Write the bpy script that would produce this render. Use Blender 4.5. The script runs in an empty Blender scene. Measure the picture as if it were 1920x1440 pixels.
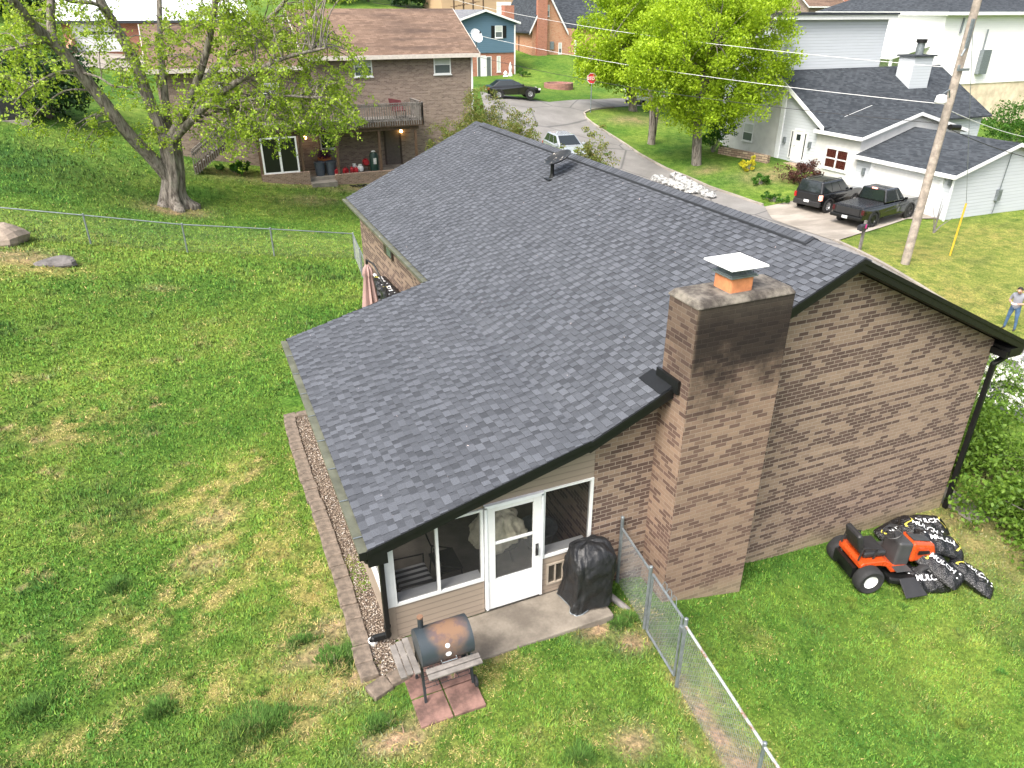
import bpy, bmesh, math, random
import numpy as np
from mathutils import Vector, Matrix
random.seed(7); RNG = np.random.default_rng(7)
SC = bpy.context.scene; COL = SC.collection
rad = math.radians

# ------------------------------------------------------------------ camera
CAM = np.array([0.0, -8.404, 8.748]); PITCH = 27.1635; YAW = -23.2829; FPX = 1366.1
cd = bpy.data.cameras.new("camera"); cam = bpy.data.objects.new("camera", cd); COL.objects.link(cam)
cam.location = CAM; cam.rotation_euler = (rad(90 - PITCH), 0, rad(YAW))
cd.sensor_width = 36; cd.lens = FPX / 1920 * 36; cd.clip_start = .1; cd.clip_end = 2000
SC.camera = cam

# ------------------------------------------------------------------ light: bright hazy overcast
SUN_EL, SUN_AZ = 52, 240          # azimuth measured clockwise from +Y
w = bpy.data.worlds.new("World"); SC.world = w; w.use_nodes = True
nt = w.node_tree; bg = nt.nodes["Background"]
sky = nt.nodes.new("ShaderNodeTexSky"); sky.sky_type = 'NISHITA'; sky.sun_disc = False
sky.sun_elevation = rad(SUN_EL); sky.sun_rotation = rad(SUN_AZ)
sky.air_density = 1.0; sky.dust_density = 6.0; sky.ozone_density = 1.0
hs = nt.nodes.new("ShaderNodeHueSaturation"); hs.inputs["Saturation"].default_value = .55      # thin cloud: a paler sky
nt.links.new(sky.outputs[0], hs.inputs["Color"]); nt.links.new(hs.outputs[0], bg.inputs[0]); bg.inputs[1].default_value = .15
sl = bpy.data.lights.new("sun", 'SUN'); sl.energy = 1.25; sl.angle = rad(24); sl.color = (1, .95, .88)
so = bpy.data.objects.new("sun", sl); COL.objects.link(so)
_d = Vector((math.sin(rad(SUN_AZ)) * math.cos(rad(SUN_EL)), math.cos(rad(SUN_AZ)) * math.cos(rad(SUN_EL)), math.sin(rad(SUN_EL))))
so.rotation_euler = _d.to_track_quat('Z', 'Y').to_euler(); so.location = (-40, 20, 60)
vs = SC.view_settings; vs.view_transform = 'Standard'; vs.look = 'None'; vs.gamma = 1; vs.exposure = 1.45
SC.render.engine = 'CYCLES'
SC.cycles.max_bounces = 6; SC.cycles.transparent_max_bounces = 8

# ------------------------------------------------------------------ photo pixel -> ray -> place in the world
_cp, _sp = math.cos(rad(PITCH)), math.sin(rad(PITCH)); _c, _s = math.cos(rad(YAW)), math.sin(rad(YAW))
_RT = np.array([_c, _s, 0]); _FW = np.array([-_s * _cp, _c * _cp, -_sp]); _UP = np.cross(_RT, _FW)
def ray(x, y): return _FW + (x - 960) / FPX * _RT + (720 - y) / FPX * _UP
def on_z(x, y, z): d = ray(x, y); return CAM + d * ((z - CAM[2]) / d[2])
def on_y(x, y, Y): d = ray(x, y); return CAM + d * ((Y - CAM[1]) / d[1])
def on_x(x, y, X): d = ray(x, y); return CAM + d * ((X - CAM[0]) / d[0])

# ------------------------------------------------------------------ mesh builder
def tag(o, label=None, cat=None, group=None, kind=None):
    if label: o["label"] = label
    if cat: o["category"] = cat
    if group: o["group"] = group
    if kind: o["kind"] = kind
    return o
def thing(name, label, cat, loc=(0, 0, 0), rz=0, group=None):
    o = bpy.data.objects.new(name, None); COL.objects.link(o); o.empty_display_size = .3
    o.location = Vector([float(c) for c in loc]); o.rotation_euler = (0, 0, rz)
    return tag(o, label, cat, group)
def adopt(o, parent, world):
    o.parent = parent
    if world and parent.type == 'EMPTY':
        o.matrix_parent_inverse = Matrix.Translation(-parent.location)
def face_uv(me):
    """UVs in metres: u runs level along the face, v runs up it"""
    uvl = me.uv_layers.new(name="UVMap"); n = len(me.loops)
    if n == 0: return
    co = np.empty(len(me.vertices) * 3, np.float32); me.vertices.foreach_get("co", co); co = co.reshape(-1, 3)
    li = np.empty(n, np.int32); me.loops.foreach_get("vertex_index", li)
    pn = np.empty(len(me.polygons) * 3, np.float32); me.polygons.foreach_get("normal", pn); pn = pn.reshape(-1, 3)
    lt = np.empty(len(me.polygons), np.int32); me.polygons.foreach_get("loop_total", lt)
    N = np.repeat(pn, lt, 0); P = co[li]
    U = np.stack([-N[:, 1], N[:, 0], np.zeros(len(N))], 1); L = np.linalg.norm(U, axis=1)
    flat = L < .12; U[flat] = (1, 0, 0); L[flat] = 1; U /= L[:, None]
    V = np.cross(N, U)
    uv = np.stack([(P * U).sum(1), (P * V).sum(1)], 1).astype(np.float32)
    uvl.data.foreach_set("uv", uv.ravel())
class MB:
    def __init__(s): s.v = []; s.f = []; s.mi = []; s.sh = []; s.cur = 0; s.shade = .5
    def add(s, vs, fs, m=None):
        o = len(s.v); s.v += [tuple(map(float, p)) for p in vs]
        for f in fs: s.f.append([i + o for i in f]); s.mi.append(s.cur if m is None else m); s.sh.append(s.shade)
        return s
    def hexa(s, c, m=None): return s.add(c, [(3, 2, 1, 0), (4, 5, 6, 7), (0, 1, 5, 4), (1, 2, 6, 5), (2, 3, 7, 6), (3, 0, 4, 7)], m)
    def box(s, x0, x1, y0, y1, z0, z1, m=None):
        return s.hexa([(x0, y0, z0), (x1, y0, z0), (x1, y1, z0), (x0, y1, z0), (x0, y0, z1), (x1, y0, z1), (x1, y1, z1), (x0, y1, z1)], m)
    def beam(s, a, b, w, h, up=(0, 0, 1), m=None):
        a = Vector(a); b = Vector(b); d = (b - a).normalized(); r = d.cross(Vector(up))
        if r.length < 1e-4: r = d.cross(Vector((0, 1, 0)))
        r.normalize(); u = r.cross(d); r *= w / 2; u *= h / 2
        return s.hexa([a - r - u, a + r - u, b + r - u, b - r - u, a - r + u, a + r + u, b + r + u, b - r + u], m)
    def tube(s, pts, rs, n=8, cap=True, m=None):
        pts = [Vector(p) for p in pts]
        if not hasattr(rs, '__len__'): rs = [rs] * len(pts)
        vs = []; prev = None
        for i, p in enumerate(pts):
            d = (pts[min(i + 1, len(pts) - 1)] - pts[max(i - 1, 0)])
            if d.length < 1e-6: d = Vector((0, 0, 1))
            d.normalize()
            if prev is None: a = d.orthogonal().normalized()
            else:
                a = prev - d * prev.dot(d); a = a.normalized() if a.length > 1e-5 else d.orthogonal().normalized()
            prev = a; b = d.cross(a)
            for k in range(n):
                t = 2 * math.pi * k / n; vs.append(p + (a * math.cos(t) + b * math.sin(t)) * rs[i])
        fs = []
        for i in range(len(pts) - 1):
            for k in range(n):
                k2 = (k + 1) % n; fs.append((i * n + k, i * n + k2, (i + 1) * n + k2, (i + 1) * n + k))
        if cap: fs.append(tuple(range(n))[::-1]); fs.append(tuple((len(pts) - 1) * n + k for k in range(n)))
        return s.add(vs, fs, m)
    def cyl(s, a, b, r, n=16, m=None, r2=None): return s.tube([a, b], [r, r if r2 is None else r2], n, True, m)
    def lathe(s, prof, n=24, mat=None, m=None):
        """profile of (radius, height) round local Z, placed by a 4x4 matrix"""
        vs = []; fs = []; M = mat or Matrix()
        for r, z in prof:
            for k in range(n):
                t = 2 * math.pi * k / n; vs.append(M @ Vector((r * math.cos(t), r * math.sin(t), z)))
        for i in range(len(prof) - 1):
            for k in range(n):
                k2 = (k + 1) % n; fs.append((i * n + k, i * n + k2, (i + 1) * n + k2, (i + 1) * n + k))
        return s.add(vs, fs, m)
    def prism(s, poly, f, a, b, m=None):
        """polygon of 2D points swept between a and b; f(p, t) gives the 3D point"""
        n = len(poly); vs = [f(p, a) for p in poly] + [f(p, b) for p in poly]
        fs = [tuple(range(n))[::-1], tuple(range(n, 2 * n))] + [(i, (i + 1) % n, n + (i + 1) % n, n + i) for i in range(n)]
        return s.add(vs, fs, m)
    def ell(s, c, r, n=12, k=8, m=None, M=None):
        vs = []; fs = []
        for i in range(k + 1):
            ph = math.pi * i / k
            for j in range(n):
                t = 2 * math.pi * j / n
                p = Vector((r[0] * math.sin(ph) * math.cos(t), r[1] * math.sin(ph) * math.sin(t), r[2] * math.cos(ph)))
                vs.append((M @ p if M else p) + Vector(c))
        for i in range(k):
            for j in range(n): j2 = (j + 1) % n; fs.append((i * n + j, (i + 1) * n + j, (i + 1) * n + j2, i * n + j2))
        return s.add(vs, fs, m)
    def build(s, name, mats, parent=None, label=None, cat=None, group=None, kind=None, smooth=False, bevel=0, world=True, seg=2, rz=None, fix=True):
        if not isinstance(mats, (list, tuple)): mats = [mats]
        vs = s.v; loc = None
        if parent is None and kind is None and len(vs):
            A = np.array(vs); loc = Vector(((A[:, 0].min() + A[:, 0].max()) / 2, (A[:, 1].min() + A[:, 1].max()) / 2, A[:, 2].min()))
            vs = [(p[0] - loc[0], p[1] - loc[1], p[2] - loc[2]) for p in vs]
        me = bpy.data.meshes.new(name); me.from_pydata(vs, [], s.f)
        for mt in mats: me.materials.append(mt)
        me.polygons.foreach_set("material_index", s.mi)
        if fix:
            bm = bmesh.new(); bm.from_mesh(me); bmesh.ops.recalc_face_normals(bm, faces=bm.faces); bm.to_mesh(me); bm.free()
        if smooth: me.polygons.foreach_set("use_smooth", [True] * len(me.polygons))
        at = me.attributes.new("shade", 'FLOAT', 'FACE'); at.data.foreach_set("value", s.sh)
        me.update(); face_uv(me)
        o = bpy.data.objects.new(name, me); COL.objects.link(o)
        if loc is not None: o.location = loc
        if bevel:
            b = o.modifiers.new("bevel", 'BEVEL'); b.width = bevel; b.segments = seg; b.limit_method = 'ANGLE'; b.angle_limit = rad(35)
        if smooth or bevel:
            try: me.set_sharp_from_angle(angle=rad(45))
            except Exception: pass
            if bevel and not smooth: me.polygons.foreach_set("use_smooth", [False] * len(me.polygons))
        if parent is not None: adopt(o, parent, world)
        return tag(o, label, cat, group, kind)
def np_mesh(name, V, nv, mat, attrs=None, parent=None, world=True, smooth=False, loc=None, **tags):
    """V: (n, nv, 3) separate faces"""
    V = np.asarray(V, np.float32)
    if loc is not None: V = V - np.array(loc, np.float32)
    n = len(V); me = bpy.data.meshes.new(name)
    me.vertices.add(n * nv); me.vertices.foreach_set("co", V.ravel())
    me.loops.add(n * nv); me.loops.foreach_set("vertex_index", np.arange(n * nv, dtype=np.int32))
    me.polygons.add(n); me.polygons.foreach_set("loop_start", np.arange(0, n * nv, nv, dtype=np.int32))
    me.polygons.foreach_set("loop_total", np.full(n, nv, np.int32))
    if smooth: me.polygons.foreach_set("use_smooth", np.ones(n, bool))
    me.update(calc_edges=True); me.materials.append(mat)
    for k, a in (attrs or {}).items():
        a = np.asarray(a, np.float32)
        if a.ndim == 1:
            at = me.attributes.new(k, 'FLOAT', 'POINT'); at.data.foreach_set("value", np.repeat(a, nv))
        else:
            at = me.attributes.new(k, 'FLOAT_COLOR', 'POINT'); at.data.foreach_set("color", np.repeat(np.concatenate([a, np.ones((n, 1), np.float32)], 1), nv, 0).ravel())
    o = bpy.data.objects.new(name, me); COL.objects.link(o)
    if loc is not None: o.location = Vector([float(c) for c in loc])
    if parent is not None: adopt(o, parent, world)
    return tag(o, **tags)
def copy_tree(o, parent=None):
    c = o.copy(); COL.objects.link(c)
    if parent is not None:
        c.parent = parent; c.matrix_parent_inverse = o.matrix_parent_inverse.copy()
    for ch in list(o.children): copy_tree(ch, c)
    return c

# ------------------------------------------------------------------ materials
class NT:
    def __init__(s, name):
        s.mat = bpy.data.materials.new(name); s.mat.use_nodes = True; s.t = s.mat.node_tree
        s.b = s.t.nodes["Principled BSDF"]; s.out = s.t.nodes["Material Output"]
    def n(s, typ, **kw):
        nd = s.t.nodes.new("ShaderNode" + typ)
        for k, v in kw.items(): setattr(nd, k, v)
        return nd
    def link(s, a, b): s.t.links.new(a, b)
    def put(s, sock, v):
        if isinstance(v, bpy.types.NodeSocket): s.link(v, sock)
        elif isinstance(v, (tuple, list)) and len(v) == 3 and sock.type == 'RGBA': sock.default_value = (*v, 1)
        else: sock.default_value = v
    def math(s, op, a, b=0.0, c=None, clamp=False):
        nd = s.n("Math", operation=op, use_clamp=clamp); s.put(nd.inputs[0], a); s.put(nd.inputs[1], b)
        if c is not None: s.put(nd.inputs[2], c)
        return nd.outputs[0]
    def mix(s, f, a, b, typ='MIX'):
        nd = s.n("Mix", data_type='RGBA', blend_type=typ); s.put(nd.inputs[0], f); s.put(nd.inputs[6], a); s.put(nd.inputs[7], b); return nd.outputs[2]
    def ramp(s, v, a, b, lo=0.0, hi=1.0):
        nd = s.n("MapRange", interpolation_type='SMOOTHSTEP'); s.put(nd.inputs[0], v); nd.inputs[1].default_value = a; nd.inputs[2].default_value = b
        nd.inputs[3].default_value = lo; nd.inputs[4].default_value = hi; return nd.outputs[0]
    def noise(s, vec, scale, detail=3, rough=.55):
        nd = s.n("TexNoise"); 
        if vec is not None: s.link(vec, nd.inputs["Vector"])
        nd.inputs["Scale"].default_value = scale; nd.inputs["Detail"].default_value = detail; nd.inputs["Roughness"].default_value = rough
        return nd.outputs[0]
    def obj(s): return s.n("TexCoord").outputs["Object"]
    def pos(s): return s.n("NewGeometry").outputs["Position"]
    def uv(s): return s.n("TexCoord").outputs["UV"]
    def attr(s, name, out="Fac"): return s.n("Attribute", attribute_name=name).outputs[out]
    def vmul(s, v, k): nd = s.n("VectorMath", operation='MULTIPLY'); s.link(v, nd.inputs[0]); nd.inputs[1].default_value = k; return nd.outputs[0]
    def bump(s, h, strength=.3, dist=.01):
        nd = s.n("Bump"); s.link(h, nd.inputs["Height"]); nd.inputs["Strength"].default_value = strength; nd.inputs["Distance"].default_value = dist
        s.link(nd.outputs[0], s.b.inputs["Normal"])
    def set(s, color=None, rough=None, metal=None, spec=None):
        if color is not None: s.put(s.b.inputs["Base Color"], color)
        if rough is not None: s.put(s.b.inputs["Roughness"], rough)
        if metal is not None: s.put(s.b.inputs["Metallic"], metal)
        if spec is not None: s.put(s.b.inputs["Specular IOR Level"], spec)
        return s.mat
_mc = {}
def mat(name, col, rough=.6, metal=0, var=.18, scale=6, bump=0, bscale=60, spec=.5, coat=0):
    if name in _mc: return _mc[name]
    t = NT(name); p = t.obj(); a = t.noise(p, scale, 4, .6)
    c = t.mix(1, col, t.mix(t.ramp(a, .25, .75), tuple([max(0, 1 - var)] * 3), tuple([1 + var * .6] * 3)), 'MULTIPLY')
    t.set(c, t.ramp(t.noise(p, scale * 2.3), .2, .8, max(.02, rough - .08), min(1, rough + .08)), metal, spec)
    if bump: t.bump(t.noise(p, bscale, 4), bump, .01)
    if coat: t.b.inputs["Coat Weight"].default_value = coat
    _mc[name] = t.mat; return t.mat
def brick_cells(t, bw, bh, joint, off=.5):
    sp = t.n("SeparateXYZ"); t.link(t.uv(), sp.inputs[0])
    v = t.math('DIVIDE', sp.outputs[1], bh); row = t.math('FLOOR', v); fv = t.math('SUBTRACT', v, row)
    sh = t.math('MULTIPLY', t.math('FLOORED_MODULO', row, 2.0), off)
    u = t.math('ADD', t.math('DIVIDE', sp.outputs[0], bw), sh); col = t.math('FLOOR', u); fu = t.math('SUBTRACT', u, col)
    du = t.math('MULTIPLY', t.math('MINIMUM', fu, t.math('SUBTRACT', 1.0, fu)), bw)
    dv = t.math('MULTIPLY', t.math('MINIMUM', fv, t.math('SUBTRACT', 1.0, fv)), bh)
    d = t.math('MINIMUM', du, dv); m = t.ramp(d, joint * .35, joint * .65, 1, 0)       # 1 in the joint
    idv = t.n("CombineXYZ"); t.link(col, idv.inputs[0]); t.link(row, idv.inputs[1])
    wn = t.n("TexWhiteNoise", noise_dimensions='3D'); t.link(idv.outputs[0], wn.inputs[0])
    return m, idv.outputs[0], wn.outputs[0], wn.outputs[1], fv, fu
def brick_mat(name, light, light2, dark, mortar, thr=.5, soft=.05, sx=.16, sy=.4, wmix=.28, joint=.011, stain=None):
    t = NT(name); m, idv, wn, wc, fv, fu = brick_cells(t, .213, .076, joint)
    cl = t.noise(t.vmul(idv, (sx, sy, 1)), 1.0, 2, .5)
    sel = t.ramp(t.math('ADD', cl, t.math('MULTIPLY', t.math('SUBTRACT', wn, .5), wmix)), thr - soft, thr + soft)
    sc = t.n("SeparateColor"); t.link(wc, sc.inputs[0])
    lt = t.mix(sc.outputs[0], light, light2); dk = t.mix(sc.outputs[1], dark, tuple(c * 1.35 for c in dark))
    c = t.mix(sel, lt, dk)
    gr = t.noise(t.pos(), 45, 4, .7); c = t.mix(1, c, t.mix(gr, (.72, .72, .72), (1.22, 1.2, 1.18)), 'MULTIPLY')
    c = t.mix(m, c, mortar)
    if stain: c = stain(t, c)
    t.set(c, .9, 0, .25); t.bump(t.math('SUBTRACT', t.math('MULTIPLY', gr, .3), m), .5, .006)
    return t.mat
def siding_mat(name, col, lap=.12, dirt=.12, line=.6):
    t = NT(name); sp = t.n("SeparateXYZ"); t.link(t.uv(), sp.inputs[0])
    v = t.math('DIVIDE', sp.outputs[1], lap); fv = t.math('FRACT', v)
    n1 = t.noise(t.vmul(t.pos(), (.6, .6, 2.5)), 1.2, 4, .6)
    c = t.mix(1, col, t.mix(n1, tuple([1 - dirt] * 3), (1.03, 1.03, 1.03)), 'MULTIPLY')
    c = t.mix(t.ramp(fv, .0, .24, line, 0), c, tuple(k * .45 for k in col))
    t.set(c, .5, 0, .3); t.bump(t.math('SUBTRACT', 1.0, fv), .8, .02); return t.mat
def shingle_mat(name, cols, bw=.24, bh=.14, streak=None):
    t = NT(name); m, idv, wn, wc, fv, fu = brick_cells(t, bw, bh, .014)
    c = t.mix(wn, cols[0], cols[1]); big = t.noise(t.pos(), .35, 4, .6); c = t.mix(1, c, t.mix(big, (.75, .75, .75), (1.25, 1.25, 1.25)), 'MULTIPLY')
    if streak: c = t.mix(t.ramp(t.noise(t.vmul(t.uv(), (.25, 1.6, 1)), 1.0, 4), .42, .7, 0, .75), c, streak)
    c = t.mix(t.math('MULTIPLY', m, .45), c, tuple(k * .45 for k in cols[0])); g = t.noise(t.pos(), 90, 3, .7)
    c = t.mix(1, c, t.mix(g, (.75, .75, .75), (1.25, 1.25, 1.25)), 'MULTIPLY')
    t.set(c, .95, 0, .2); t.bump(t.math('ADD', t.math('SUBTRACT', 1.0, fv), g), .4, .01); return t.mat
def leaf_mat(name, c0, c1, trans=.35):
    t = NT(name); c = t.mix(t.attr("shade"), c0, c1); t.set(c, .55, 0, .3)
    tr = t.n("BsdfTranslucent"); t.link(t.mix(1, c, (1.15, 1.1, .6), 'MULTIPLY'), tr.inputs[0])
    mx = t.n("MixShader"); mx.inputs[0].default_value = trans; t.link(t.b.outputs[0], mx.inputs[1]); t.link(tr.outputs[0], mx.inputs[2]); t.link(mx.outputs[0], t.out.inputs[0])
    return t.mat
def glass_mat(name, col=(.02, .025, .03), rough=.06):
    t = NT(name); t.set(col, rough, 0, .8); return t.mat
def see_mat(name, col, keep, rough=.4):
    """mesh screen or clear pane: part of the light passes"""
    t = NT(name); t.set(col, rough, 0, .3); tr = t.n("BsdfTransparent"); mx = t.n("MixShader"); mx.inputs[0].default_value = keep
    t.link(tr.outputs[0], mx.inputs[1]); t.link(t.b.outputs[0], mx.inputs[2]); t.link(mx.outputs[0], t.out.inputs[0]); return t.mat
def glow_mat(name, col, power):
    t = NT(name); t.set((.8, .7, .5), .4); t.put(t.b.inputs["Emission Color"], col); t.b.inputs["Emission Strength"].default_value = power; return t.mat

WHITE = mat("white_paint", (.68, .69, .68), .45, var=.06); WHITE2 = mat("white_vinyl_trim", (.74, .76, .78), .45, var=.08)
BLACK = mat("black_coated_metal", (.007, .0075, .0075), .45, var=.2, spec=.35); RUBBER = mat("rubber", (.018, .018, .019), .8, var=.25, bump=.2)
STEEL = mat("galvanized_steel", (.23, .26, .275), .5, .6, var=.25, scale=9); CONCRETE = mat("concrete", (.22, .20, .17), .9, var=.4, scale=1.6, bump=.25, bscale=70)
DARKGLASS = glass_mat("window_glass"); GREYGLASS = glass_mat("grey_window_glass", (.10, .12, .12), .1); BLINDS = mat("window_blinds", (.45, .48, .44), .5, var=.1, scale=2)
CHROME = mat("polished_metal", (.7, .7, .72), .22, 1, var=.1); WOODGREY = mat("weathered_wood", (.17, .155, .14), .85, var=.45, scale=5, bump=.3, bscale=40)
WOODBROWN = mat("brown_stained_wood", (.10, .06, .036), .75, var=.4, scale=5, bump=.2); PLASTICBLK = mat("black_plastic", (.02, .02, .021), .5, var=.2)
# ------------------------------------------------------------------ terrain
CTRL = np.array([
 (1.5,0,-.06),(1.2,7.5,-.06),(1.2,3.5,-.06),(3,0,-.08),(4.9,-.95,-.16),(2.5,-1.2,-.09),(5.6,-1.5,-.36),(5.35,-4.5,-.42),(6.2,-.6,-.38),(8,-.6,-.82),(8.7,0,-.95),(11,0,-1.08),(14,0,-1.16),(10.5,-1.5,-1.14),(8,-4,-1.03),(13,-5,-1.3),(20,-10,-1.9),(9,-9,-1.1),
 (-4,0,.08),(-10,5,.5),(-4,8,.15),(1,-3,-.06),(3,-2.5,-.14),(-3,-6,0),(-6,14,.85),(0,14,.05),(4,14,-.3),(5,18,-.55),(-9,-4,.35),(3,-8,-.2),
 (5.75,22,-.76),(2.5,22,-.19),(-.7,22,.31),(-3.9,22,1.0),(-6.4,22,1.5),(-1,31.5,.15),(2.2,35.5,.3),(4.4,35.5,-.15),(8.7,35.5,-.5),(12,35.5,-.6),(18,37,-.3),(-8.2,40.3,3.5),(-5,33,1.6),(-12,30,3.4),
 (3,44,1.2),(12,45,0),(-7,69,5.6),(6,66,4.2),(16,62,2.6),(-2,56,3.9),(32,74,2.1),(26,53,1.8),(24,44,.5),(38,64,1.6),(46,66,1.7),(44,80,3.6),(56,84,3.2),
 (31.3,27.4,-2),(31.2,31.5,-1.7),(30.8,36,-1.3),(30.6,39.5,-.75),(31.4,46,0.05),(32,50,.8),(41,56,.6),(37.5,50,.55),(33,36,-.95),(36,44,-.3),(27,48,.8),(20,56,2.0),
 (39.9,20.6,-2.2),(39.9,28,-1.75),(39.9,33,-1.0),(39.9,41,-1.0),(34,21,-2.2),(34,24.5,-2.1),(30.6,15.1,-2.05),(28,8.4,-2.5),(26.5,7,-2.4),(40,10,-2.6),(52,15,-2.7),(60,25,-2.5),(75,47,-1.5),(90,47,-3),(60,60,1.5),
 (18,5,-1.5),(20,15,-1.55),(18,25,-1.1),(22,35,-.7),(16,-1,-1.3),(30,-10,-3),(24,3,-2.2),
 (0,120,10),(60,125,8.5),(120,120,7),(-40,80,10),(-22,30,6),(160,50,0),(20,190,19),(110,210,20),(-70,160,18),(-32,-12,3),(-15,0,1.0),(200,200,20),(0,240,24),(-90,20,14),(90,90,5)], float)
def _tps(d2): return np.where(d2 > 1e-9, .5 * d2 * np.log(d2 + 1e-12), 0)
def _solve():
    X = CTRL[:, :2]; n = len(X); d2 = ((X[:, None] - X[None]) ** 2).sum(-1); K = _tps(d2) + np.eye(n) * 1.5
    P = np.concatenate([np.ones((n, 1)), X], 1); A = np.zeros((n + 3, n + 3)); A[:n, :n] = K; A[:n, n:] = P; A[n:, :n] = P.T
    return np.linalg.solve(A, np.concatenate([CTRL[:, 2], np.zeros(3)]))
_W = _solve()
def height(x, y):
    x = np.atleast_1d(np.asarray(x, float)); y = np.atleast_1d(np.asarray(y, float)); q = np.stack([x.ravel(), y.ravel()], 1); out = np.empty(len(q))
    for i in range(0, len(q), 20000):
        b = q[i:i + 20000]; d2 = ((b[:, None] - CTRL[None, :, :2]) ** 2).sum(-1)
        out[i:i + 20000] = _tps(d2) @ _W[:-3] + _W[-3] + b @ _W[-2:]
    return out.reshape(x.shape)
def gz(x, y): return float(height(x, y)[0])
def hit(px, py, tmax=260):
    """where the line of sight through a photo pixel meets the ground"""
    d = ray(px, py); d = d / np.hypot(d[0], d[1]); t = np.concatenate([np.arange(3, 60, .25), np.arange(60, tmax, 1.0)])
    P = CAM + d * t[:, None]; g = P[:, 2] - height(P[:, 0], P[:, 1]); k = np.where(g < 0)[0]
    if len(k) == 0: return P[-1]
    i = k[0]; a, b = t[max(i - 1, 0)], t[i]
    for _ in range(25):
        mth = (a + b) / 2; p = CAM + d * mth
        if p[2] > gz(p[0], p[1]): a = mth
        else: b = mth
    p = CAM + d * a; p[2] = gz(p[0], p[1]); return p
# value noise
_tab = RNG.random((64, 64))
def vnoise(x, y, s):
    x = np.asarray(x) * s; y = np.asarray(y) * s; xi = np.floor(x).astype(int); yi = np.floor(y).astype(int); fx = x - xi; fy = y - yi
    fx = fx * fx * (3 - 2 * fx); fy = fy * fy * (3 - 2 * fy); T = lambda a, b: _tab[a % 64, b % 64]
    return (T(xi, yi) * (1 - fx) + T(xi + 1, yi) * fx) * (1 - fy) + (T(xi, yi + 1) * (1 - fx) + T(xi + 1, yi + 1) * fx) * fy
def fbm(x, y, s, o=4):
    r = 0; a = .5; t = 0
    for i in range(o): r = r + a * vnoise(x + i * 17.3, y - i * 9.1, s * 2 ** i); t += a; a *= .55
    return r / t
def _blob(x, y, L):
    r = np.zeros_like(x)
    for cx, cy, rx, ry, k in L: r = np.maximum(r, k * np.exp(-(((x - cx) / rx) ** 2 + ((y - cy) / ry) ** 2)))
    return r
def _pxb(L): 
    out = []
    for px, py, rx, ry, k in L: p = hit(px, py); out.append((p[0], p[1], rx, ry, k))
    return out
DRY = _pxb([(130,800,1.3,1.0,.8),(330,950,1.3,1.2,.75),(480,1010,1.1,1.3,.9),(350,1130,1.1,.9,.85),(240,1190,1.0,.7,.9),(560,1120,.9,.9,.8),(420,1290,1.2,.6,.8),(560,1330,.8,.5,.85),(150,1380,.8,.4,.7),(60,500,1.6,1.0,.9),(930,1260,.5,.35,.7),(1190,1160,.4,.3,.7),(1420,1200,.4,.4,.35),(850,1390,.6,.4,.6),(1100,1400,.6,.4,.5),(260,560,1.4,1,.3),
  (1850,440,3,2,.5),(1720,470,2,2,.6),(1800,560,2.5,2,.6)])
BARE = _pxb([(620,1180,.35,.3,.9),(600,1230,.5,.25,.9),(740,1390,.5,.2,.9),(650,1300,.5,.3,.6),(1120,1180,.35,.2,1),(1190,1205,.35,.2,.9),(1280,1290,.14,.3,.9),(1310,1330,.18,.4,1.1),(1350,1380,.2,.3,1.1),(1390,1430,.3,.4,1.2),(1340,1300,.08,.3,.6),(1190,1390,.35,.25,.8),(1290,1400,.1,.25,.6),(405,970,.5,.4,.6),(390,1060,.35,.3,.5),(40,480,1.2,.8,.75),(330,395,1.4,1.0,1),(300,540,.5,.3,.5),(620,345,3.5,.5,.9),(500,340,3.5,.45,.75),(440,325,2,.5,.9),(585,375,1.5,1,.5),(690,352,2.0,.8,.8),(930,1225,.2,.15,.8),(1190,225,2.5,1.2,.7),(1325,318,1.2,.7,.7),(1850,1000,1.6,2.2,.6),(1900,900,1.6,2,.6),(1440,330,2.5,1.5,.6)])
LUSH = _pxb([(490,1360,.55,.35,1),(640,1235,.35,.3,1),(300,1330,.2,.2,.9),(230,960,.7,.6,.9),(560,1205,.25,.12,.9),(190,930,.8,.6,.6),(220,1100,.2,.25,.8),(950,1110,.1,.1,0),(60,1330,.3,.25,.6),(1090,1420,.2,.2,.8),(710,1360,.2,.15,.8),(1180,1160,.18,.14,.8),(1250,1190,.35,.25,.8),(1160,1170,.2,.15,.8),(90,310,4,4,.8),(620,520,2,1.5,.4)])
def lawn(x, y):
    """dry, bare, lush amounts and a slow tone for any place on the ground"""
    f1 = fbm(x, y, .35); f2 = fbm(x + 40, y + 11, 1.6); f3 = fbm(x - 13, y + 31, 4.5, 3)
    near = np.clip(1 - (y - 6) / 10, 0, 1) * np.clip(1 - (x - 2) / 2, 0, 1)
    dry = np.clip((f1 * .4 + f2 * .3 + f3 * .3 - .53) * 6, 0, 1) * (.2 + .6 * near) + _blob(x, y, DRY) * np.clip((f2 * .45 + f3 * .55) * 5.5 - 2.1, 0, 1.1)
    bare = _blob(x, y, BARE) * np.clip((f2 * .5 + f3 * .5) * 3.0 - .45, 0, 1.1) + near * np.clip((f3 * .6 + f2 * .4 - .63) * 6, 0, .8)
    lush = np.clip(_blob(x, y, LUSH) * np.clip(f3 * 2.2, .3, 1.2) + np.clip((f2 - .62) * 4, 0, .6), 0, 1)
    return np.clip(dry, 0, 1), np.clip(bare, 0, 1), lush, f1
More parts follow.
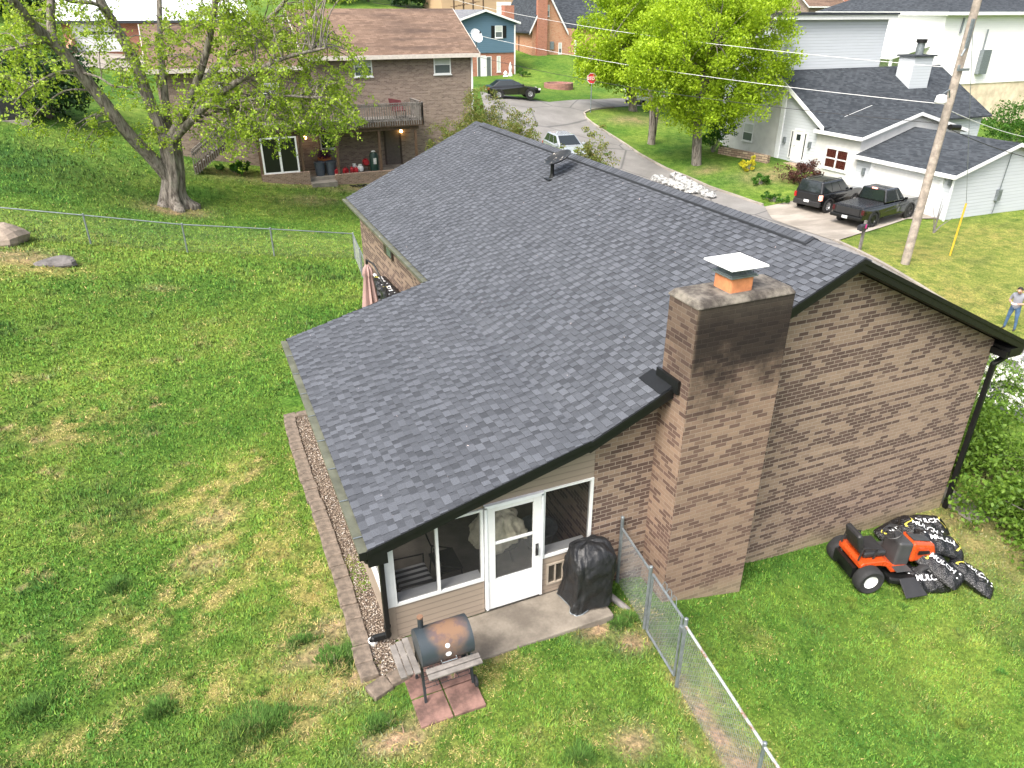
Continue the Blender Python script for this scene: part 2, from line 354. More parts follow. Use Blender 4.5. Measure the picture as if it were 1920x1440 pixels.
def lawn_color(x, y):
    dry, bare, lush, f1 = lawn(x, y)
    g0 = np.array([.056, .136, .020]); g1 = np.array([.128, .216, .034]); dg = np.array([.024, .078, .019]); st = np.array([.27, .21, .085]); so_ = np.array([.27, .20, .13])
    t = np.clip((f1 - .3) * 2.4, 0, 1)[..., None]
    # paler, yellower grass on the far side lawn by the driveway
    pale = np.clip((x - 22) / 6, 0, 1)[..., None] * np.clip(1 - (y - 17) / 6, 0, 1)[..., None]
    c = g0 * (1 - t) + g1 * t; c = c * (1 - pale * .75) + np.array([.19, .21, .055]) * pale * .75
    c = c * (1 - lush[..., None] * .75) + dg * lush[..., None] * .75; c = c * (1 - dry[..., None] * .62) + st * dry[..., None] * .62
    return c * (1 - bare[..., None]) + so_ * bare[..., None], dry, bare, lush
def axis(parts):
    r = [np.arange(a, b, st) for a, b, st in parts]; return np.unique(np.round(np.concatenate(r), 4))
GX = axis([(-130, -40, 10), (-40, -12, 1.5), (-12, -5, .4), (-5, 6, .14), (6, 15, .25), (15, 45, .75), (45, 100, 2), (100, 301, 10)])
GY = axis([(-40, -9, 4), (-9, 10, .14), (10, 26, .3), (26, 60, .8), (60, 130, 2.5), (130, 401, 10)])
gx, gy = np.meshgrid(GX, GY); gzv = height(gx, gy)
dry, bare, lush, _ = lawn(gx, gy); gc, *_ = lawn_color(gx, gy)
gzv = gzv + (fbm(gx, gy, 1.2) - .5) * .05 + lush * .03 - bare * .015
nxg, nyg = len(GX), len(GY); idx = np.arange(nxg * nyg).reshape(nyg, nxg)
q = np.stack([idx[:-1, :-1], idx[:-1, 1:], idx[1:, 1:], idx[1:, :-1]], -1).reshape(-1, 4)
me = bpy.data.meshes.new("ground"); me.vertices.add(nxg * nyg); me.vertices.foreach_set("co", np.stack([gx, gy, gzv], -1).astype(np.float32).ravel())
me.loops.add(len(q) * 4); me.loops.foreach_set("vertex_index", q.astype(np.int32).ravel()); me.polygons.add(len(q))
me.polygons.foreach_set("loop_start", np.arange(0, len(q) * 4, 4, dtype=np.int32)); me.polygons.foreach_set("loop_total", np.full(len(q), 4, np.int32))
me.polygons.foreach_set("use_smooth", np.ones(len(q), bool)); me.update(calc_edges=True)
at = me.attributes.new("col", 'FLOAT_COLOR', 'POINT'); at.data.foreach_set("color", np.concatenate([gc, np.ones(gc.shape[:2] + (1,))], -1).astype(np.float32).ravel())
at = me.attributes.new("bare", 'FLOAT', 'POINT'); at.data.foreach_set("value", bare.astype(np.float32).ravel())
t = NT("lawn_ground"); p = t.pos(); c = t.attr("col", "Color")
n1 = t.noise(p, 14, 5, .7); n2 = t.noise(t.vmul(p, (1, 1, .3)), 2.2, 5, .65); n3 = t.noise(p, .45, 4, .6)
c = t.mix(1, c, t.mix(t.ramp(n1, .3, .7), (.42, .46, .45), (1.35, 1.3, 1.2)), 'MULTIPLY'); c = t.mix(1, c, t.mix(t.ramp(n2, .3, .72), (.62, .72, .6), (1.5, 1.28, 1.4)), 'MULTIPLY')
c = t.mix(t.ramp(n3, .45, .75, 0, .35), c, (.13, .165, .03))
t.set(c, .95, 0, .1); t.bump(t.math('ADD', n1, n2), .7, .05)
me.materials.append(t.mat); go = bpy.data.objects.new("ground", me); COL.objects.link(go); tag(go, kind='structure')

# blades of grass, finer near the camera: far too many to count, one object
def in_house(x, y): return ((x > .93) & (x < 5.1) & (y > -.68) & (y < 7.75)) | ((x > 5) & (x < 14.1) & (y > 0) & (y < 16.8)) | ((x > 6.1) & (x < 7.95) & (y > -.72) & (y < .1)) | ((x > 1.5) & (x < 5.05) & (y > -.92) & (y < 0)) | ((x > 1.5) & (x < 2.55) & (y > -1.72) & (y < -.6))
def grass_zone(x0, x1, y0, y1, per, L, W):
    n = int((x1 - x0) * (y1 - y0) * per); x = RNG.uniform(x0, x1, n); y = RNG.uniform(y0, y1, n)
    ok = ~in_house(x, y); return x[ok], y[ok], np.full(ok.sum(), L), np.full(ok.sum(), W)
Z = [grass_zone(-4.5, 5.9, -5.0, 2, 2700, .055, .011), grass_zone(5.9, 13.5, -5.5, .1, 2100, .05, .012), grass_zone(-7, 1, 2, 9, 1500, .06, .014), grass_zone(-8, 5.1, 9, 17, 700, .07, .02), grass_zone(-10, 6, 17, 24, 330, .08, .028), grass_zone(-13, 8, 24, 33, 170, .07, .032), grass_zone(-16, 8, 33, 46, 90, .08, .04), grass_zone(13, 16, -5.5, 1, 800, .05, .013)]
x, y, L, W = [np.concatenate(a) for a in zip(*Z)]
cb, dry, bare, lush = lawn_color(x, y)
ck = fbm(x + 7, y - 5, 5.5, 3); c2 = fbm(x - 31, y + 3, 1.9, 3)                  # tufts within the lawn
fade = np.clip((46 - y) / 14, 0, 1)
keep = (RNG.random(len(x)) > np.clip(bare * 1.1 + dry * .25 * (ck < .5), 0, .97)) & (RNG.random(len(x)) < np.where(y > 33, fade, 1)) & ((ck > .36) | (RNG.random(len(x)) < .55))
x, y, L, W, cb, dry, lush, ck, c2 = [a[keep] for a in (x, y, L, W, cb, dry, lush, ck, c2)]
# only what the lens or a step to its side could see
dv = np.stack([x, y, height(x, y)], 1) - CAM; fx = dv @ _FW; sx = dv @ _RT / fx; sy = dv @ _UP / fx
keep = (fx > 0) & (abs(sx) < .85) & (abs(sy) < .64); x, y, L, W, cb, dry, lush, ck, c2 = [a[keep] for a in (x, y, L, W, cb, dry, lush, ck, c2)]
z = height(x, y) + (fbm(x, y, 1.2) - .5) * .05; n = len(x)
L = L * RNG.uniform(.5, 1.35, n) * (1 + lush * 1.6) * (1 - dry * .35) * (.45 + 1.15 * ck); az = RNG.uniform(0, 6.283, n); tilt = RNG.uniform(.2, 1.1, n)
straw = RNG.random(n) < np.clip(dry * .95 * (c2 > .42) + .016, 0, .85); tilt = np.where(straw, RNG.uniform(.9, 1.45, n), tilt)
dx, dy = np.cos(az), np.sin(az); wx, wy = -dy * W, dx * W; B = np.stack([x, y, z - .005], 1); side = np.stack([wx, wy, np.zeros(n)], 1)
tip = B + np.stack([dx * np.sin(tilt), dy * np.sin(tilt), np.cos(tilt)], 1) * L[:, None]
col = cb * (RNG.uniform(.75, 1.45, n) * np.clip(.30 + 1.5 * ck, .5, 1.5))[:, None] * np.stack([RNG.uniform(.8, 1.35, n), np.ones(n), RNG.uniform(.7, 1.3, n)], 1)
hi = RNG.random(n) < .10; col[hi] = np.array([.19, .31, .05]) * RNG.uniform(.7, 1.2, (hi.sum(), 1))
col[straw] = np.array([.44, .37, .14]) * RNG.uniform(.55, 1.25, (straw.sum(), 1)); z_up = .02
# tall dark tufts standing out of the lawn
tl = [(a, c, rx, ry) for a, c, rx, ry, k in LUSH if max(rx, ry) < .65 and k > .5] + [(RNG.uniform(-4, .7), RNG.uniform(-4, 9), s_, s_ * .8) for s_ in RNG.uniform(.05, .12, 14)] + [(RNG.uniform(6, 13), RNG.uniform(-5, -1.2), s_, s_ * .8) for s_ in RNG.uniform(.05, .14, 16)]
for a, c, rx, ry in tl:
    if in_house(np.array([a]), np.array([c]))[0]: continue
    m_ = int(600 + 4500 * rx * ry * 4) if rx > .17 else int(150 * (rx / .1) ** 2); q = RNG.uniform(0, 6.283, m_); rr = RNG.random(m_) ** .6 * (1 + .3 * np.sin(q * 3 + a * 9) + .2 * np.sin(q * 7 + c * 5)); xx = a + rx * rr * np.cos(q); yy = c + ry * rr * np.sin(q); LL_ = RNG.uniform(.06, .15, m_) * (1.15 - .5 * rr) * (1 if rx > .17 else .75); tt = RNG.uniform(.15, .9, m_); aa = q + RNG.normal(0, .9, m_)
    bb = np.stack([xx, yy, height(xx, yy) - .005], 1); B = np.concatenate([B, bb]); side = np.concatenate([side, np.stack([-np.sin(aa) * .007, np.cos(aa) * .007, 0 * aa], 1)]); tip = np.concatenate([tip, bb + np.stack([np.cos(aa) * np.sin(tt), np.sin(aa) * np.sin(tt), np.cos(tt)], 1) * LL_[:, None]])
    col = np.concatenate([col, np.array([.070, .150, .027]) * RNG.uniform(.6, 1.7, (m_, 1)) * (np.array([RNG.uniform(.9, 1.9), 1.15, 1]) if rx < .17 else 1)])
t = NT("grass_blades"); c = t.attr("col", "Color"); t.set(c, .7, 0, .15); up = t.n("CombineXYZ"); up.inputs[2].default_value = 1; va = t.n("VectorMath", operation='MULTIPLY_ADD'); t.link(t.n("NewGeometry").outputs["Normal"], va.inputs[0]); va.inputs[1].default_value = (.6, .6, .6); t.link(up.outputs[0], va.inputs[2]); vn = t.n("VectorMath", operation='NORMALIZE'); t.link(va.outputs[0], vn.inputs[0]); t.link(vn.outputs[0], t.b.inputs["Normal"]); tr = t.n("BsdfTranslucent"); t.link(c, tr.inputs[0]); mx = t.n("MixShader"); mx.inputs[0].default_value = .2
t.link(t.b.outputs[0], mx.inputs[1]); t.link(tr.outputs[0], mx.inputs[2]); t.link(mx.outputs[0], t.out.inputs[0])
np_mesh("grass", np.stack([B - side, B + side, tip], 1), 3, t.mat, {"col": col}, kind='stuff', label="short patchy green lawn grass around the brick house", cat="grass")
# ------------------------------------------------------------------ the brick house in front
H = thing("brick_house", "brick house with dark shingle roof and screened back porch in the foreground", "house", (9.5, 8, -1.2))
def soot(t, c):
    sp = t.n("SeparateXYZ"); t.link(t.pos(), sp.inputs[0]); n = t.noise(t.pos(), 1.6, 5, .65)
    up = t.ramp(t.math('ADD', sp.outputs[2], t.math('MULTIPLY', t.math('SUBTRACT', n, .5), 2.2)), 3.0, 4.3, 0, .93)
    c = t.mix(t.math('MULTIPLY', up, t.ramp(sp.outputs[0], 6.12, 6.22, .45, 1)), c, (.011, .0085, .008))
    c = t.mix(t.ramp(t.math('ADD', sp.outputs[2], n), 5.1, 5.8, 0, .12), c, (.30, .26, .20))
    return t.mix(t.ramp(t.math('ADD', sp.outputs[2], n), -.2, .3, .5, 0), c, (.30, .25, .16))
def damp(t, c):
    sp = t.n("SeparateXYZ"); t.link(t.pos(), sp.inputs[0]); n = t.noise(t.pos(), 1.3, 4, .6)
    return t.mix(t.ramp(t.math('ADD', sp.outputs[2], t.math('MULTIPLY', n, .7)), -.85, -.2, .55, 0), c, (.33, .28, .17))
BR = brick_mat("house_brick", (.225, .163, .120), (.292, .214, .158), (.084, .056, .046), (.285, .232, .187), .475, .03, .115, .95, .26, .012, damp)
BRC = brick_mat("chimney_brick", (.218, .154, .113), (.30, .206, .146), (.100, .064, .051), (.26, .20, .155), .50, .09, .20, .9, .40, .011, soot)
X0, X1, XR, YN, YF = 5.05, 14.05, 9.55, 0.0, 16.65; ZR, S1 = 5.24, .463
b = MB(); b.prism([(X0, -1.7), (X1, -1.7), (X1, 2.93), (XR, 5.02), (X0, 2.93)], lambda p, t: (p[0], t, p[1]), YN, YF); b.build("wall", BR, H)
# shingles laid tab by tab in courses
t = NT("roof_shingles"); sh = t.attr("shade"); p = t.pos(); g = t.noise(p, 160, 3, .75); bn = t.noise(p, .5, 4, .6)
c = t.mix(sh, (.027, .0298, .0345), (.094, .1025, .117)); c = t.mix(1, c, t.mix(t.ramp(g, .25, .75), (.55, .55, .56), (1.5, 1.5, 1.5)), 'MULTIPLY'); c = t.mix(1, c, t.mix(bn, (.8, .8, .82), (1.2, 1.18, 1.16)), 'MULTIPLY')
t.set(c, .92, 0, .25); t.bump(g, .3, .004); SHING = t.mat
def shingle_slope(b, top, bot, y0, y1, skip=None):
    """courses from the eave (bot) up to the ridge (top); each (x, z)"""
    tx, tz = top; bx, bz = bot; Ls = math.hypot(tx - bx, tz - bz); ux, uz = (tx - bx) / Ls, (tz - bz) / Ls; nx, nz = -uz, ux
    if nz < 0: nx, nz = -nx, -nz
    P = lambda s, y, h: (bx + ux * s + nx * h, y, bz + uz * s + nz * h)
    def slab(s0, s1, ya, yb, h0, h1, shade):
        b.shade = shade
        b.add([P(s0, ya, h0 - .012), P(s0, yb, h0 - .012), P(s0, ya, h0), P(s0, yb, h0), P(s1, yb, h1), P(s1, ya, h1)], [(0, 1, 3, 2), (2, 3, 4, 5), (0, 2, 5), (1, 4, 3)])
    n = int(Ls / .120); ex = Ls / n
    for i in range(n):
        s0, s1 = i * ex, (i + 1) * ex + .02
        if i == n - 1: s1 = Ls
        y = y0 - random.uniform(0, .2)
        while y < y1:
            wd = random.uniform(.10, .25); ya, yb = max(y, y0), min(y + wd, y1)
            if yb - ya > .005 and not (skip and skip(s0, ya, yb)): slab(s0, s1, ya, yb, .012, .003, random.uniform(.18, .52))
            y += wd
        y = y0 + random.uniform(-.1, .15)
        while y < y1:
            wd = random.uniform(.09, .21); ya, yb = max(y, y0), min(y + wd, y1)
            if yb - ya > .02: slab(s0 - .003, s1 - .015, ya, yb, .024, .008, random.uniform(.5, .92))
            y += wd + random.uniform(.06, .2)
    b.shade = .5
JX, JZ = 4.74, 3.06; EX, EZ = 1.30, 2.10           # where the flatter porch roof starts, and its eave
b = MB(); shingle_slope(b, (XR, ZR), (JX - .02, ZR - S1 * (XR - JX + .02)), -.35, 17.0)
shingle_slope(b, (JX, JZ - .03), (EX, EZ), -.35, 7.55)
# decks under the shingles, right slope
b.shade = .3; d = .14
b.hexa([(JX, -.34, ZR - S1 * (XR - JX) - d), (XR, -.34, ZR - d), (XR, 16.99, ZR - d), (JX, 16.99, ZR - S1 * (XR - JX) - d), (JX, -.34, ZR - S1 * (XR - JX) - .004), (XR, -.34, ZR - .004), (XR, 16.99, ZR - .004), (JX, 16.99, ZR - S1 * (XR - JX) - .004)])
b.hexa([(EX, -.34, EZ - .12), (JX, -.34, JZ - .16), (JX, 7.54, JZ - .16), (EX, 7.54, EZ - .12), (EX, -.34, EZ - .004), (JX, -.34, JZ - .034), (JX, 7.54, JZ - .034), (EX, 7.54, EZ - .004)])
RX = 14.45; RZ = ZR - S1 * (RX - XR)
b.hexa([(XR, -.34, ZR - d), (RX, -.34, RZ - d), (RX, 16.99, RZ - d), (XR, 16.99, ZR - d), (XR, -.34, ZR), (RX, -.34, RZ), (RX, 16.99, RZ), (XR, 16.99, ZR)])
roof = b.build("roof", SHING, H, fix=False)
# ridge vent and ridge caps
b = MB(); y = 1.0
for s in (-1, 1):
    b.shade = .0; b.hexa([(XR, .75, ZR + .02), (XR + s * .17, .75, ZR - .06), (XR + s * .17, 16.2, ZR - .06), (XR, 16.2, ZR + .02), (XR, .75, ZR + .055), (XR + s * .17, .75, ZR - .02), (XR + s * .17, 16.2, ZR - .02), (XR, 16.2, ZR + .055)])
y = -.36
while y < 17.0:
    y2 = min(y + .145, 17.01); h = .072 if .7 < y < 16.2 else .034; b.shade = random.uniform(.35, .75)
    for s in (-1, 1):
        b.hexa([(XR, y, ZR + h - .03), (XR + s * .16, y, ZR + h - .105), (XR + s * .16, y2 + .02, ZR + h - .115), (XR, y2 + .02, ZR + h - .04), (XR, y, ZR + h), (XR + s * .16, y, ZR + h - .075), (XR + s * .16, y2 + .02, ZR + h - .087), (XR, y2 + .02, ZR + h - .012)])
    y = y2
b.build("ridge_cap", SHING, roof)
# black rake boards and soffits
b = MB()
def rake(pts, y, hgt=.19):
    for (xa, za), (xb, zb) in zip(pts[:-1], pts[1:]):
        b.hexa([(xa, y, za - hgt), (xb, y, zb - hgt), (xb, y + .03, zb - hgt), (xa, y + .03, za - hgt), (xa, y, za - .012), (xb, y, zb - .012), (xb, y + .03, zb - .012), (xa, y + .03, za - .012)])
        b.hexa([(xa, y - .018, za - .07), (xb, y - .018, zb - .07), (xb, y, zb - .07), (xa, y, za - .07), (xa, y - .018, za + .006), (xb, y - .018, zb + .006), (xb, y, zb + .006), (xa, y, za + .006)])
rake([(JX, JZ - .02), (EX - .02, EZ)], -.362); rake([(XR, ZR), (JX, ZR - S1 * (XR - JX))], -.362); rake([(RX, RZ), (XR, ZR)], -.362)
bn = b; b = MB(); rake([(XR, ZR), (JX, ZR - S1 * (XR - JX))], 16.99); b.build("rake_trim", BLACK, H); b = MB(); rake([(JX, JZ - .02), (EX - .02, EZ)], 7.55); b.build("rake_trim", BLACK, H); b = bn
b.hexa([(JX, -.33, ZR - S1 * (XR - JX) - .2), (XR, -.33, ZR - .2), (XR, -.003, ZR - .2), (JX, -.003, ZR - S1 * (XR - JX) - .2), (JX, -.33, ZR - S1 * (XR - JX) - .17), (XR, -.33, ZR - .17), (XR, -.003, ZR - .17), (JX, -.003, ZR - S1 * (XR - JX) - .17)])
b.hexa([(XR, -.33, ZR - .2), (RX, -.33, RZ - .2), (RX, -.003, RZ - .2), (XR, -.003, ZR - .2), (XR, -.33, ZR - .17), (RX, -.33, RZ - .17), (RX, -.003, RZ - .17), (XR, -.003, ZR - .17)])
b.hexa([(EX + .1, -.33, EZ - .17), (JX, -.33, JZ - .19), (JX, -.003, JZ - .19), (EX + .1, -.003, EZ - .17), (EX + .1, -.33, EZ - .14), (JX, -.33, JZ - .165), (JX, -.003, JZ - .165), (EX + .1, -.003, EZ - .14)])
b.box(14.06, 14.45, -.36, 16.9, 2.72, 2.86)
b.box(EX - .02, 1.56, -.36, .0, EZ - .3, EZ - .13)
b.build("rake_trim", BLACK, H)
# gutters with hanger straps
GUT = mat("gutter_metal", (.125, .13, .092), .6, .2, var=.35, scale=3)
def gutter(xe, ze, y0, y1):
    g = MB(); g.prism([(xe + .03, ze - .03), (xe + .03, ze - .13), (xe - .10, ze - .13), (xe - .135, ze - .07), (xe - .135, ze - .025), (xe - .135, ze - .012)], lambda p, t: (p[0], t, p[1]), y0, y1)
    o = g.build("gutter", GUT, H); y = y0 + .35
    while y < y1 - .1:
        h = MB(); h.box(xe - .135, xe - .01, y, y + .02, ze - .011, ze - .004); h.build("hanger_strap", STEEL, o); y += .95
    e = MB(); e.box(xe - .1355, xe + .03, y0 - .012, y0 - .001, ze - .135, ze); e.build("end_cap", BLACK, o)
gutter(EX, EZ - .005, -.36, 7.55); gutter(JX - .02, ZR - S1 * (XR - JX) - .01, 7.6, 17.0)
def downspout(pts, nm="downspout"):
    g = MB()
    for p_, q_ in zip(pts[:-1], pts[1:]): g.beam(p_, q_, .075, .1, up=(0, 1, 0) if abs(p_[2] - q_[2]) > .2 else (0, 0, 1))
    for p_ in pts[1:-1]: g.ell(p_, (.058, .058, .058), 10, 6)
    return g.build(nm, BLACK, H, bevel=.012)
downspout([(1.27, -.28, 1.98), (1.29, -.26, 1.86), (1.50, -.09, 1.72), (1.50, -.09, .35), (1.50, -.07, .16), (1.30, .04, .06), (1.28, .06, -.04)])
b = MB(); b.lathe([(.075, -.1), (.075, .02), (.06, .02), (.06, -.1)], 16, Matrix.Translation((1.28, .06, 0))); b.build("drain_collar", WHITE, H)
downspout([(14.42, -.22, 2.78), (14.38, -.2, 2.66), (14.13, -.08, 2.42), (14.12, -.07, -1.15)])
b = MB(); b.box(14.0, 14.44, -.34, -.003, 2.66, 2.80); b.build("cornice_return", BLACK, H)
# chimney
ch = MB(); ch.box(6.15, 7.88, -.69, -.002, -1.6, 5.02); ch = ch.build("chimney", BRC, H)
t = NT("chimney_crown_concrete"); n = t.noise(t.pos(), 3.5, 5, .7); c = t.mix(t.ramp(n, .35, .7), (.042, .035, .03), (.19, .17, .14)); t.set(c, .95); t.bump(t.noise(t.pos(), 50, 4), .4, .01)
b = MB(); b.hexa([(6.12, -.72, 5.02), (7.91, -.72, 5.02), (7.91, .06, 5.02), (6.12, .06, 5.02), (6.2, -.64, 5.13), (7.83, -.64, 5.13), (7.83, -.02, 5.13), (6.2, -.02, 5.13)]); b.build("chimney_crown", t.mat, ch, bevel=.03)
TERRA = mat("terracotta", (.52, .20, .085), .85, var=.2, scale=8)
fcx, fcy = 6.98, -.36
b = MB(); b.box(fcx - .2, fcx + .2, fcy - .2, fcy + .2, 5.1, 5.35); b.build("flue", TERRA, ch, bevel=.03)
b = MB(); b.box(fcx - .235, fcx + .235, fcy - .235, fcy + .235, 5.35, 5.372); b.box(fcx - .22, fcx + .22, fcy - .22, fcy + .22, 5.376, 5.39)
for k in range(14):
    u = -.18 + k * .36 / 13
    for s in (-.18, .18): b.cyl((fcx + u, fcy + s, 5.39), (fcx + u, fcy + s, 5.51), .004, 4); b.cyl((fcx + s, fcy + u, 5.39), (fcx + s, fcy + u, 5.51), .004, 4)
b.build("spark_screen", STEEL, ch)
b = MB(); b.hexa([(fcx - .33, fcy - .33, 5.505), (fcx + .33, fcy - .33, 5.505), (fcx + .33, fcy + .33, 5.505), (fcx - .33, fcy + .33, 5.505), (fcx - .32, fcy - .32, 5.535), (fcx + .32, fcy - .32, 5.535), (fcx + .32, fcy + .32, 5.535), (fcx - .32, fcy + .32, 5.535)]); b.build("flue_cap", WHITE, ch, bevel=.006)
b = MB()   # step flashing beside the chimney
zf = lambda x: ZR - S1 * (XR - x)
b.box(6.10, 6.148, -.5, .08, zf(6.1) - .05, zf(6.1) + .17); b.hexa([(5.9, -.36, zf(5.9) + .03), (6.15, -.36, zf(6.15) + .03), (6.15, .25, zf(6.15) + .03), (5.9, .25, zf(5.9) + .03), (5.9, -.36, zf(5.9) + .036), (6.15, -.36, zf(6.15) + .036), (6.15, .25, zf(6.15) + .036), (5.9, .25, zf(5.9) + .036)])
b.build("flashing", BLACK, ch)
# roof pipe boot
# porch: siding, corner posts, openings
SID = siding_mat("tan_vinyl_siding", (.285, .232, .182), .115, .2)
zr_ = lambda x: EZ + (JZ - EZ) * (x - EX) / (JX - EX) - .15
b = MB()
b.box(1.62, 3.13, .0, .08, -.06, .62)
b.add([(1.58, 0, 2.0), (5.045, 0, 2.09), (5.045, 0, 2.98), (4.74, 0, 2.93), (1.9, 0, 2.1), (1.58, .08, 2.0), (5.045, .08, 2.09), (5.045, .08, 2.98), (4.74, .08, 2.93), (1.9, .08, 2.1)], [(0, 1, 2, 3, 4), (9, 8, 7, 6, 5), (0, 5, 6, 1), (1, 6, 7, 2), (2, 7, 8, 3), (3, 8, 9, 4), (4, 9, 5, 0)])
b.box(4.16, 4.24, 0, .08, -.06, .70); b.box(4.24, 4.56, 0, .08, .56, .70); b.box(4.56, 5.045, 0, .08, -.06, .70); b.box(4.24, 4.56, 0, .08, -.06, .12)
b.box(1.56, 1.64, .1, 7.4, -.06, .62); b.hexa([(1.56, 7.32, -.06), (5.05, 7.32, -.06), (5.05, 7.4, -.06), (1.56, 7.4, -.06), (1.56, 7.32, 1.98), (5.05, 7.32, 2.85), (5.05, 7.4, 2.85), (1.56, 7.4, 1.98)])
pw = b.build("porch_wall", SID, H)
b = MB(); b.box(1.545, 1.66, -.012, .1, -.06, .64); b.build("corner_trim", mat("tan_trim", (.28, .23, .18), .5, var=.1), H)
SCREEN = see_mat("insect_screen", (.016, .016, .017), .56); CLEAR = see_mat("clear_pane", (.08, .085, .07), .13, .05)
def opening(xa, xb, za, zb, divs, nm, top=None):
    top = top or (zb, zb); f_ = MB(); w_ = .045; y0, y1 = -.02, .06
    zt = lambda x: top[0] + (top[1] - top[0]) * (x - xa) / (xb - xa)
    f_.box(xa, xb, y0, y1, za, za + w_)
    for x in [xa] + divs + [xb - w_]:
        f_.hexa([(x, y0 + .002, za + w_), (x + w_, y0 + .002, za + w_), (x + w_, y1, za + w_), (x, y1, za + w_), (x, y0 + .002, zt(x)), (x + w_, y0 + .002, zt(x + w_)), (x + w_, y1, zt(x + w_)), (x, y1, zt(x))])
    f_.hexa([(xa, y0, zt(xa)), (xb, y0, zt(xb)), (xb, y1, zt(xb)), (xa, y1, zt(xa)), (xa, y0, zt(xa) + .04), (xb, y0, zt(xb) + .04), (xb, y1, zt(xb) + .04), (xa, y1, zt(xa) + .04)])
    o = f_.build(nm, WHITE, H)
    xs = [xa] + divs + [xb]
    for k in range(len(xs) - 1):
        s_ = MB(); x0, x1 = xs[k] + w_, xs[k + 1] if k < len(xs) - 2 else xs[k + 1] - w_
        s_.add([(x0, .02, za + w_), (x1, .02, za + w_), (x1, .02, zt(x1)), (x0, .02, zt(x0))], [(0, 1, 2, 3)]); s_.build("screen", SCREEN, o)
    g = MB(); g.box(xa + .01, xb - .01, .062, .26, za - .02, za + .012); g.build("sill", WHITE2, o)
opening(1.66, 3.13, .62, 2.0, [2.36], "screen_window", (1.97, 1.99)); opening(4.14, 5.045, .72, 2.05, [], "screen_window")
b = MB(); b.box(1.555, 1.66, -.03, .1, .64, 1.97); b.box(1.556, 1.63, .1, .22, .62, 1.97); b.build("corner_post", WHITE, H)
# side screens along the gravel bed
f_ = MB()
for y in (.22, 2.5, 4.9, 7.25): f_.box(1.552, 1.64, y, y + .07, .62, 1.97)
f_.box(1.552, 1.64, .22, 7.32, 1.97, 2.05); f_.box(1.54, 1.645, .22, 7.32, .60, .66); so_ = f_.build("screen_window", WHITE, H)
for y in (.29, 2.57, 4.97): s_ = MB(); s_.add([(1.6, y, .66), (1.6, y + 2.2, .66), (1.6, y + 2.2, 1.97), (1.6, y, 1.97)], [(0, 1, 2, 3)]); s_.build("screen", SCREEN, so_)
# storm door
b = MB(); xa, xb = 3.145, 4.135
b.box(xa + .04, xb - .04, -.045, .0, .0, .60); b.box(xa + .04, xa + .17, -.045, 0, .6, 2.03); b.box(xb - .17, xb - .04, -.045, 0, .6, 2.03); b.box(xa + .17, xb - .17, -.045, 0, 1.95, 2.03); b.box(xa + .17, xb - .17, -.04, -.004, 1.30, 1.345)
dr = b.build("door", WHITE, H, bevel=.006)
b = MB(); b.add([(xa + .17, -.02, 1.345), (xb - .17, -.02, 1.345), (xb - .17, -.02, 1.95), (xa + .17, -.02, 1.95)], [(0, 1, 2, 3)]); b.build("pane", CLEAR, dr)
b = MB(); b.add([(xa + .17, -.02, .6), (xb - .17, -.02, .6), (xb - .17, -.02, 1.3), (xa + .17, -.02, 1.3)], [(0, 1, 2, 3)]); b.build("screen", see_mat("grey_screen", (.10, .10, .10), .5), dr)
b = MB(); b.tube([(xb - .1, -.05, .88), (xb - .105, -.09, .91), (xb - .11, -.095, .98), (xb - .105, -.09, 1.04), (xb - .1, -.05, 1.07)], .013, 8); b.box(xb - .125, xb - .075, -.055, -.04, .86, 1.1); b.build("handle", PLASTICBLK, dr)
b = MB(); b.box(xa, xa + .036, -.06, .06, 0, 2.06); b.box(xb - .036, xb, -.06, .06, 0, 2.06); b.box(xa, xb, -.06, .06, 2.036, 2.09); b.build("door_frame", WHITE2, H)
b = MB(); b.box(4.24, 4.27, -.025, .06, .12, .56); b.box(4.53, 4.56, -.025, .06, .12, .56); b.box(4.27, 4.53, -.025, .06, .53, .56); b.box(4.27, 4.53, -.025, .06, .12, .15); b.box(4.39, 4.41, -.02, .05, .15, .53); pdoor = b.build("pet_door", mat("tan_plastic", (.35, .3, .24), .5), H)
b = MB(); b.add([(4.27, .01, .15), (4.53, .01, .15), (4.53, .01, .53), (4.27, .01, .53)], [(0, 1, 2, 3)]); b.build("flap", see_mat("smoked_flap", (.05, .045, .035), .75), pdoor)
# porch floor and rear window
b = MB(); b.box(1.6, 5.05, .02, 7.35, -.3, -.012); b.build("porch_floor", CONCRETE, H)
b = MB(); b.box(4.99, 5.048, 12.2, 13.15, 2.12, 2.75); rw = b.build("window", mat("brown_window_frame", (.045, .032, .024), .5), H)
b = MB(); b.box(4.975, 4.989, 12.28, 12.75, 2.18, 2.7); b.build("pane", GREYGLASS, rw)
# ------------------------------------------------------------------ foliage helpers
def leaf_quads(cen, size, up=.35, asp=.55):
    n = len(cen); d = RNG.normal(size=(n, 3)); d /= np.linalg.norm(d, axis=1)[:, None]; nr = RNG.normal(size=(n, 3)); nr[:, 2] += up * 2; nr /= np.linalg.norm(nr, axis=1)[:, None]
    s = np.cross(d, nr); s /= np.linalg.norm(s, axis=1)[:, None] + 1e-9; size = np.asarray(size)[:, None] if hasattr(size, '__len__') else size
    a = d * size * .5; b = s * size * asp * .5
    return np.stack([cen - a, cen - a * .1 + b, cen + a, cen - a * .1 - b], 1)
def clumps(centers, radii, per):
    c = np.repeat(np.asarray(centers), per, 0); r = np.repeat(np.asarray(radii), per)
    o = RNG.normal(size=c.shape); o /= np.linalg.norm(o, axis=1)[:, None]; o *= (RNG.random(len(c)) ** .45 * r)[:, None]; o[:, 2] *= .75
    return c + o
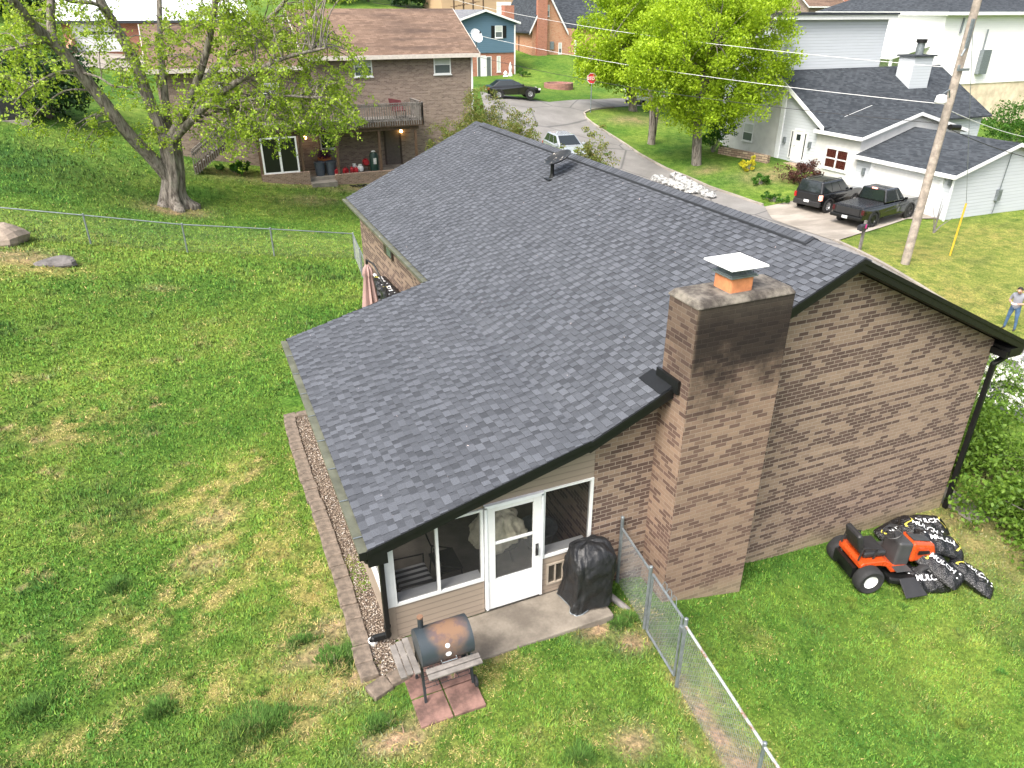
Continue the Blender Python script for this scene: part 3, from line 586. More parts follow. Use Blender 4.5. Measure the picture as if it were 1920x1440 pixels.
def shrub(name, label, cat, loc, rx, ry, h, n, leaf, m, group=None, stem=None, upright=.35, flat=0, flower=None, irr=.35):
    loc = np.array(loc, float); T = thing(name, label, cat, loc, group=group)
    k = max(10, n // 60); u = RNG.normal(size=(k, 3)); u /= np.linalg.norm(u, axis=1)[:, None]; u *= (RNG.random(k) ** .38)[:, None]
    lump = 1 + irr * np.sin(np.arctan2(u[:, 1], u[:, 0]) * 3 + RNG.uniform(0, 6)) * .6 + irr * (RNG.random(k) - .5)
    C_ = loc + np.stack([u[:, 0] * rx * lump, u[:, 1] * ry * lump, h * .52 + u[:, 2] * h * .48 * lump], 1)
    pts = clumps(C_, RNG.uniform(.16, .34, k) * min(rx, ry, h) * 1.1, n // k)
    pts[:, 2] = np.maximum(pts[:, 2], loc[2] + .02)
    sh = np.clip(RNG.normal(.5, .22, len(pts)), 0, 1)
    np_mesh("foliage", leaf_quads(pts, leaf * RNG.uniform(.6, 1.3, len(pts)), upright), 4, m, {"shade": sh}, parent=T)
    b = MB()
    for i in range(0, k, max(1, k // 14)): b.tube([loc + RNG.normal(size=3) * (.05, .05, 0) - (0, 0, .1), (loc + C_[i]) / 2 + (0, 0, .1 * h), C_[i]], [.022, .015, .006], 5)
    b.build("stem", stem or WOODGREY, T)
    if flower:
        fm, fn, fs = flower; i = RNG.integers(0, len(pts), fn); out = pts[i] + (pts[i] - (loc + (0, 0, h * .4))) * .08; out[:, 2] += .05
        np_mesh("blossom", leaf_quads(clumps(out, np.full(fn, .10), 9), fs, 1.2, .9), 4, fm, {"shade": np.full(fn * 9, .5)}, parent=T)
    return T
# ------------------------------------------------------------------ gravel bed with block edging
EDGE = mat("edging_concrete", (.165, .13, .10), .9, var=.5, scale=7, bump=.4, bscale=50)
EG = "edging blocks around the gravel bed"; EL = "weathered tan flat block in the edging around the gravel bed"
def block(x0, x1, y0, y1, z, rz=0):
    b = MB(); cx, cy = (x0 + x1) / 2, (y0 + y1) / 2; c, s_ = math.cos(rz), math.sin(rz); j = lambda: random.uniform(-.012, .012)
    P = []
    for zz in (z - .16, z):
        for x, y in ((x0, y0), (x1, y0), (x1, y1), (x0, y1)):
            dx, dy = x - cx + j(), y - cy + j(); P.append((cx + dx * c - dy * s_, cy + dx * s_ + dy * c, zz + j() * .5))
    b.hexa(P); return b.build("edging_block", EDGE, None, EL, "edging block", EG, bevel=.014)
y = -.62; k = 0
while y < 7.6:
    L = random.uniform(.27, .42); xo = .955 + .03 * math.sin(y * .8) + random.uniform(-.012, .012); block(xo, xo + .27, y, min(y + L - .01, 7.7), .02 + random.uniform(-.01, .012), random.uniform(-.05, .05)); y += L
block(.99, 1.32, -.97, -.70, .02, .35); block(1.32, 1.62, -.86, -.62, .015, .2); block(1.0, 1.28, 7.70, 7.95, .02, .1); block(1.28, 1.56, 7.72, 7.95, .02, 0)
t = NT("pebbles"); sh = t.attr("shade"); r_ = t.n("ValToRGB"); t.link(sh, r_.inputs[0]); cr = r_.color_ramp
for i, (p_, c_) in enumerate([(0, (.05, .036, .027, 1)), (.3, (.135, .096, .07, 1)), (.55, (.21, .165, .125, 1)), (.8, (.29, .235, .175, 1)), (1, (.45, .42, .38, 1))]):
    e = cr.elements[i] if i < 2 else cr.elements.new(p_)
    e.position = p_; e.color = c_
t.set(r_.outputs[0], .7, 0, .3)
n = 7500; px_ = RNG.uniform(1.2, 1.58, n); py_ = RNG.uniform(-.7, 7.75, n); e = RNG.random(n) < .10; px_[e] = RNG.uniform(1.2, 1.75, e.sum()); py_[e] = RNG.uniform(-.72, .1, e.sum())
sz = RNG.uniform(.008, .019, n); cen = np.stack([px_, py_, -.045 + RNG.uniform(0, .03, n)], 1)
O = np.array([(1, 0, 0), (0, 1, 0), (-1, 0, 0), (0, -1, 0), (0, 0, .7), (0, 0, -.7)]); F = [(0, 1, 4), (1, 2, 4), (2, 3, 4), (3, 0, 4)]
an = RNG.uniform(0, 6.28, n); sc = np.stack([RNG.uniform(.8, 1.5, n), RNG.uniform(.7, 1.1, n), RNG.uniform(.6, 1, n)], 1) * sz[:, None]
V = O[None] * sc[:, None]; Vr = V.copy(); Vr[..., 0] = V[..., 0] * np.cos(an)[:, None] - V[..., 1] * np.sin(an)[:, None]; Vr[..., 1] = V[..., 0] * np.sin(an)[:, None] + V[..., 1] * np.cos(an)[:, None]
Vr += cen[:, None]; tri = np.concatenate([Vr[:, f] for f in F]); np_mesh("gravel", tri, 3, t.mat, {"shade": np.tile(RNG.random(n), 4)}, kind='stuff', label="mixed brown and white pebbles in the bed beside the porch", cat="gravel")
b = MB(); b.box(1.15, 1.6, -.7, 7.8, -.3, -.05); b.build("gravel_base", mat("damp_soil", (.13, .10, .075), .95, var=.4, bump=.4), kind='structure')
t = NT("patio_concrete"); n1 = t.noise(t.pos(), 1.3, 5, .65); n2 = t.noise(t.pos(), 22, 5, .7); c = t.mix(t.ramp(n1, .35, .7), (.115, .098, .078), (.235, .205, .165)); c = t.mix(1, c, t.mix(n2, (.75, .75, .75), (1.2, 1.2, 1.2)), 'MULTIPLY'); t.set(c, .9); t.bump(n2, .3, .006)
b = MB(); b.box(1.70, 5.05, -.90, -.013, -.4, -.055); b.build("patio", t.mat, kind='structure', bevel=.02)
PAV = mat("red_paver", (.19, .108, .088), .9, var=.7, scale=3.5, bump=.3)
for i, (xa, ya) in enumerate([(1.53, -1.19), (2.02, -1.19), (1.53, -1.69), (2.02, -1.69)]):
    b = MB(); b.box(xa, xa + .47, ya, ya + .48, -.14, -.045 + i % 2 * .004)
    b.build("paving_slab", PAV, None, "faded red square paving slab under the barrel smoker, " + ["back left of the four", "back right of the four", "front left of the four", "front right of the four"][i], "paving slab", "paving slabs under the smoker", bevel=.012)
# ------------------------------------------------------------------ barrel smoker
S = thing("barrel_smoker", "rusty black barrel smoker on legs with grey wooden shelves", "grill", (2.06, -1.15, -.045))
t = NT("rusted_lid"); p = t.pos(); n = t.noise(p, 5, 5, .65); sp = t.n("SeparateXYZ"); t.link(p, sp.inputs[0])
dx = t.math('DIVIDE', t.math('SUBTRACT', sp.outputs[0], 2.13), .30); dz = t.math('DIVIDE', t.math('SUBTRACT', sp.outputs[1], -1.16), .26); r2 = t.math('ADD', t.math('MULTIPLY', dx, dx), t.math('MULTIPLY', dz, dz))
rm = t.ramp(t.math('ADD', r2, t.math('MULTIPLY', t.math('SUBTRACT', n, .5), 1.3)), .15, 1.35, 1, 0)
rc = t.mix(t.ramp(t.noise(p, 7, 4), .42, .62), (.19, .108, .062), (.115, .072, .066)); rc = t.mix(t.ramp(n, .58, .72), rc, (.22, .155, .085)); rm = t.math('MULTIPLY', rm, .88); c = t.mix(rm, (.036, .046, .053), rc)
t.set(c, t.mix(rm, (.35, .35, .35), (.9, .9, .9)), 0, .4); t.bump(n, .15, .01); LID = t.mat
SMK = mat("smoker_black_steel", (.035, .043, .049), .45, .2, var=.3, scale=7); cy_, cz_, R_ = -1.10, .80, .27; xa, xb = 1.70, 2.45
def half(b, a0, a1, r, x0, x1, n=12):
    vs = []; 
    for x in (x0, x1):
        vs += [(x, cy_ + r * math.cos(a0 + (a1 - a0) * k / n), cz_ + r * math.sin(a0 + (a1 - a0) * k / n)) for k in range(n + 1)]
    fs = [(k, k + 1, n + 2 + k, n + 1 + k) for k in range(n)] + [tuple(range(n + 1))[::-1], tuple(range(n + 1, 2 * n + 2)), (0, n + 1, 2 * n + 1, n)]
    b.add(vs, fs)
b = MB(); half(b, rad(-8), rad(202), R_ + .006, xa - .008, xb + .008, 18); b.build("lid", LID, S, smooth=True)
b = MB(); half(b, rad(202), rad(352), R_, xa, xb, 14); b.build("barrel", SMK, S, smooth=True)
b = MB(); b.cyl((1.80, -.98, cz_ + .2), (1.80, -.98, cz_ + .43), .04, 14); b.build("smokestack", SMK, S)
b = MB(); b.cyl((1.80, -.98, cz_ + .431), (1.80, -.98, cz_ + .455), .045, 14); b.build("stack_cap", mat("rusty_cap", (.16, .09, .055), .9), S)
def on_lid(x, ang, h=.012): return Vector((x, cy_ + (R_ + h) * math.cos(ang), cz_ + (R_ + h) * math.sin(ang)))
for nm, ang, rx, rz_ in (("thermometer", rad(150), .033, .033), ("badge", rad(176), .042, .032)):
    b = MB(); o_ = on_lid(2.07, ang, .006); nrm = Vector((0, math.cos(ang), math.sin(ang))); tv = nrm.cross(Vector((1, 0, 0)))
    vs = [o_ + nrm * h + Vector((1, 0, 0)) * rx * math.cos(k * .3927) + tv * rz_ * math.sin(k * .3927) for h in (0, .012) for k in range(16)]
    b.add(vs, [tuple(range(16, 32))] + [(k, (k + 1) % 16, 16 + (k + 1) % 16, 16 + k) for k in range(16)]); b.build(nm, WHITE, S)
b = MB(); b.tube([on_lid(1.96, rad(195), .0), on_lid(1.96, rad(195), .05), on_lid(2.18, rad(195), .05), on_lid(2.18, rad(195), 0)], .009, 6); b.build("handle", STEEL, S)
for k in range(3):
    b = MB(); y0 = -1.40 + k * 0; 
    b.box(1.37 + k * .098, 1.37 + k * .098 + .088, -1.42 + .02 * (k % 2), -.80 + .03 * k, .665, .70); b.build("side_shelf_board", WOODGREY, S, bevel=.008)
for k in range(2):
    b = MB(); b.box(1.72, 2.50, -1.575 + k * .095, -1.575 + k * .095 + .085, .64 + k * .012, .672 + k * .012); b.build("front_shelf_board", WOODGREY, S, bevel=.008)
for x in (1.76, 2.4):
    b = MB(); b.box(x, x + .025, -1.56, -1.33, .615, .638); b.build("shelf_bracket", SMK, S)
for x, y in ((1.71, -1.32), (1.71, -.86), (2.43, -1.32), (2.43, -.86)):
    b = MB(); zb = -.045 if x < 2 else .03; b.beam((x, y, zb), (x + (.0 if x < 2 else -.02), y * .55 - .5, .62), .036, .036, up=(0, 1, 0)); b.build("leg", SMK, S)
    if x > 2:
        b = MB(); b.cyl((x + .02, y, .045), (x + .06, y, .045), .09, 20); wl = b.build("wheel", RUBBER, S, bevel=.01); b = MB(); b.cyl((x + .061, y, .045), (x + .07, y, .045), .016, 10); b.build("hub", CHROME, wl)
b = MB()
for k in range(6): b.cyl((1.72, -1.26 + k * .068, .16), (2.42, -1.26 + k * .068, .16), .005, 5)
for k in range(5): b.cyl((1.74 + k * .165, -1.28, .165), (1.74 + k * .165, -.9, .165), .005, 5)
b.build("bottom_rack", SMK, S)
b = MB(); b.lathe([(.0, 0), (.055, 0), (.07, .13), (.066, .13), (.052, .01), (0, .01)], 18, Matrix.Translation((2.10, -1.38, .38))); b.build("grease_pail", CHROME, S)
# ------------------------------------------------------------------ covered grill
def loft_cover(levels, n=40, fold=.03, seed=1):
    rr = random.Random(seed); ph = [rr.uniform(0, 6) for _ in range(6)]; vs = []; fs = []
    for li, (z, cx, cy, hx, hy, pw) in enumerate(levels):
        for k in range(n):
            t_ = 2 * math.pi * k / n; c, s_ = math.cos(t_), math.sin(t_); r = 1 + fold * (math.sin(5 * t_ + ph[0] + z * 2) + .7 * math.sin(9 * t_ + ph[1] - z * 4) + .5 * math.sin(14 * t_ + ph[2] + z * 7)) * (1.2 - z * .4)
            vs.append((cx + hx * r * math.copysign(abs(c) ** pw, c), cy + hy * r * math.copysign(abs(s_) ** pw, s_), z + fold * .6 * math.sin(4 * t_ + ph[3] + li)))
    for i in range(len(levels) - 1):
        for k in range(n): k2 = (k + 1) % n; fs.append((i * n + k, i * n + k2, (i + 1) * n + k2, (i + 1) * n + k))
    fs.append(tuple((len(levels) - 1) * n + k for k in range(n))); return vs, fs
t = NT("black_vinyl_cover"); n = t.noise(t.pos(), 7, 5, .65); c = t.mix(t.ramp(t.noise(t.pos(), 30, 4, .7), .62, .72, 0, .35), (.012, .0125, .0135), (.14, .13, .12)); t.set(c, .42, 0, .45); t.bump(n, .5, .05); COVER = t.mat
CG = thing("covered_grill", "grill under a black vinyl cover on the patio by the chain link fence", "grill", (4.84, -.36, -.055))
lv = [(-.02, 4.80, -.36, .40, .36, .45), (.12, 4.82, -.36, .37, .34, .45), (.35, 4.85, -.37, .36, .31, .45), (.6, 4.86, -.37, .37, .29, .4), (.74, 4.87, -.37, .38, .28, .4), (.86, 4.87, -.36, .37, .26, .42), (.97, 4.86, -.33, .34, .21, .5), (1.05, 4.85, -.30, .30, .14, .55), (1.08, 4.85, -.28, .20, .07, .7)]
vs, fs = loft_cover(lv, 64, .045, 4); b = MB(); b.add(vs, fs); o = b.build("cover", COVER, CG, smooth=True); m_ = o.modifiers.new("sub", 'SUBSURF'); m_.levels = 2; m_.render_levels = 2; tx_ = bpy.data.textures.new('folds', 'CLOUDS'); tx_.noise_scale = .16; tx_.noise_depth = 3; dm = o.modifiers.new('folds', 'DISPLACE'); dm.texture = tx_; dm.strength = .07; dm.mid_level = .5
vs2 = [v for v in vs[:48]]; b = MB(); b.tube([Vector(v) + Vector((0, 0, -.008)) for v in vs2] + [Vector(vs2[0]) + Vector((0, 0, -.008))], .008, 5); b.build("hem", STEEL, CG)
for x, y in ((4.58, -.6), (5.12, -.6), (4.58, -.12), (5.12, -.12)):
    b = MB(); b.lathe([(.0, 0), (.025, 0), (.03, .03), (.0, .06)], 10, Matrix.Translation((x, y, -.055))); b.build("caster", RUBBER, CG)
b = MB(); b.tube([(5.13, -.35, -.0), (5.22, -.42, -.10), (5.34, -.56, -.20), (5.44, -.74, -.27)], [.06, .06, .06, .062], 14); tag(b.build("drain_pipe", mat("grey_pipe", (.16, .15, .14), .6), None, "short grey drain pipe at the patio corner by the covered grill", "pipe"))
# ------------------------------------------------------------------ chain link
MESHW = mat("chain_wire", (.17, .18, .18), .55, .4, var=.3, scale=3)
def chain(b, p, q, h, step=.085, r=.0024, lift=.03, over=.035):
    p = Vector(p); q = Vector(q); d = q - p; L = math.hypot(d.x, d.y); n = int((L + h) / step) + 1; H_ = h + over - lift
    P = lambda u, v: p + d * (u / L) + Vector((0, 0, v + lift))
    for i in range(n):
        for sgn in (1, -1):
            c = i * step if sgn == -1 else -H_ + i * step; u0, u1, v0, v1 = c, c + sgn * H_, 0, H_
            if sgn == 1:
                if u0 < 0: v0 = -u0; u0 = 0
                if u1 > L: v1 = H_ - (u1 - L); u1 = L
                if u0 >= L or v1 <= v0: continue
            else:
                if u0 > L: v0 = u0 - L; u0 = L
                if u1 < 0: v1 = H_ + u1; u1 = 0
                if v1 <= v0: continue
            b.tube([P(u0, v0), P(u1, v1)], r, 3, False)
def post(b, x, y, z0, z1, r=.03): b.cyl((x, y, z0 - .1), (x, y, z1), r, 12); b.ell((x, y, z1), (r * 1.15, r * 1.15, r * .8), 10, 6)
t = NT("rusty_rail"); n = t.noise(t.pos(), 3.5, 5, .7); t.set(t.mix(t.ramp(n, .5, .62), (.42, .44, .44), (.24, .11, .05)), .6, .4); RAIL = t.mat
F1 = thing("chain_link_fence", "chain link fence with rusty top rail running from the chimney to the bottom edge", "fence", (5.25, -3, -.4))
g0 = -.36; tp = .94
for (x, y, z1) in ((5.62, -.06, 1.15), (5.475, -1.17, 1.02), (5.335, -2.30, 1.02), (5.07, -4.28, .95), (4.86, -6.0, .95)):
    b = MB(); post(b, x, y, gz(x, y), z1, .03 if y > -3 else .025); b.build("post", STEEL, F1)
for a_, c_ in (((5.62, -.06, tp), (5.475, -1.17, tp)), ((5.335, -2.30, tp - .04), (5.07, -4.28, tp - .05)), ((5.07, -4.28, tp - .05), (4.86, -6.0, tp - .06))):
    b = MB(); b.cyl(a_, c_, .021, 10); b.build("top_rail", RAIL if a_[1] < -2 else STEEL, F1)
    b = MB(); za = gz(a_[0], a_[1]); b_h = a_[2] - za; chain(b, (a_[0], a_[1], za), (c_[0], c_[1], c_[2] - b_h), b_h); b.build("chain_mesh", MESHW, F1)
G1 = thing("chain_link_gate", "narrow chain link gate between two double posts near the chimney", "gate", (5.41, -1.74, -.35))
pa, pb = Vector((5.462, -1.26, 0)), Vector((5.352, -2.19, 0))
b = MB(); zt, zb = .95, -.24
for a_, c_ in (((pa.x, pa.y, zb), (pa.x, pa.y, zt)), ((pb.x, pb.y, zb), (pb.x, pb.y, zt)), ((pa.x, pa.y, zt), (pb.x, pb.y, zt)), ((pa.x, pa.y, zb), (pb.x, pb.y, zb))): b.cyl(a_, c_, .021, 10)
b.build("gate_frame", STEEL, G1)
b = MB(); chain(b, (pa.x, pa.y, zb - .02), (pb.x, pb.y, zb - .02), zt - zb); b.build("chain_mesh", MESHW, G1)
b = MB()
for k in range(3): u = .3 + k * .16; c = pa.lerp(pb, u); b.tube([c + Vector((0, 0, zt)), c + Vector((.03, -.02, zt + .10)), c + Vector((.02, -.10, zt + .12)), c + Vector((0, -.14, zt))], .007, 5)
b.build("loose_wire", STEEL, G1)
b = MB(); b.box(pb.x - .03, pb.x + .03, pb.y - .08, pb.y + .01, .72, .80); b.build("latch", STEEL, G1)
# rear fence
F2 = thing("chain_link_fence", "long chain link fence across the back lawn in front of the big tree", "fence", (0, 22, 0))
RP = [(-14, 22.2), (-11.0, 22.1), (-7.2, 22.05), (-3.9, 22.0), (-.7, 22.0), (2.5, 22.0), (5.78, 22.0), (5.45, 19.2)]
for x, y in RP: b = MB(); post(b, x, y, gz(x, y), gz(x, y) + 1.16, .032); b.build("post", STEEL, F2)
for (xa, ya), (xb, yb) in zip(RP[:-1], RP[1:]):
    za, zb = gz(xa, ya), gz(xb, yb); b = MB(); b.cyl((xa, ya, za + 1.12), (xb, yb, zb + 1.12), .023, 8); b.build("top_rail", STEEL, F2)
    b = MB(); chain(b, (xa, ya, za), (xb, yb, zb), 1.1, .09, .0017); b.build("chain_mesh", MESHW, F2)
G2 = thing("chain_link_gate", "chain link gate at the far back corner of the brick house", "gate", (5.3, 18.2, -.5))
b = MB(); za = gz(5.35, 18.4)
for a_, c_ in (((5.44, 19.05, za), (5.44, 19.05, za + 1.1)), ((5.28, 17.5, za), (5.28, 17.5, za + 1.1)), ((5.44, 19.05, za + 1.1), (5.28, 17.5, za + 1.1)), ((5.44, 19.05, za + .1), (5.28, 17.5, za + .1))): b.cyl(a_, c_, .024, 8)
b.build("gate_frame", STEEL, G2); b = MB(); chain(b, (5.44, 19.05, za), (5.28, 17.5, za), 1.05, .34, .002); b.build("chain_mesh", MESHW, G2)
# ------------------------------------------------------------------ mulch bags
t = NT("bag_plastic"); p = t.obj(); n = t.noise(t.vmul(p, (1, 2.2, 1)), 7, 5, .65); n2 = t.noise(p, 26, 3); t.set(t.mix(t.ramp(n, .54, .70, 0, .55), (.008, .008, .009), (.085, .085, .092)), .20, 0, .6); t.bump(t.math('ADD', n, t.math('MULTIPLY', n2, .35)), .8, .06); BAG = t.mat  # grey noise patches paint a sheen into the black plastic colour
INKW = mat("white_print", (.72, .73, .74), .5, var=.05); INKY = mat("yellow_print", (.55, .48, .08), .5, var=.1)
_tc = {}
def word(txt):
    if txt not in _tc:
        cu = bpy.data.curves.new("lettering", 'FONT'); cu.body = txt; cu.align_x = 'CENTER'; cu.align_y = 'CENTER'; cu.size = 1; cu.offset = .018
        o = bpy.data.objects.new("tmp", cu); COL.objects.link(o); bpy.context.view_layer.update()
        me = bpy.data.meshes.new_from_object(o.evaluated_get(bpy.context.evaluated_depsgraph_get())); bm = bmesh.new(); bm.from_mesh(me); bmesh.ops.triangulate(bm, faces=bm.faces); bmesh.ops.subdivide_edges(bm, edges=bm.edges, cuts=2, use_grid_fill=True); bmesh.ops.triangulate(bm, faces=bm.faces); bm.to_mesh(me); bm.free()
        _tc[txt] = ([tuple(v.co) for v in me.vertices], [tuple(f.vertices) for f in me.polygons]); bpy.data.objects.remove(o); bpy.data.curves.remove(cu); bpy.data.meshes.remove(me)
    return _tc[txt]
BL, BWd, BT = .46, .27, .14
def bag_z(x, y, seed=0):
    u, v = min(abs(x / BL), 1), min(abs(y / BWd), 1); return BT * (max(0, 1 - u ** 4) ** .6) * (max(0, 1 - v ** 3) ** .6) * (1 + .16 * math.sin(x * 12 + seed) * math.cos(y * 10 + seed * 2) + .10 * math.sin(x * 29 + y * 13 + seed) + .03 * math.sin(y * 37 - x * 21 + seed * 3))
def mulch_bag(label, group, loc, rz, tilt=(0, 0), seed=0, words=True):
    T = thing("mulch_bag", label, "mulch bag", loc, 0, group); T.rotation_euler = (tilt[0], tilt[1], rz); b = MB(); nx, ny = 40, 26; vs = []
    for sgn in (1, -1):
        for j in range(ny + 1):
            for i in range(nx + 1):
                x = -BL + 2 * BL * i / nx; y = -BWd + 2 * BWd * j / ny; pin = 1 - .10 * (abs(x) / BL) ** 6; vs.append((x * (1 - .05 * (abs(y) / BWd) ** 4), y * pin, BT + sgn * (bag_z(x, y, seed) * (1 if sgn > 0 else .95) + .002)))
    fs = []; m_ = (nx + 1) * (ny + 1)
    for s_ in (0, 1):
        for j in range(ny):
            for i in range(nx):
                a_ = s_ * m_ + j * (nx + 1) + i; f_ = (a_, a_ + 1, a_ + nx + 2, a_ + nx + 1); fs.append(f_ if s_ == 0 else f_[::-1])
    b.add(vs, fs); b.build("sack", BAG, T, smooth=True, world=False, fix=False)
    if words:
        tv, tf = word("MULCH"); k = .15; vs = [(x * k, y * k * 1.05, BT + bag_z(x * k, y * k, seed) + .020) for x, y, z in tv]; b = MB(); b.add(vs, tf); b.build("lettering", INKW, T, world=False, fix=False)
        b = MB(); n_ = 12
        fl_ = 1 if int(seed * 10) % 2 else -1; pts = [(fl_ * (.33 - .012 * (seed % 4)) + .05 * math.sin(k_ * .5 + seed), -.15 + .30 * k_ / n_) for k_ in range(n_ + 1)]; vs = []
        for x, y in pts: vs += [(x - .022, y, BT + bag_z(x - .022, y, seed) + .007), (x + .022, y, BT + bag_z(x + .022, y, seed) + .007)]
        b.add(vs, [(2 * i, 2 * i + 1, 2 * i + 3, 2 * i + 2) for i in range(n_)]); b.build("yellow_stripe", INKY, T, world=False, fix=False)
        for cx, cy in ((-fl_ * .33, .1), (-fl_ * .33, -.02 - .02 * (seed % 3))): b = MB(); b.add([(cx + .022 * math.cos(q_), cy + .022 * math.sin(q_), BT + bag_z(cx, cy, seed) + .009) for q_ in [i * .7854 for i in range(8)]], [tuple(range(8))]); b.build("white_dot", INKW, T, world=False, fix=False)
    return T
BG = "mulch bags piled by the mower"
bags = [("black mulch bag lying against the brick wall behind the mower hood", (12.30, -.42, .02), .12, (.30, -.05)), ("black mulch bag with its yellow stripe up, nearest the downspout", (13.05, -.50, .03), -.35, (.18, .05)),
        ("shiny mulch bag draped beside the mower hood, below the wall bags", (12.55, -.88, .24), -.95, (.12, .15)), ("mulch bag on top of the lower heap with white lettering", (12.40, -1.35, .34), -.55, (.15, .25)),
        ("long glossy mulch bag sliding down the middle of the lower heap", (12.0, -1.72, .20), -1.25, (.05, .30)), ("mulch bag standing on end beside the mower front wheel", (11.72, -1.70, .02), -.35, (.55, .0)), ("mulch bag at the bottom right end of the heap, on the grass", (12.55, -2.02, .04), -1.15, (-.15, .40))]
for i, (lb, lc, rz_, tl) in enumerate(bags): lc = (lc[0] - .12, lc[1] + (.12 if lc[1] < -.8 else .04), lc[2]); mulch_bag(lb, BG, (lc[0], lc[1], gz(lc[0], lc[1]) + lc[2]), rz_, tl, i * 1.7)
BG2 = "mulch bags stacked along the back wall"
proto = mulch_bag("black mulch bag in the tall stack along the back wall behind the umbrella", BG2, (4.72, 11.6, gz(4.7, 11.6) + .02), math.pi / 2, (0, 0), 2.3, True)
for k in range(3):
    for i in range(9 if k < 2 else 8):
        yb = 11.6 + k * .98; o = proto if i + k == 0 else copy_tree(proto); o.location = (4.72 + random.uniform(-.04, .04), yb + random.uniform(-.04, .04), gz(4.7, yb) + .01 + i * .19); o.rotation_euler = (random.uniform(-.03, .03), random.uniform(-.03, .03), math.pi / 2 + random.uniform(-.08, .08) + (math.pi if i % 2 else 0))
# ------------------------------------------------------------------ closed patio umbrella
U = thing("patio_umbrella", "closed dusty pink patio umbrella hanging from a black curved arm behind the house", "umbrella", (4.05, 10.6, gz(4, 10.6)))
ux, uy, ut = 3.97, 10.9, 2.55; t = NT("umbrella_fabric"); t.set(t.mix(t.noise(t.pos(), 5), (.30, .19, .17), (.42, .29, .26)), .8); b = MB(); n_ = 32; vs = []; pr_ = [(ut, .03), (ut - .12, .10), (ut - .3, .13), (ut - .34, .10), (ut - .9, .16), (ut - 1.4, .21), (ut - 1.75, .24)]
for z, r in pr_:
    for k in range(n_): q_ = 2 * math.pi * k / n_; rr = r * (1 + .28 * math.cos(8 * q_)); vs.append((ux + rr * math.cos(q_), uy + rr * math.sin(q_), z))
b.add(vs, [(i * n_ + k, i * n_ + (k + 1) % n_, (i + 1) * n_ + (k + 1) % n_, (i + 1) * n_ + k) for i in range(len(pr_) - 1) for k in range(n_)]); b.build("canopy", t.mat, U, smooth=True)
b = MB(); zg = gz(4, 10.6); b.tube([(ux + .3, uy - .9, zg), (ux + .32, uy - .95, 1.2), (ux + .28, uy - .75, 2.1), (ux + .12, uy - .3, 2.62), (ux, uy, 2.66), (ux, uy, 2.5)], .028, 8); b.build("arm", BLACK, U, smooth=True)
b = MB(); b.cyl((ux, uy, ut - .03), (ux, uy, ut + .09), .035, 10); b.build("finial", BLACK, U)
b = MB(); b.box(ux, ux + .6, uy - 1.2, uy - .6, zg - .02, zg + .06); b.build("base_plate", BLACK, U)
# ------------------------------------------------------------------ dish on the roof
zr0 = ZR - S1 * (XR - 8.68)
pn = 80; sx_ = RNG.uniform(EX + .1, XR - .2, pn); zs_ = np.where(sx_ > JX, ZR - S1 * (XR - sx_), EZ + (JZ - .03 - EZ) * (sx_ - EX) / (JX - EX)) + .03; np_mesh("petals", leaf_quads(np.stack([sx_, RNG.uniform(-.2, 16, pn), zs_], 1), RNG.uniform(.015, .045, pn), 3, .4), 4, mat("fallen_petal", (.55, .45, .42), .7), kind='stuff', label="tiny pale petals scattered on the shingle roof", cat="petals")
D = thing("satellite_dish", "black satellite dish tipped up on a pipe mast on the shingle roof", "satellite dish", (8.68, 9.1, zr0))
b = MB(); b.cyl((8.68, 9.1, zr0 - .1), (8.68, 9.1, zr0 + .36), .05, 12); b.build("mast", BLACK, D); b = MB(); b.cyl((8.68, 9.1, zr0 - .08), (8.68, 9.1, zr0 + .09), .10, 14, r2=.055); b.box(8.5, 8.86, 8.93, 9.27, zr0 - .03, zr0 - .02); b.build("pipe_boot", BLACK, D)
t = NT("speckled_black"); n = t.noise(t.pos(), 11, 4, .7); t.set(t.mix(t.ramp(n, .60, .64), (.012, .013, .013), (.45, .42, .37)), .4); M_ = Matrix.Translation((8.80, 9.02, zr0 + .50)) @ Matrix.Rotation(rad(-27), 4, Vector((.39, .92, 0))) @ Matrix.Rotation(rad(9), 4, 'X')
b = MB(); b.lathe([(0, -.09), (.15, -.075), (.28, -.03), (.37, .03), (.375, .035), (.36, .04), (.27, -.01), (.15, -.055), (0, -.07)], 28, M_); b.build("reflector", t.mat, D, smooth=True)
# ------------------------------------------------------------------ porch furniture behind the screens
CH = thing("patio_chair", "reclined porch chair with grey and white striped cushion behind the left screen", "chair", (2.0, .7, -.01)); t = NT("striped_cushion"); sp = t.n("SeparateXYZ"); t.link(t.obj(), sp.inputs[0]); st = t.ramp(t.math('FRACT', t.math('MULTIPLY', sp.outputs[1], 7.5)), .45, .55); t.set(t.mix(st, (.05, .05, .055), (.6, .6, .58)), .8)
b = MB(); b.hexa([(1.85, .35, .42), (2.42, .35, .42), (2.42, .95, .38), (1.85, .95, .38), (1.85, .35, .54), (2.42, .35, .54), (2.42, .95, .50), (1.85, .95, .50)]); b.build("cushion", t.mat, CH, bevel=.04)
b = MB(); b.hexa([(1.66, .35, .5), (1.80, .35, .45), (1.80, .95, .45), (1.66, .95, .5), (1.62, .35, 1.0), (1.74, .35, 1.02), (1.74, .95, 1.02), (1.62, .95, 1.0)]); b.build("back_cushion", t.mat, CH, bevel=.05)
for y in (.3, 1.0): b = MB(); b.tube([(2.4, y, 0), (2.42, y, .62), (1.75, y, .66), (1.68, y, 0)], .016, 6); b.build("frame", PLASTICBLK, CH)
C2 = thing("metal_chair", "thin black metal chair frame behind the second screen pane", "chair", (2.75, .9, -.01))
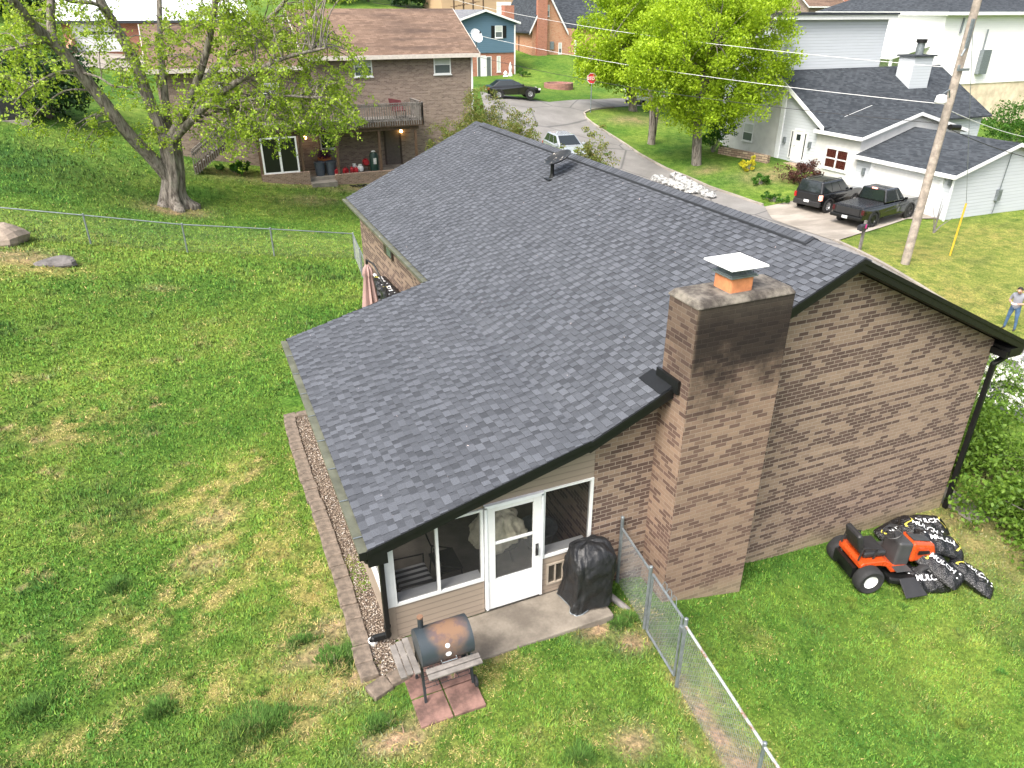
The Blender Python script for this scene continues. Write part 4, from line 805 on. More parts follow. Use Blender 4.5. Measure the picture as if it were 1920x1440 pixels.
for y in (.6, 1.15): b = MB(); b.tube([(3.0, y, 0), (2.95, y, .45), (2.6, y, .62), (2.5, y, 1.0)], .014, 6); b.tube([(2.55, y, 0), (2.62, y, .6)], .012, 6); b.build("frame", PLASTICBLK, C2)
b = MB(); b.box(2.55, 2.98, .6, 1.15, .43, .46); b.build("seat", PLASTICBLK, C2)
TB = thing("side_table", "small round black table standing inside the porch door", "table", (3.72, .9, -.01)); b = MB(); b.cyl((3.72, .9, .62), (3.72, .9, .65), .42, 24); b.build("tabletop", PLASTICBLK, TB)
for k in range(3): b = MB(); b.cyl((3.72 + .3 * math.cos(k * 2.1), .9 + .3 * math.sin(k * 2.1), -.01), (3.72 + .15 * math.cos(k * 2.1), .9 + .15 * math.sin(k * 2.1), .62), .014, 6); b.build("leg", PLASTICBLK, TB)
vs, fs = loft_cover([(.655, 3.72, .9, .46, .38, .8), (.75, 3.72, .9, .48, .40, .8), (.95, 3.7, .9, .42, .33, .9), (1.12, 3.74, .92, .30, .24, 1), (1.2, 3.75, .9, .15, .1, 1)], 36, .07, 9); b = MB(); b.add(vs, fs); o = b.build("cloth_bundle", mat("cream_cloth", (.75, .70, .52), .9, var=.3), None, "bundled cream cloth heaped on the small porch table", "cloth", smooth=True); m_ = o.modifiers.new("sub", "SUBSURF"); m_.levels = m_.render_levels = 2; dm = o.modifiers.new("folds", "DISPLACE"); dm.texture = tx_; dm.strength = .22; dm.mid_level = .5
TU = thing("fire_pit", "dark round metal tub with pipe behind the right porch screen", "fire pit", (4.6, 1.1, -.01)); b = MB(); b.lathe([(0, .1), (.25, .12), (.33, .42), (.36, .43), (.36, .45), (.31, .45), (.24, .16), (0, .15)], 28, Matrix.Translation((4.6, 1.1, 0))); b.build("bowl", STEEL, TU, smooth=True); b = MB(); b.cyl((4.6, 1.1, 0), (4.6, 1.1, .14), .2, 16); b.build("foot", BLACK, TU); b = MB(); b.cyl((4.6, 1.2, .45), (4.6, 1.2, 1.5), .04, 10); b.build("flue_pipe", STEEL, TU)
# ------------------------------------------------------------------ riding mower
ORA = mat("orange_paint", (.47, .06, .010), .3, var=.12, coat=.4); DGR = mat("dark_grey_plastic", (.045, .046, .047), .5, var=.15)
MW = thing("riding_mower", "orange and black riding mower parked on the lawn by the brick wall", "lawn mower", (10.52, -.92, gz(10.6, -.9)), rad(-14))
def mk(b, nm, m, par=None, **k): return b.build(nm, m, par or MW, world=False, **k)
def wheel(par, x, y, r, wd, rim, tyre=RUBBER, rr=.5, spokes=0, nm="wheel"):
    s_ = 1 if y > 0 else -1; M_ = Matrix.Translation((x, y, r)) @ Matrix.Rotation(rad(90), 4, 'X'); h = wd / 2
    b = MB(); b.lathe([(r * rr, -h * .8), (r * .85, -h), (r * .96, -h * .8), (r, -h * .45), (r, h * .45), (r * .96, h * .8), (r * .85, h), (r * rr, h * .8)], 28, M_); w_ = b.build(nm, tyre, par, world=False, smooth=True)
    o_ = -s_; b = MB(); b.lathe([(r * rr * 1.02, o_ * h * .80), (r * rr * .9, o_ * h * .7), (r * rr * .82, o_ * h * .35), (.03, o_ * h * .45), (.028, o_ * h * .7), (0, o_ * h * .72)], 24, M_)
    if spokes:
        for k in range(spokes):
            q_ = 2 * math.pi * k / spokes; d_ = Vector((math.cos(q_), math.sin(q_), 0)); e_ = Vector((-math.sin(q_), math.cos(q_), 0)) * r * .07; b.add([M_ @ (d_ * .02 - e_ + Vector((0, 0, o_ * h * .72))), M_ @ (d_ * .02 + e_ + Vector((0, 0, o_ * h * .72))), M_ @ (d_ * r * rr * .98 + e_ * 1.5 + Vector((0, 0, o_ * h * .82))), M_ @ (d_ * r * rr * .98 - e_ * 1.5 + Vector((0, 0, o_ * h * .82)))], [(0, 1, 2, 3)])
    b.build("rim", rim, w_, world=False, fix=not spokes); return w_
wheel(MW, -.04, .45, .28, .24, WHITE); wheel(MW, -.04, -.45, .28, .24, WHITE); wheel(MW, 1.22, .36, .19, .15, WHITE); wheel(MW, 1.22, -.36, .19, .15, WHITE)
b = MB(); b.prism([(-.20, .46), (-.20, .56), (-.14, .60), (.30, .60), (.42, .54), (.52, .36), (.88, .33), (.90, .30), (.48, .30), (.34, .46), (.2, .50), (-.12, .50)], lambda p, t: (p[0], t, p[1]), -.37, .37); mk(b, "fender", ORA, bevel=.05, seg=3)
for s_ in (1, -1): b = MB(); b.box(.54, .86, s_ * .36 - .085, s_ * .36 + .085, .352, .362); mk(b, "foot_mat", DGR, bevel=.01)
b = MB(); b.box(-.30, .9, -.16, .16, .22, .34); b.box(-.30, -.22, -.3, .3, .22, .46); mk(b, "chassis", BLACK)
b = MB(); b.box(-.10, .38, -.26, .26, .61, .74); mk(b, "seat_cushion", PLASTICBLK, bevel=.05, seg=3)
b = MB(); b.hexa([(-.17, -.25, .70), (-.05, -.25, .70), (-.05, .25, .70), (-.17, .25, .70), (-.30, -.22, 1.12), (-.19, -.22, 1.16), (-.19, .22, 1.16), (-.30, .22, 1.12)]); mk(b, "seat_back", PLASTICBLK, bevel=.05, seg=3)
for s_ in (1, -1): b = MB(); b.tube([(.1, s_ * .27, .60), (.14, s_ * .28, .84), (-.16, s_ * .28, .90), (-.22, s_ * .28, .62)], .017, 7); mk(b, "armrest", PLASTICBLK, smooth=True)
b = MB(); b.hexa([(.60, -.24, .3), (.92, -.25, .3), (.92, .25, .3), (.60, .24, .3), (.66, -.21, .84), (.96, -.23, .80), (.96, .23, .80), (.66, .21, .84)]); mk(b, "dashboard", DGR, bevel=.05, seg=3)
b = MB(); b.hexa([(.93, -.26, .36), (1.58, -.20, .36), (1.58, .20, .36), (.93, .26, .36), (.96, -.22, .81), (1.50, -.15, .66), (1.50, .15, .66), (.96, .22, .81)]); hd = mk(b, "hood", ORA, bevel=.07, seg=3)
for s_ in (1, -1): b = MB(); b.hexa([(1.06, s_ * .258 - .01, .56), (1.34, s_ * .232 - .01, .53), (1.34, s_ * .232 + .01, .53), (1.06, s_ * .258 + .01, .56), (1.08, s_ * .248 - .01, .63), (1.33, s_ * .222 - .01, .58), (1.33, s_ * .222 + .01, .58), (1.08, s_ * .248 + .01, .63)]); mk(b, "side_vent", BLACK, hd)
b = MB(); b.hexa([(1.0, -.12, .805), (1.42, -.08, .695), (1.42, .08, .695), (1.0, .12, .805), (1.0, -.11, .822), (1.42, -.075, .712), (1.42, .075, .712), (1.0, .11, .822)]); mk(b, "hood_vent", DGR, hd)
b = MB(); M_ = Matrix.Translation((.60, 0, .97)) @ Matrix.Rotation(rad(-28), 4, 'Y'); b.tube([M_ @ Vector((.17 * math.cos(k * .2618), .17 * math.sin(k * .2618), 0)) for k in range(25)], .017, 7, False)
for k in range(3): b.tube([M_ @ Vector((0, 0, -.02)), M_ @ Vector((.17 * math.cos(k * 2.09), .17 * math.sin(k * 2.09), 0))], .015, 6)
b.cyl(M_ @ Vector((0, 0, -.02)), (.72, 0, .74), .025, 8); mk(b, "steering_wheel", PLASTICBLK, smooth=True)
b = MB(); b.prism([(.42, -.45), (.42, .45), (.6, .52), (.95, .52), (1.1, .35), (1.1, -.35), (.95, -.52), (.6, -.52)], lambda p, t: (p[0], p[1], t), .09, .23); mk(b, "mower_deck", BLACK, bevel=.04)
b = MB(); b.hexa([(.52, -.86, .08), (.98, -.84, .08), (.9, -.5, .20), (.58, -.5, .20), (.52, -.86, .10), (.98, -.84, .10), (.9, -.5, .25), (.58, -.5, .25)]); mk(b, "discharge_chute", PLASTICBLK, bevel=.02)
# ------------------------------------------------------------------ shrubs, walk and rocks near the house
LFB = leaf_mat("bush_leaves", (.05, .12, .012), (.17, .28, .035)); LFW = leaf_mat("white_petals", (.8, .8, .8), (.85, .85, .83), .2)
shrub("shrub", "big loose light green shrub beside the downspout and walkway", "shrub", (15.55, -1.7, gz(15.5, -1.7)), 1.55, 2.1, 1.35, 15000, .105, LFB, irr=.6)
shrub("shrub", "low spreading light green shrub over the front end of the walkway", "shrub", (14.75, -2.3, gz(14.75, -2.3)), 1.0, 1.1, .75, 4200, .095, LFB, irr=.7)
shrub("shrub", "light green shrub behind the one at the walkway, below the white blossom", "shrub", (16.2, 1.3, gz(16.2, 1.3)), 1.65, 1.7, 1.75, 13000, .105, LFB, irr=.45)
shrub("flowering_shrub", "shrub covered in white blossom below the right roof corner", "shrub", (20.2, 3.9, gz(20.2, 3.9)), 1.7, 1.6, 1.7, 8000, .10, LFB, flower=(LFW, 420, .09))
b = MB(); vs = []
for k in range(15): y = -.75 + k * .5; vs += [(14.2, y, gz(14.2, y) + .03), (14.95, y, gz(14.95, y) + .03)]
b.add(vs, [(2 * i, 2 * i + 1, 2 * i + 3, 2 * i + 2) for i in range(14)]); b.build("walkway", CONCRETE, kind='structure')
def rock(name, label, loc, r, m, seed):
    b = MB(); b.ell((0, 0, 0), r, 16, 10); rr = random.Random(seed); ph = [rr.uniform(0, 6) for _ in range(4)]
    b.v = [(x * (1 + .16 * math.sin(3 * y / r[1] + ph[0]) + .1 * math.sin(5 * z / r[2] + ph[1])), y * (1 + .15 * math.sin(4 * x / r[0] + ph[2])), z * (1 + .18 * math.sin(3 * x / r[0] + 2 * y / r[1] + ph[3]))) for x, y, z in b.v]
    b.v = [(x + loc[0], y + loc[1], max(z, -.1) + loc[2]) for x, y, z in b.v]; return b.build(name, m, None, label, "rock", smooth=False)
STONE = mat("pale_limestone", (.24, .195, .155), .9, var=.35, scale=3, bump=.5, bscale=14); STONE2 = mat("grey_stone", (.12, .11, .105), .9, var=.5, scale=3, bump=.5, bscale=14)
p = hit(5, 452); rock("boulder", "big pale boulder behind the fence at the left edge", p, (.85, .6, .55), STONE, 2); p = hit(104, 494); rock("rock", "low grey split rock lying in the grass before the fence", p, (.7, .45, .22), STONE2, 5)
# ------------------------------------------------------------------ roads
def sheet(name, poly, m, dz=.035, step=1.2):
    """a flat outline laid over the ground, cut fine enough to follow it"""
    bm = bmesh.new(); bm.faces.new([bm.verts.new((float(x), float(y), 0)) for x, y in poly]); bmesh.ops.triangulate(bm, faces=bm.faces)
    P = np.array(poly)
    for ax in (0, 1):
        for v in np.arange(P[:, ax].min() + step, P[:, ax].max(), step):
            co = [0, 0, 0]; co[ax] = v; no = [0, 0, 0]; no[ax] = 1
            bmesh.ops.bisect_plane(bm, geom=bm.verts[:] + bm.edges[:] + bm.faces[:], plane_co=co, plane_no=no)
    xy = np.array([v.co[:2] for v in bm.verts]); z = height(xy[:, 0], xy[:, 1])
    for v, zz in zip(bm.verts, z): v.co.z = zz + dz
    bmesh.ops.recalc_face_normals(bm, faces=bm.faces); me = bpy.data.meshes.new(name); bm.to_mesh(me); bm.free()
    for f in me.polygons:
        if f.normal.z < 0: f.flip()
        f.use_smooth = True
    me.materials.append(m); face_uv(me); o = bpy.data.objects.new(name, me); COL.objects.link(o); return tag(o, kind='structure')
def hp(L): return [tuple(hit(a, c)[:2]) for a, c in L]
t = NT("asphalt"); n1 = t.noise(t.pos(), .28, 5, .65); n2 = t.noise(t.pos(), 9, 4, .7); vo = t.n("TexVoronoi", feature='DISTANCE_TO_EDGE'); vo.inputs["Scale"].default_value = .16; wv = t.n("VectorMath", operation='ADD'); t.link(t.pos(), wv.inputs[0]); nn = t.n("TexNoise"); nn.inputs["Scale"].default_value = .5; t.link(nn.outputs["Color"], wv.inputs[1]); t.link(wv.outputs[0], vo.inputs["Vector"])
c = t.mix(t.ramp(n1, .3, .7), (.135, .128, .12), (.215, .205, .195)); c = t.mix(1, c, t.mix(n2, (.8, .8, .8), (1.2, 1.2, 1.2)), 'MULTIPLY'); c = t.mix(t.ramp(vo.outputs[0], .0, .018, .7, 0), c, (.05, .05, .05)); t.set(c, .9); ASPH = t.mat
t = NT("driveway_concrete"); n1 = t.noise(t.vmul(t.pos(), (.35, 1, 1)), .8, 5, .65); n2 = t.noise(t.pos(), 14, 4, .7); c = t.mix(t.ramp(n1, .35, .7), (.21, .185, .155), (.35, .315, .27)); c = t.mix(1, c, t.mix(n2, (.85, .85, .85), (1.12, 1.12, 1.12)), 'MULTIPLY'); t.set(c, .9); DRIVE = t.mat
kerb_r = [(26.3, 2.0), (27.4, 7), (28.9, 13.5), (30.3, 19.3)]; kerb_l = hp([(1430, 386), (1380, 369), (1330, 352), (1290, 334), (1250, 318), (1200, 291), (1160, 264), (1130, 245), (1110, 232), (1098, 222), (1095, 213), (1108, 207), (1150, 202)])
side = hp([(1190, 199), (1260, 196)])
north = hp([(1260, 178), (1150, 185), (1090, 187), (1030, 192), (985, 186), (940, 178), (900, 172)])
west = [(21.5, 46.5), (24.2, 40), (24.3, 30), (23.5, 20), (22, 10), (20.5, 2)]
sheet("road", kerb_r + kerb_l + side + north + west, ASPH)
sheet("driveway", hp([(1434, 389), (1490, 377), (1560, 352), (1640, 352), (1775, 380)]) + [(39.88, 20.75)] + hp([(1700, 412), (1610, 440), (1566, 454)]) + [(30.2, 19.4), (30.3, 24)], DRIVE, .06)
def kerb(name, pts, wd=.16, hh=.13):
    b = MB(); vs = []
    for i, p in enumerate(pts):
        a = Vector(pts[max(i - 1, 0)]); c = Vector(pts[min(i + 1, len(pts) - 1)]); d = (c - a).normalized(); nr = Vector((-d.y, d.x)); z = gz(p[0], p[1])
        for s_, zz in ((-1, -.1), (-1, hh), (1, hh), (1, -.1)): vs.append((p[0] + nr.x * s_ * wd / 2, p[1] + nr.y * s_ * wd / 2, z + zz))
    n = len(pts); fs = [(4 * i + k, 4 * i + (k + 1) % 4, 4 * i + 4 + (k + 1) % 4, 4 * i + 4 + k) for i in range(n - 1) for k in range(4)] + [(0, 1, 2, 3), tuple(4 * n - 4 + k for k in range(4))]
    b.add(vs, fs); b.build(name, DRIVE, kind='structure')
def dense(pts, st=1.0):
    out = []
    for a, c in zip(pts[:-1], pts[1:]):
        k = max(1, int(math.dist(a, c) / st)); out += [(a[0] + (c[0] - a[0]) * i / k, a[1] + (c[1] - a[1]) * i / k) for i in range(k)]
    return out + [pts[-1]]
kerb("kerb", dense(kerb_l)); kerb("kerb", dense(kerb_r))
sheet("driveway", hp([(105, 122), (150, 97), (225, 97), (300, 110), (300, 140), (270, 140), (180, 128)]), DRIVE, .05)
# ------------------------------------------------------------------ house helpers
def gable(T, x0, x1, y0, y1, zb, ze, zr, ax, wall, rfm, over=.4, trim=WHITE, rnd=.12, wname="wall", rname="roof", cut=(0, 0)):
    b = MB(); k = (zr - ze)
    if ax == 'x':
        ym = (y0 + y1) / 2; b.prism([(y0, zb), (y1, zb), (y1, ze), (ym, zr - .05), (y0, ze)], lambda p, t: (t, p[0], p[1]), x0, x1); hw = ym - y0; mp = lambda u, v, z: (v, u, z); c0, c1, u0, um, u1 = x0 - over * (1 - cut[0]), x1 + over * (1 - cut[1]), y0, ym, y1
    else:
        xm = (x0 + x1) / 2; b.prism([(x0, zb), (x1, zb), (x1, ze), (xm, zr - .05), (x0, ze)], lambda p, t: (p[0], t, p[1]), y0, y1); hw = xm - x0; mp = lambda u, v, z: (u, v, z); c0, c1, u0, um, u1 = y0 - over * (1 - cut[0]), y1 + over * (1 - cut[1]), x0, xm, x1
    wl = b.build(wname, wall, T); sl_ = k / hw; r = MB(); f = MB()
    for s_, ue in ((-1, u0 - over), (1, u1 + over)):
        zz = ze - sl_ * over
        r.hexa([mp(ue, c0, zz), mp(um, c0, zr), mp(um, c1, zr), mp(ue, c1, zz), mp(ue, c0, zz + rnd), mp(um, c0, zr + rnd), mp(um, c1, zr + rnd), mp(ue, c1, zz + rnd)])
        f.hexa([mp(ue + s_ * .003, c0, zz - .1), mp(ue + s_ * .12, c0, zz - .1), mp(ue + s_ * .12, c1, zz - .1), mp(ue + s_ * .003, c1, zz - .1), mp(ue + s_ * .003, c0, zz + rnd + .0), mp(ue + s_ * .12, c0, zz + rnd), mp(ue + s_ * .12, c1, zz + rnd), mp(ue + s_ * .003, c1, zz + rnd)])
        for cc, dd in ((c0, -.04), (c1, .04)):
            a_, b_ = sorted((cc + dd * .08, cc + dd)); f.hexa([mp(ue, a_, zz - .08), mp(um, a_, zr - .08), mp(um, b_, zr - .08), mp(ue, b_, zz - .08), mp(ue, a_, zz + rnd + .01), mp(um, a_, zr + rnd + .01), mp(um, b_, zr + rnd + .01), mp(ue, b_, zz + rnd + .01)])
    ro = r.build(rname, rfm, T); f.build("trim", trim, ro); return wl, ro
def win(T, face, c, u0, u1, z0, z1, frame=WHITE, panes=(BLINDS, GREYGLASS), mid='h', fw=.07, name="window", sill=True):
    """window standing 4 cm proud of the wall plane; face 'y' looks to -Y, 'x' looks to -X"""
    mp = (lambda u, d, z: (u, c - d, z)) if face == 'y' else (lambda u, d, z: (c - d, u, z)); B = MB()
    def bx(b, a0, a1, e0, e1, d0, d1): b.hexa([mp(a0, d0, e0), mp(a1, d0, e0), mp(a1, d1, e0), mp(a0, d1, e0), mp(a0, d0, e1), mp(a1, d0, e1), mp(a1, d1, e1), mp(a0, d1, e1)])
    bx(B, u0, u0 + fw, z0, z1, -.05, .05); bx(B, u1 - fw, u1, z0, z1, -.05, .05); bx(B, u0 + fw, u1 - fw, z1 - fw, z1, -.05, .05); bx(B, u0 + fw, u1 - fw, z0, z0 + fw, -.05, .05); zm = (z0 + z1) / 2; um = (u0 + u1) / 2
    if mid in 'hx': bx(B, u0 + fw, u1 - fw, zm - fw / 3, zm + fw / 3, -.05, .045)
    if mid in 'vx': bx(B, um - fw / 2, um + fw / 2, z0 + fw, z1 - fw, -.05, .047)
    if sill: bx(B, u0 - .05, u1 + .05, z0 - .06, z0 - .002, -.05, .09)
    o = B.build(name, frame, T); parts = [(z0 + fw, zm - fw / 3, panes[-1]), (zm + fw / 3, z1 - fw, panes[0])] if mid in 'hx' else [(z0 + fw, z1 - fw, panes[0])]
    for a, e, m in parts:
        for ua, ub in ([(u0 + fw, um - fw / 2), (um + fw / 2, u1 - fw)] if mid in 'vx' else [(u0 + fw, u1 - fw)]): p = MB(); bx(p, ua, ub, a, e, -.05, .02); p.build("pane", m, o)
    return o
def slab_door(T, face, c, u0, u1, z0, z1, m, name="door", fr=WHITE, knob=True):
    mp = (lambda u, d, z: (u, c - d, z)) if face == 'y' else (lambda u, d, z: (c - d, u, z))
    def bx(a0, a1, e0, e1, d0, d1): b = MB(); b.hexa([mp(a0, d0, e0), mp(a1, d0, e0), mp(a1, d1, e0), mp(a0, d1, e0), mp(a0, d0, e1), mp(a1, d0, e1), mp(a1, d1, e1), mp(a0, d1, e1)]); return b
    f = bx(u0 - .1, u0, z0, z1 + .1, -.05, .06); f.v; b2 = bx(u1, u1 + .1, z0, z1 + .1, -.05, .06); f.add(b2.v, b2.f); b2 = bx(u0, u1, z1, z1 + .1, -.05, .06); f.add(b2.v, b2.f); f.build("door_frame", fr, T)
    d = bx(u0, u1, z0, z1, -.05, .03).build(name, m, T)
    if knob: bx(u1 - .12, u1 - .06, z0 + 1.0, z0 + 1.1, .03, .08).build("handle", CHROME, d)
    return d
# ------------------------------------------------------------------ brown brick house with the deck
BB = brick_mat("brown_brick", (.22, .168, .134), (.33, .265, .215), (.145, .108, .09), (.29, .245, .21), .5, .12, .14, .9, .4, .011)
RB = shingle_mat("brown_shingles", ((.125, .083, .06), (.19, .13, .096)), .3, .15, (.06, .042, .035))
N = thing("brick_house", "two storey brown brick house with brown shingle roof behind the big tree", "house", (10, 43, 0))
gable(N, 7.4, 17.45, 38.5, 47.5, -1, 6.44, 8.72, 'x', BB, RB, .38, mat("cream_trim", (.55, .50, .45), .5, var=.15))
gable(N, -.9, 7.38, 38.9, 46.8, -.6, 5.95, 7.9, 'x', BB, RB, .36, mat("cream_trim", (.55, .50, .45), .5), cut=(0, 1))
for a, z0, z1 in ((9.96, 5.2, 6.3), (14.92, 5.2, 6.3)): win(N, 'y', 38.5, a, a + 1.1, z0, z1)
win(N, 'y', 38.9, 1.6, 2.6, 3.9, 5.0); win(N, 'y', 38.9, 4.6, 5.6, 3.9, 5.0)
win(N, 'y', 38.5, 7.4 + .1, 8.5, 1.2, 2.1, panes=(DARKGLASS, DARKGLASS), mid='n')
b = MB(); b.beam((17.38, 38.38, 6.3), (17.38, 38.38, -.5), .09, .09); b.build("downspout", WHITE2, N)
slab_door(N, 'y', 38.5, 11.55, 12.45, .0, 2.05, mat("taupe_door", (.10, .08, .07), .6), fr=mat("dark_brown_trim", (.05, .032, .025), .6))
DK = thing("wooden_deck", "weathered grey wooden deck on posts with stairs at its left end", "deck", (8, 37, 0)); DX0, DX1, DZ = 3.0, 13.3, 2.92
b = MB()
for k in range(17): b.box(DX0, DX1, 36.0 + k * .145, 36.0 + k * .145 + .135, DZ - .04, DZ)
b.build("deck_floor", WOODGREY, DK)
b = MB(); b.box(DX0, DX1, 35.96, 35.998, DZ - .32, DZ - .01); b.box(DX1 + .002, DX1 + .04, 36, 38.45, DZ - .32, DZ - .01); b.build("rim_board", WOODBROWN, DK)
b = MB(); b.box(DX0, DX1 - .25, 36.1, 36.22, DZ - .52, DZ - .325); b.build("beam", WOODBROWN, DK)
def railing(a, c, par, hh=.98, m=WOODGREY):
    a = Vector(a); c = Vector(c); n = int((c - a).length / .145); b = MB()
    b.beam(a + Vector((0, 0, hh)), c + Vector((0, 0, hh)), .12, .04); b.beam(a + Vector((0, 0, hh - .12)), c + Vector((0, 0, hh - .12)), .04, .08); b.beam(a + Vector((0, 0, .1)), c + Vector((0, 0, .1)), .04, .08)
    for i in range(n + 1): p = a.lerp(c, i / n) - Vector((0, .03, 0)); b.beam(p + Vector((0, 0, -.25)), p + Vector((0, 0, hh - .02)), .055, .05)
    b.build("railing", m, par)
railing((DX0, 35.98, DZ), (DX1, 35.98, DZ), DK); railing((DX1, 35.98, DZ), (DX1, 38.45, DZ), DK)
for a, zt in ((488, DZ - .52), (567, DZ - .52), (634, DZ - .52), (714, DZ - .52), (782, DZ - .52)):
    x = on_y(a, 300, 36.15)[0]; b = MB(); b.box(x - .07, x + .07, 36.09, 36.23, -.6, zt); b.build("post", WOODBROWN, DK)
for x in (9.3, DX1 - .1): b = MB(); b.box(x - .05, x + .05, 36.0, 36.1, DZ, DZ + 1.05); b.build("rail_post", WOODBROWN, DK)
sx0, sz0 = .2, gz(.2, 36.4) + .1
for yy in (36.05, 37.05):
    b = MB(); b.beam((DX0, yy, DZ - .12), (sx0, yy, sz0), .05, .28, up=(0, 1, 0) if 0 else (0, 0, 1)); b.build("stringer", WOODBROWN, DK); railing((sx0, yy, sz0), (DX0, yy, DZ - .05), DK, .95)
for k in range(11): u = (k + .5) / 11; x = DX0 + (sx0 - DX0) * u; z = DZ + (sz0 - DZ) * u; b = MB(); b.box(x - .15, x + .15, 36.1, 37.0, z - .03, z + .01); b.build("stair_tread", WOODGREY, DK)
KN = brick_mat("knee_wall_brick", (.24, .165, .12), (.33, .23, .17), (.15, .1, .075), (.32, .28, .23), .5, .2, .5, .5, .5, .014)
b = MB(); x0, x1 = on_y(490, 320, 36)[0], on_y(580, 320, 36)[0]; b.box(x0, x1, 35.9, 36.2, -1, .42); tag(b.build("knee_wall", KN, None, "low tan brick wall under the sliding door of the deck", "wall"), None)
x2, x3 = on_y(628, 320, 36)[0], 12.4; b = MB(); b.box(x2, x3, 35.9, 36.2, -1.2, .12); b.build("knee_wall", KN, None, "low tan brick wall along the patio with the red cans", "wall")
b = MB(); b.box(x0, x3, 36.21, 38.49, -1, .0); b.build("patio", CONCRETE, kind='structure'); b = MB(); b.box(x1 + .01, x2 - .01, 35.4, 36.2, -1, -.18); b.build("step", CONCRETE, kind='structure')
sd = thing("sliding_door", "dark glass sliding door in a white frame under the deck", "door", ((x0 + x1) / 2, 36.05, .42)); xl, xr = on_y(492, 300, 36.05)[0], on_y(560, 300, 36.05)[0]
b = MB(); 
for a, c, z0, z1 in ((xl, xl + .09, .42, 2.4), (xr - .09, xr, .42, 2.4), ((xl + xr) / 2 - .06, (xl + xr) / 2 + .06, .50, 2.32), (xl + .09, xr - .09, .42, .5), (xl + .09, xr - .09, 2.32, 2.4)): b.box(a, c, 36.0, 36.1, z0, z1)
b.build("door_frame", WHITE2, sd)
for a, c in ((xl + .09, (xl + xr) / 2 - .06), ((xl + xr) / 2 + .06, xr - .09)): b = MB(); b.box(a, c, 36.04, 36.07, .5, 2.32); b.build("pane", glass_mat("dark_glass_door", (.004, .005, .005), .3), sd)
LAMP = glow_mat("lit_bulb", (1, .55, .18), 14)
for a, c, lb in ((572, 258, "lit wall lamp beside the sliding door under the deck"), (752, 246, "lit wall lamp right of the brown door under the deck")):
    p = on_y(a, c, 38.35); T = thing("wall_lamp", lb, "wall lamp", p, group="lit lamps under the deck"); b = MB(); b.box(p[0] - .06, p[0] + .06, 38.42, 38.49, p[2] - .05, p[2] + .18); b.build("backplate", BLACK, T); b = MB(); b.ell(p, (.09, .09, .09), 12, 8); b.build("bulb", LAMP, T, smooth=True)
def can(name, label, cat, x, y, z, prof, m, group=None, extra=None):
    T = thing(name, label, cat, (x, y, z), group=group); b = MB(); b.lathe(prof, 20, Matrix.Translation((x, y, z))); b.build("body", m, T, smooth=True)
    if extra: extra(T, x, y, z)
    return T
TRASH = mat("slate_plastic", (.055, .07, .09), .55, var=.15); REDP = mat("red_plastic", (.32, .012, .02), .45, var=.2); TANKW = mat("tank_white", (.62, .63, .62), .45, var=.2); GREENP = mat("dark_green_enamel", (.008, .035, .028), .4)
def rim(T, x, y, z): b = MB(); b.lathe([(.29, .72), (.34, .72), (.34, .78), (.29, .78)], 20, Matrix.Translation((x, y, z))); b.build("rim", TRASH, T)
for a, lb in ((598, "slate grey round trash can by the deck post, the left one of two"), (619, "slate grey round trash can with the flower pot behind it")): p = on_y(a, 300, 36.75); can("trash_can", lb, "trash can", p[0], 36.75, 0, [(0, 0), (.25, 0), (.32, .76), (.29, .76), (.23, .05), (0, .05)], TRASH, "trash cans under the deck", rim)
p = on_y(607, 285, 37.6); FP = can("flower_pot", "orange flower pot of purple flowers on a stand behind the trash cans", "flower pot", p[0], 37.6, .5, [(0, 0), (.28, 0), (.42, .34), (.38, .34), (0, .3)], mat("orange_pot", (.45, .16, .05), .7, var=.4, scale=4))
np_mesh("flowers", leaf_quads(clumps(np.array([(p[0], 37.6, 1.05)]), [.45], 500), .10, .3), 4, leaf_mat("purple_petals", (.04, .01, .05), (.12, .03, .12)), {"shade": RNG.random(500)}, parent=FP)
b = MB(); b.box(p[0] - .3, p[0] + .3, 37.3, 37.9, .0, .49); b.build("stand", WOODGREY, FP)
def gas_can(x, y, rz, lb):
    T = thing("gas_can", lb, "gas can", (x, y, .0), rz, "red fuel cans under the deck"); b = MB(); b.prism([(-.17, 0), (.17, 0), (.17, .25), (.06, .34), (-.08, .34), (-.17, .27)], lambda p, t: (p[0], t, p[1]), -.1, .1); b.build("body", REDP, T, world=False, bevel=.03)
    b = MB(); b.tube([(-.1, 0, .33), (-.08, 0, .40), (.04, 0, .40), (.07, 0, .33)], .018, 6); b.build("handle", REDP, T, world=False); b = MB(); b.tube([(.13, 0, .28), (.2, 0, .36), (.22, 0, .42)], .02, 6); b.build("spout", PLASTICBLK, T, world=False)
for i, (a, yy, lb) in enumerate(((632, 36.6, "red gas can left of the middle deck post"), (648, 36.6, "red gas can right of the middle deck post"), (660, 36.8, "dark red gas can between the post and the white tanks"), (667, 36.5, "small red gas can in front of the white tanks"))): gas_can(on_y(a, 318, yy)[0], yy, i * .6, lb)
def collar(T, x, y, z): b = MB(); b.lathe([(.11, .36), (.12, .46), (.10, .46), (.09, .36)], 16, Matrix.Translation((x, y, z))); b.build("collar", TANKW, T); b = MB(); b.cyl((x, y, z + .36), (x, y, z + .44), .03, 8); b.build("valve", CHROME, T)
for a, yy, lb in ((664, 37.1, "white propane tank half hidden behind the other tank"), (675, 36.8, "white propane tank in front, right of the red cans")): can("propane_tank", lb, "propane tank", on_y(a, 310, yy)[0], yy, 0, [(0, .0), (.12, .0), (.12, .03), (.19, .08), (.2, .2), (.19, .3), (.13, .37), (0, .39)], TANKW, "propane tanks under the deck", collar)
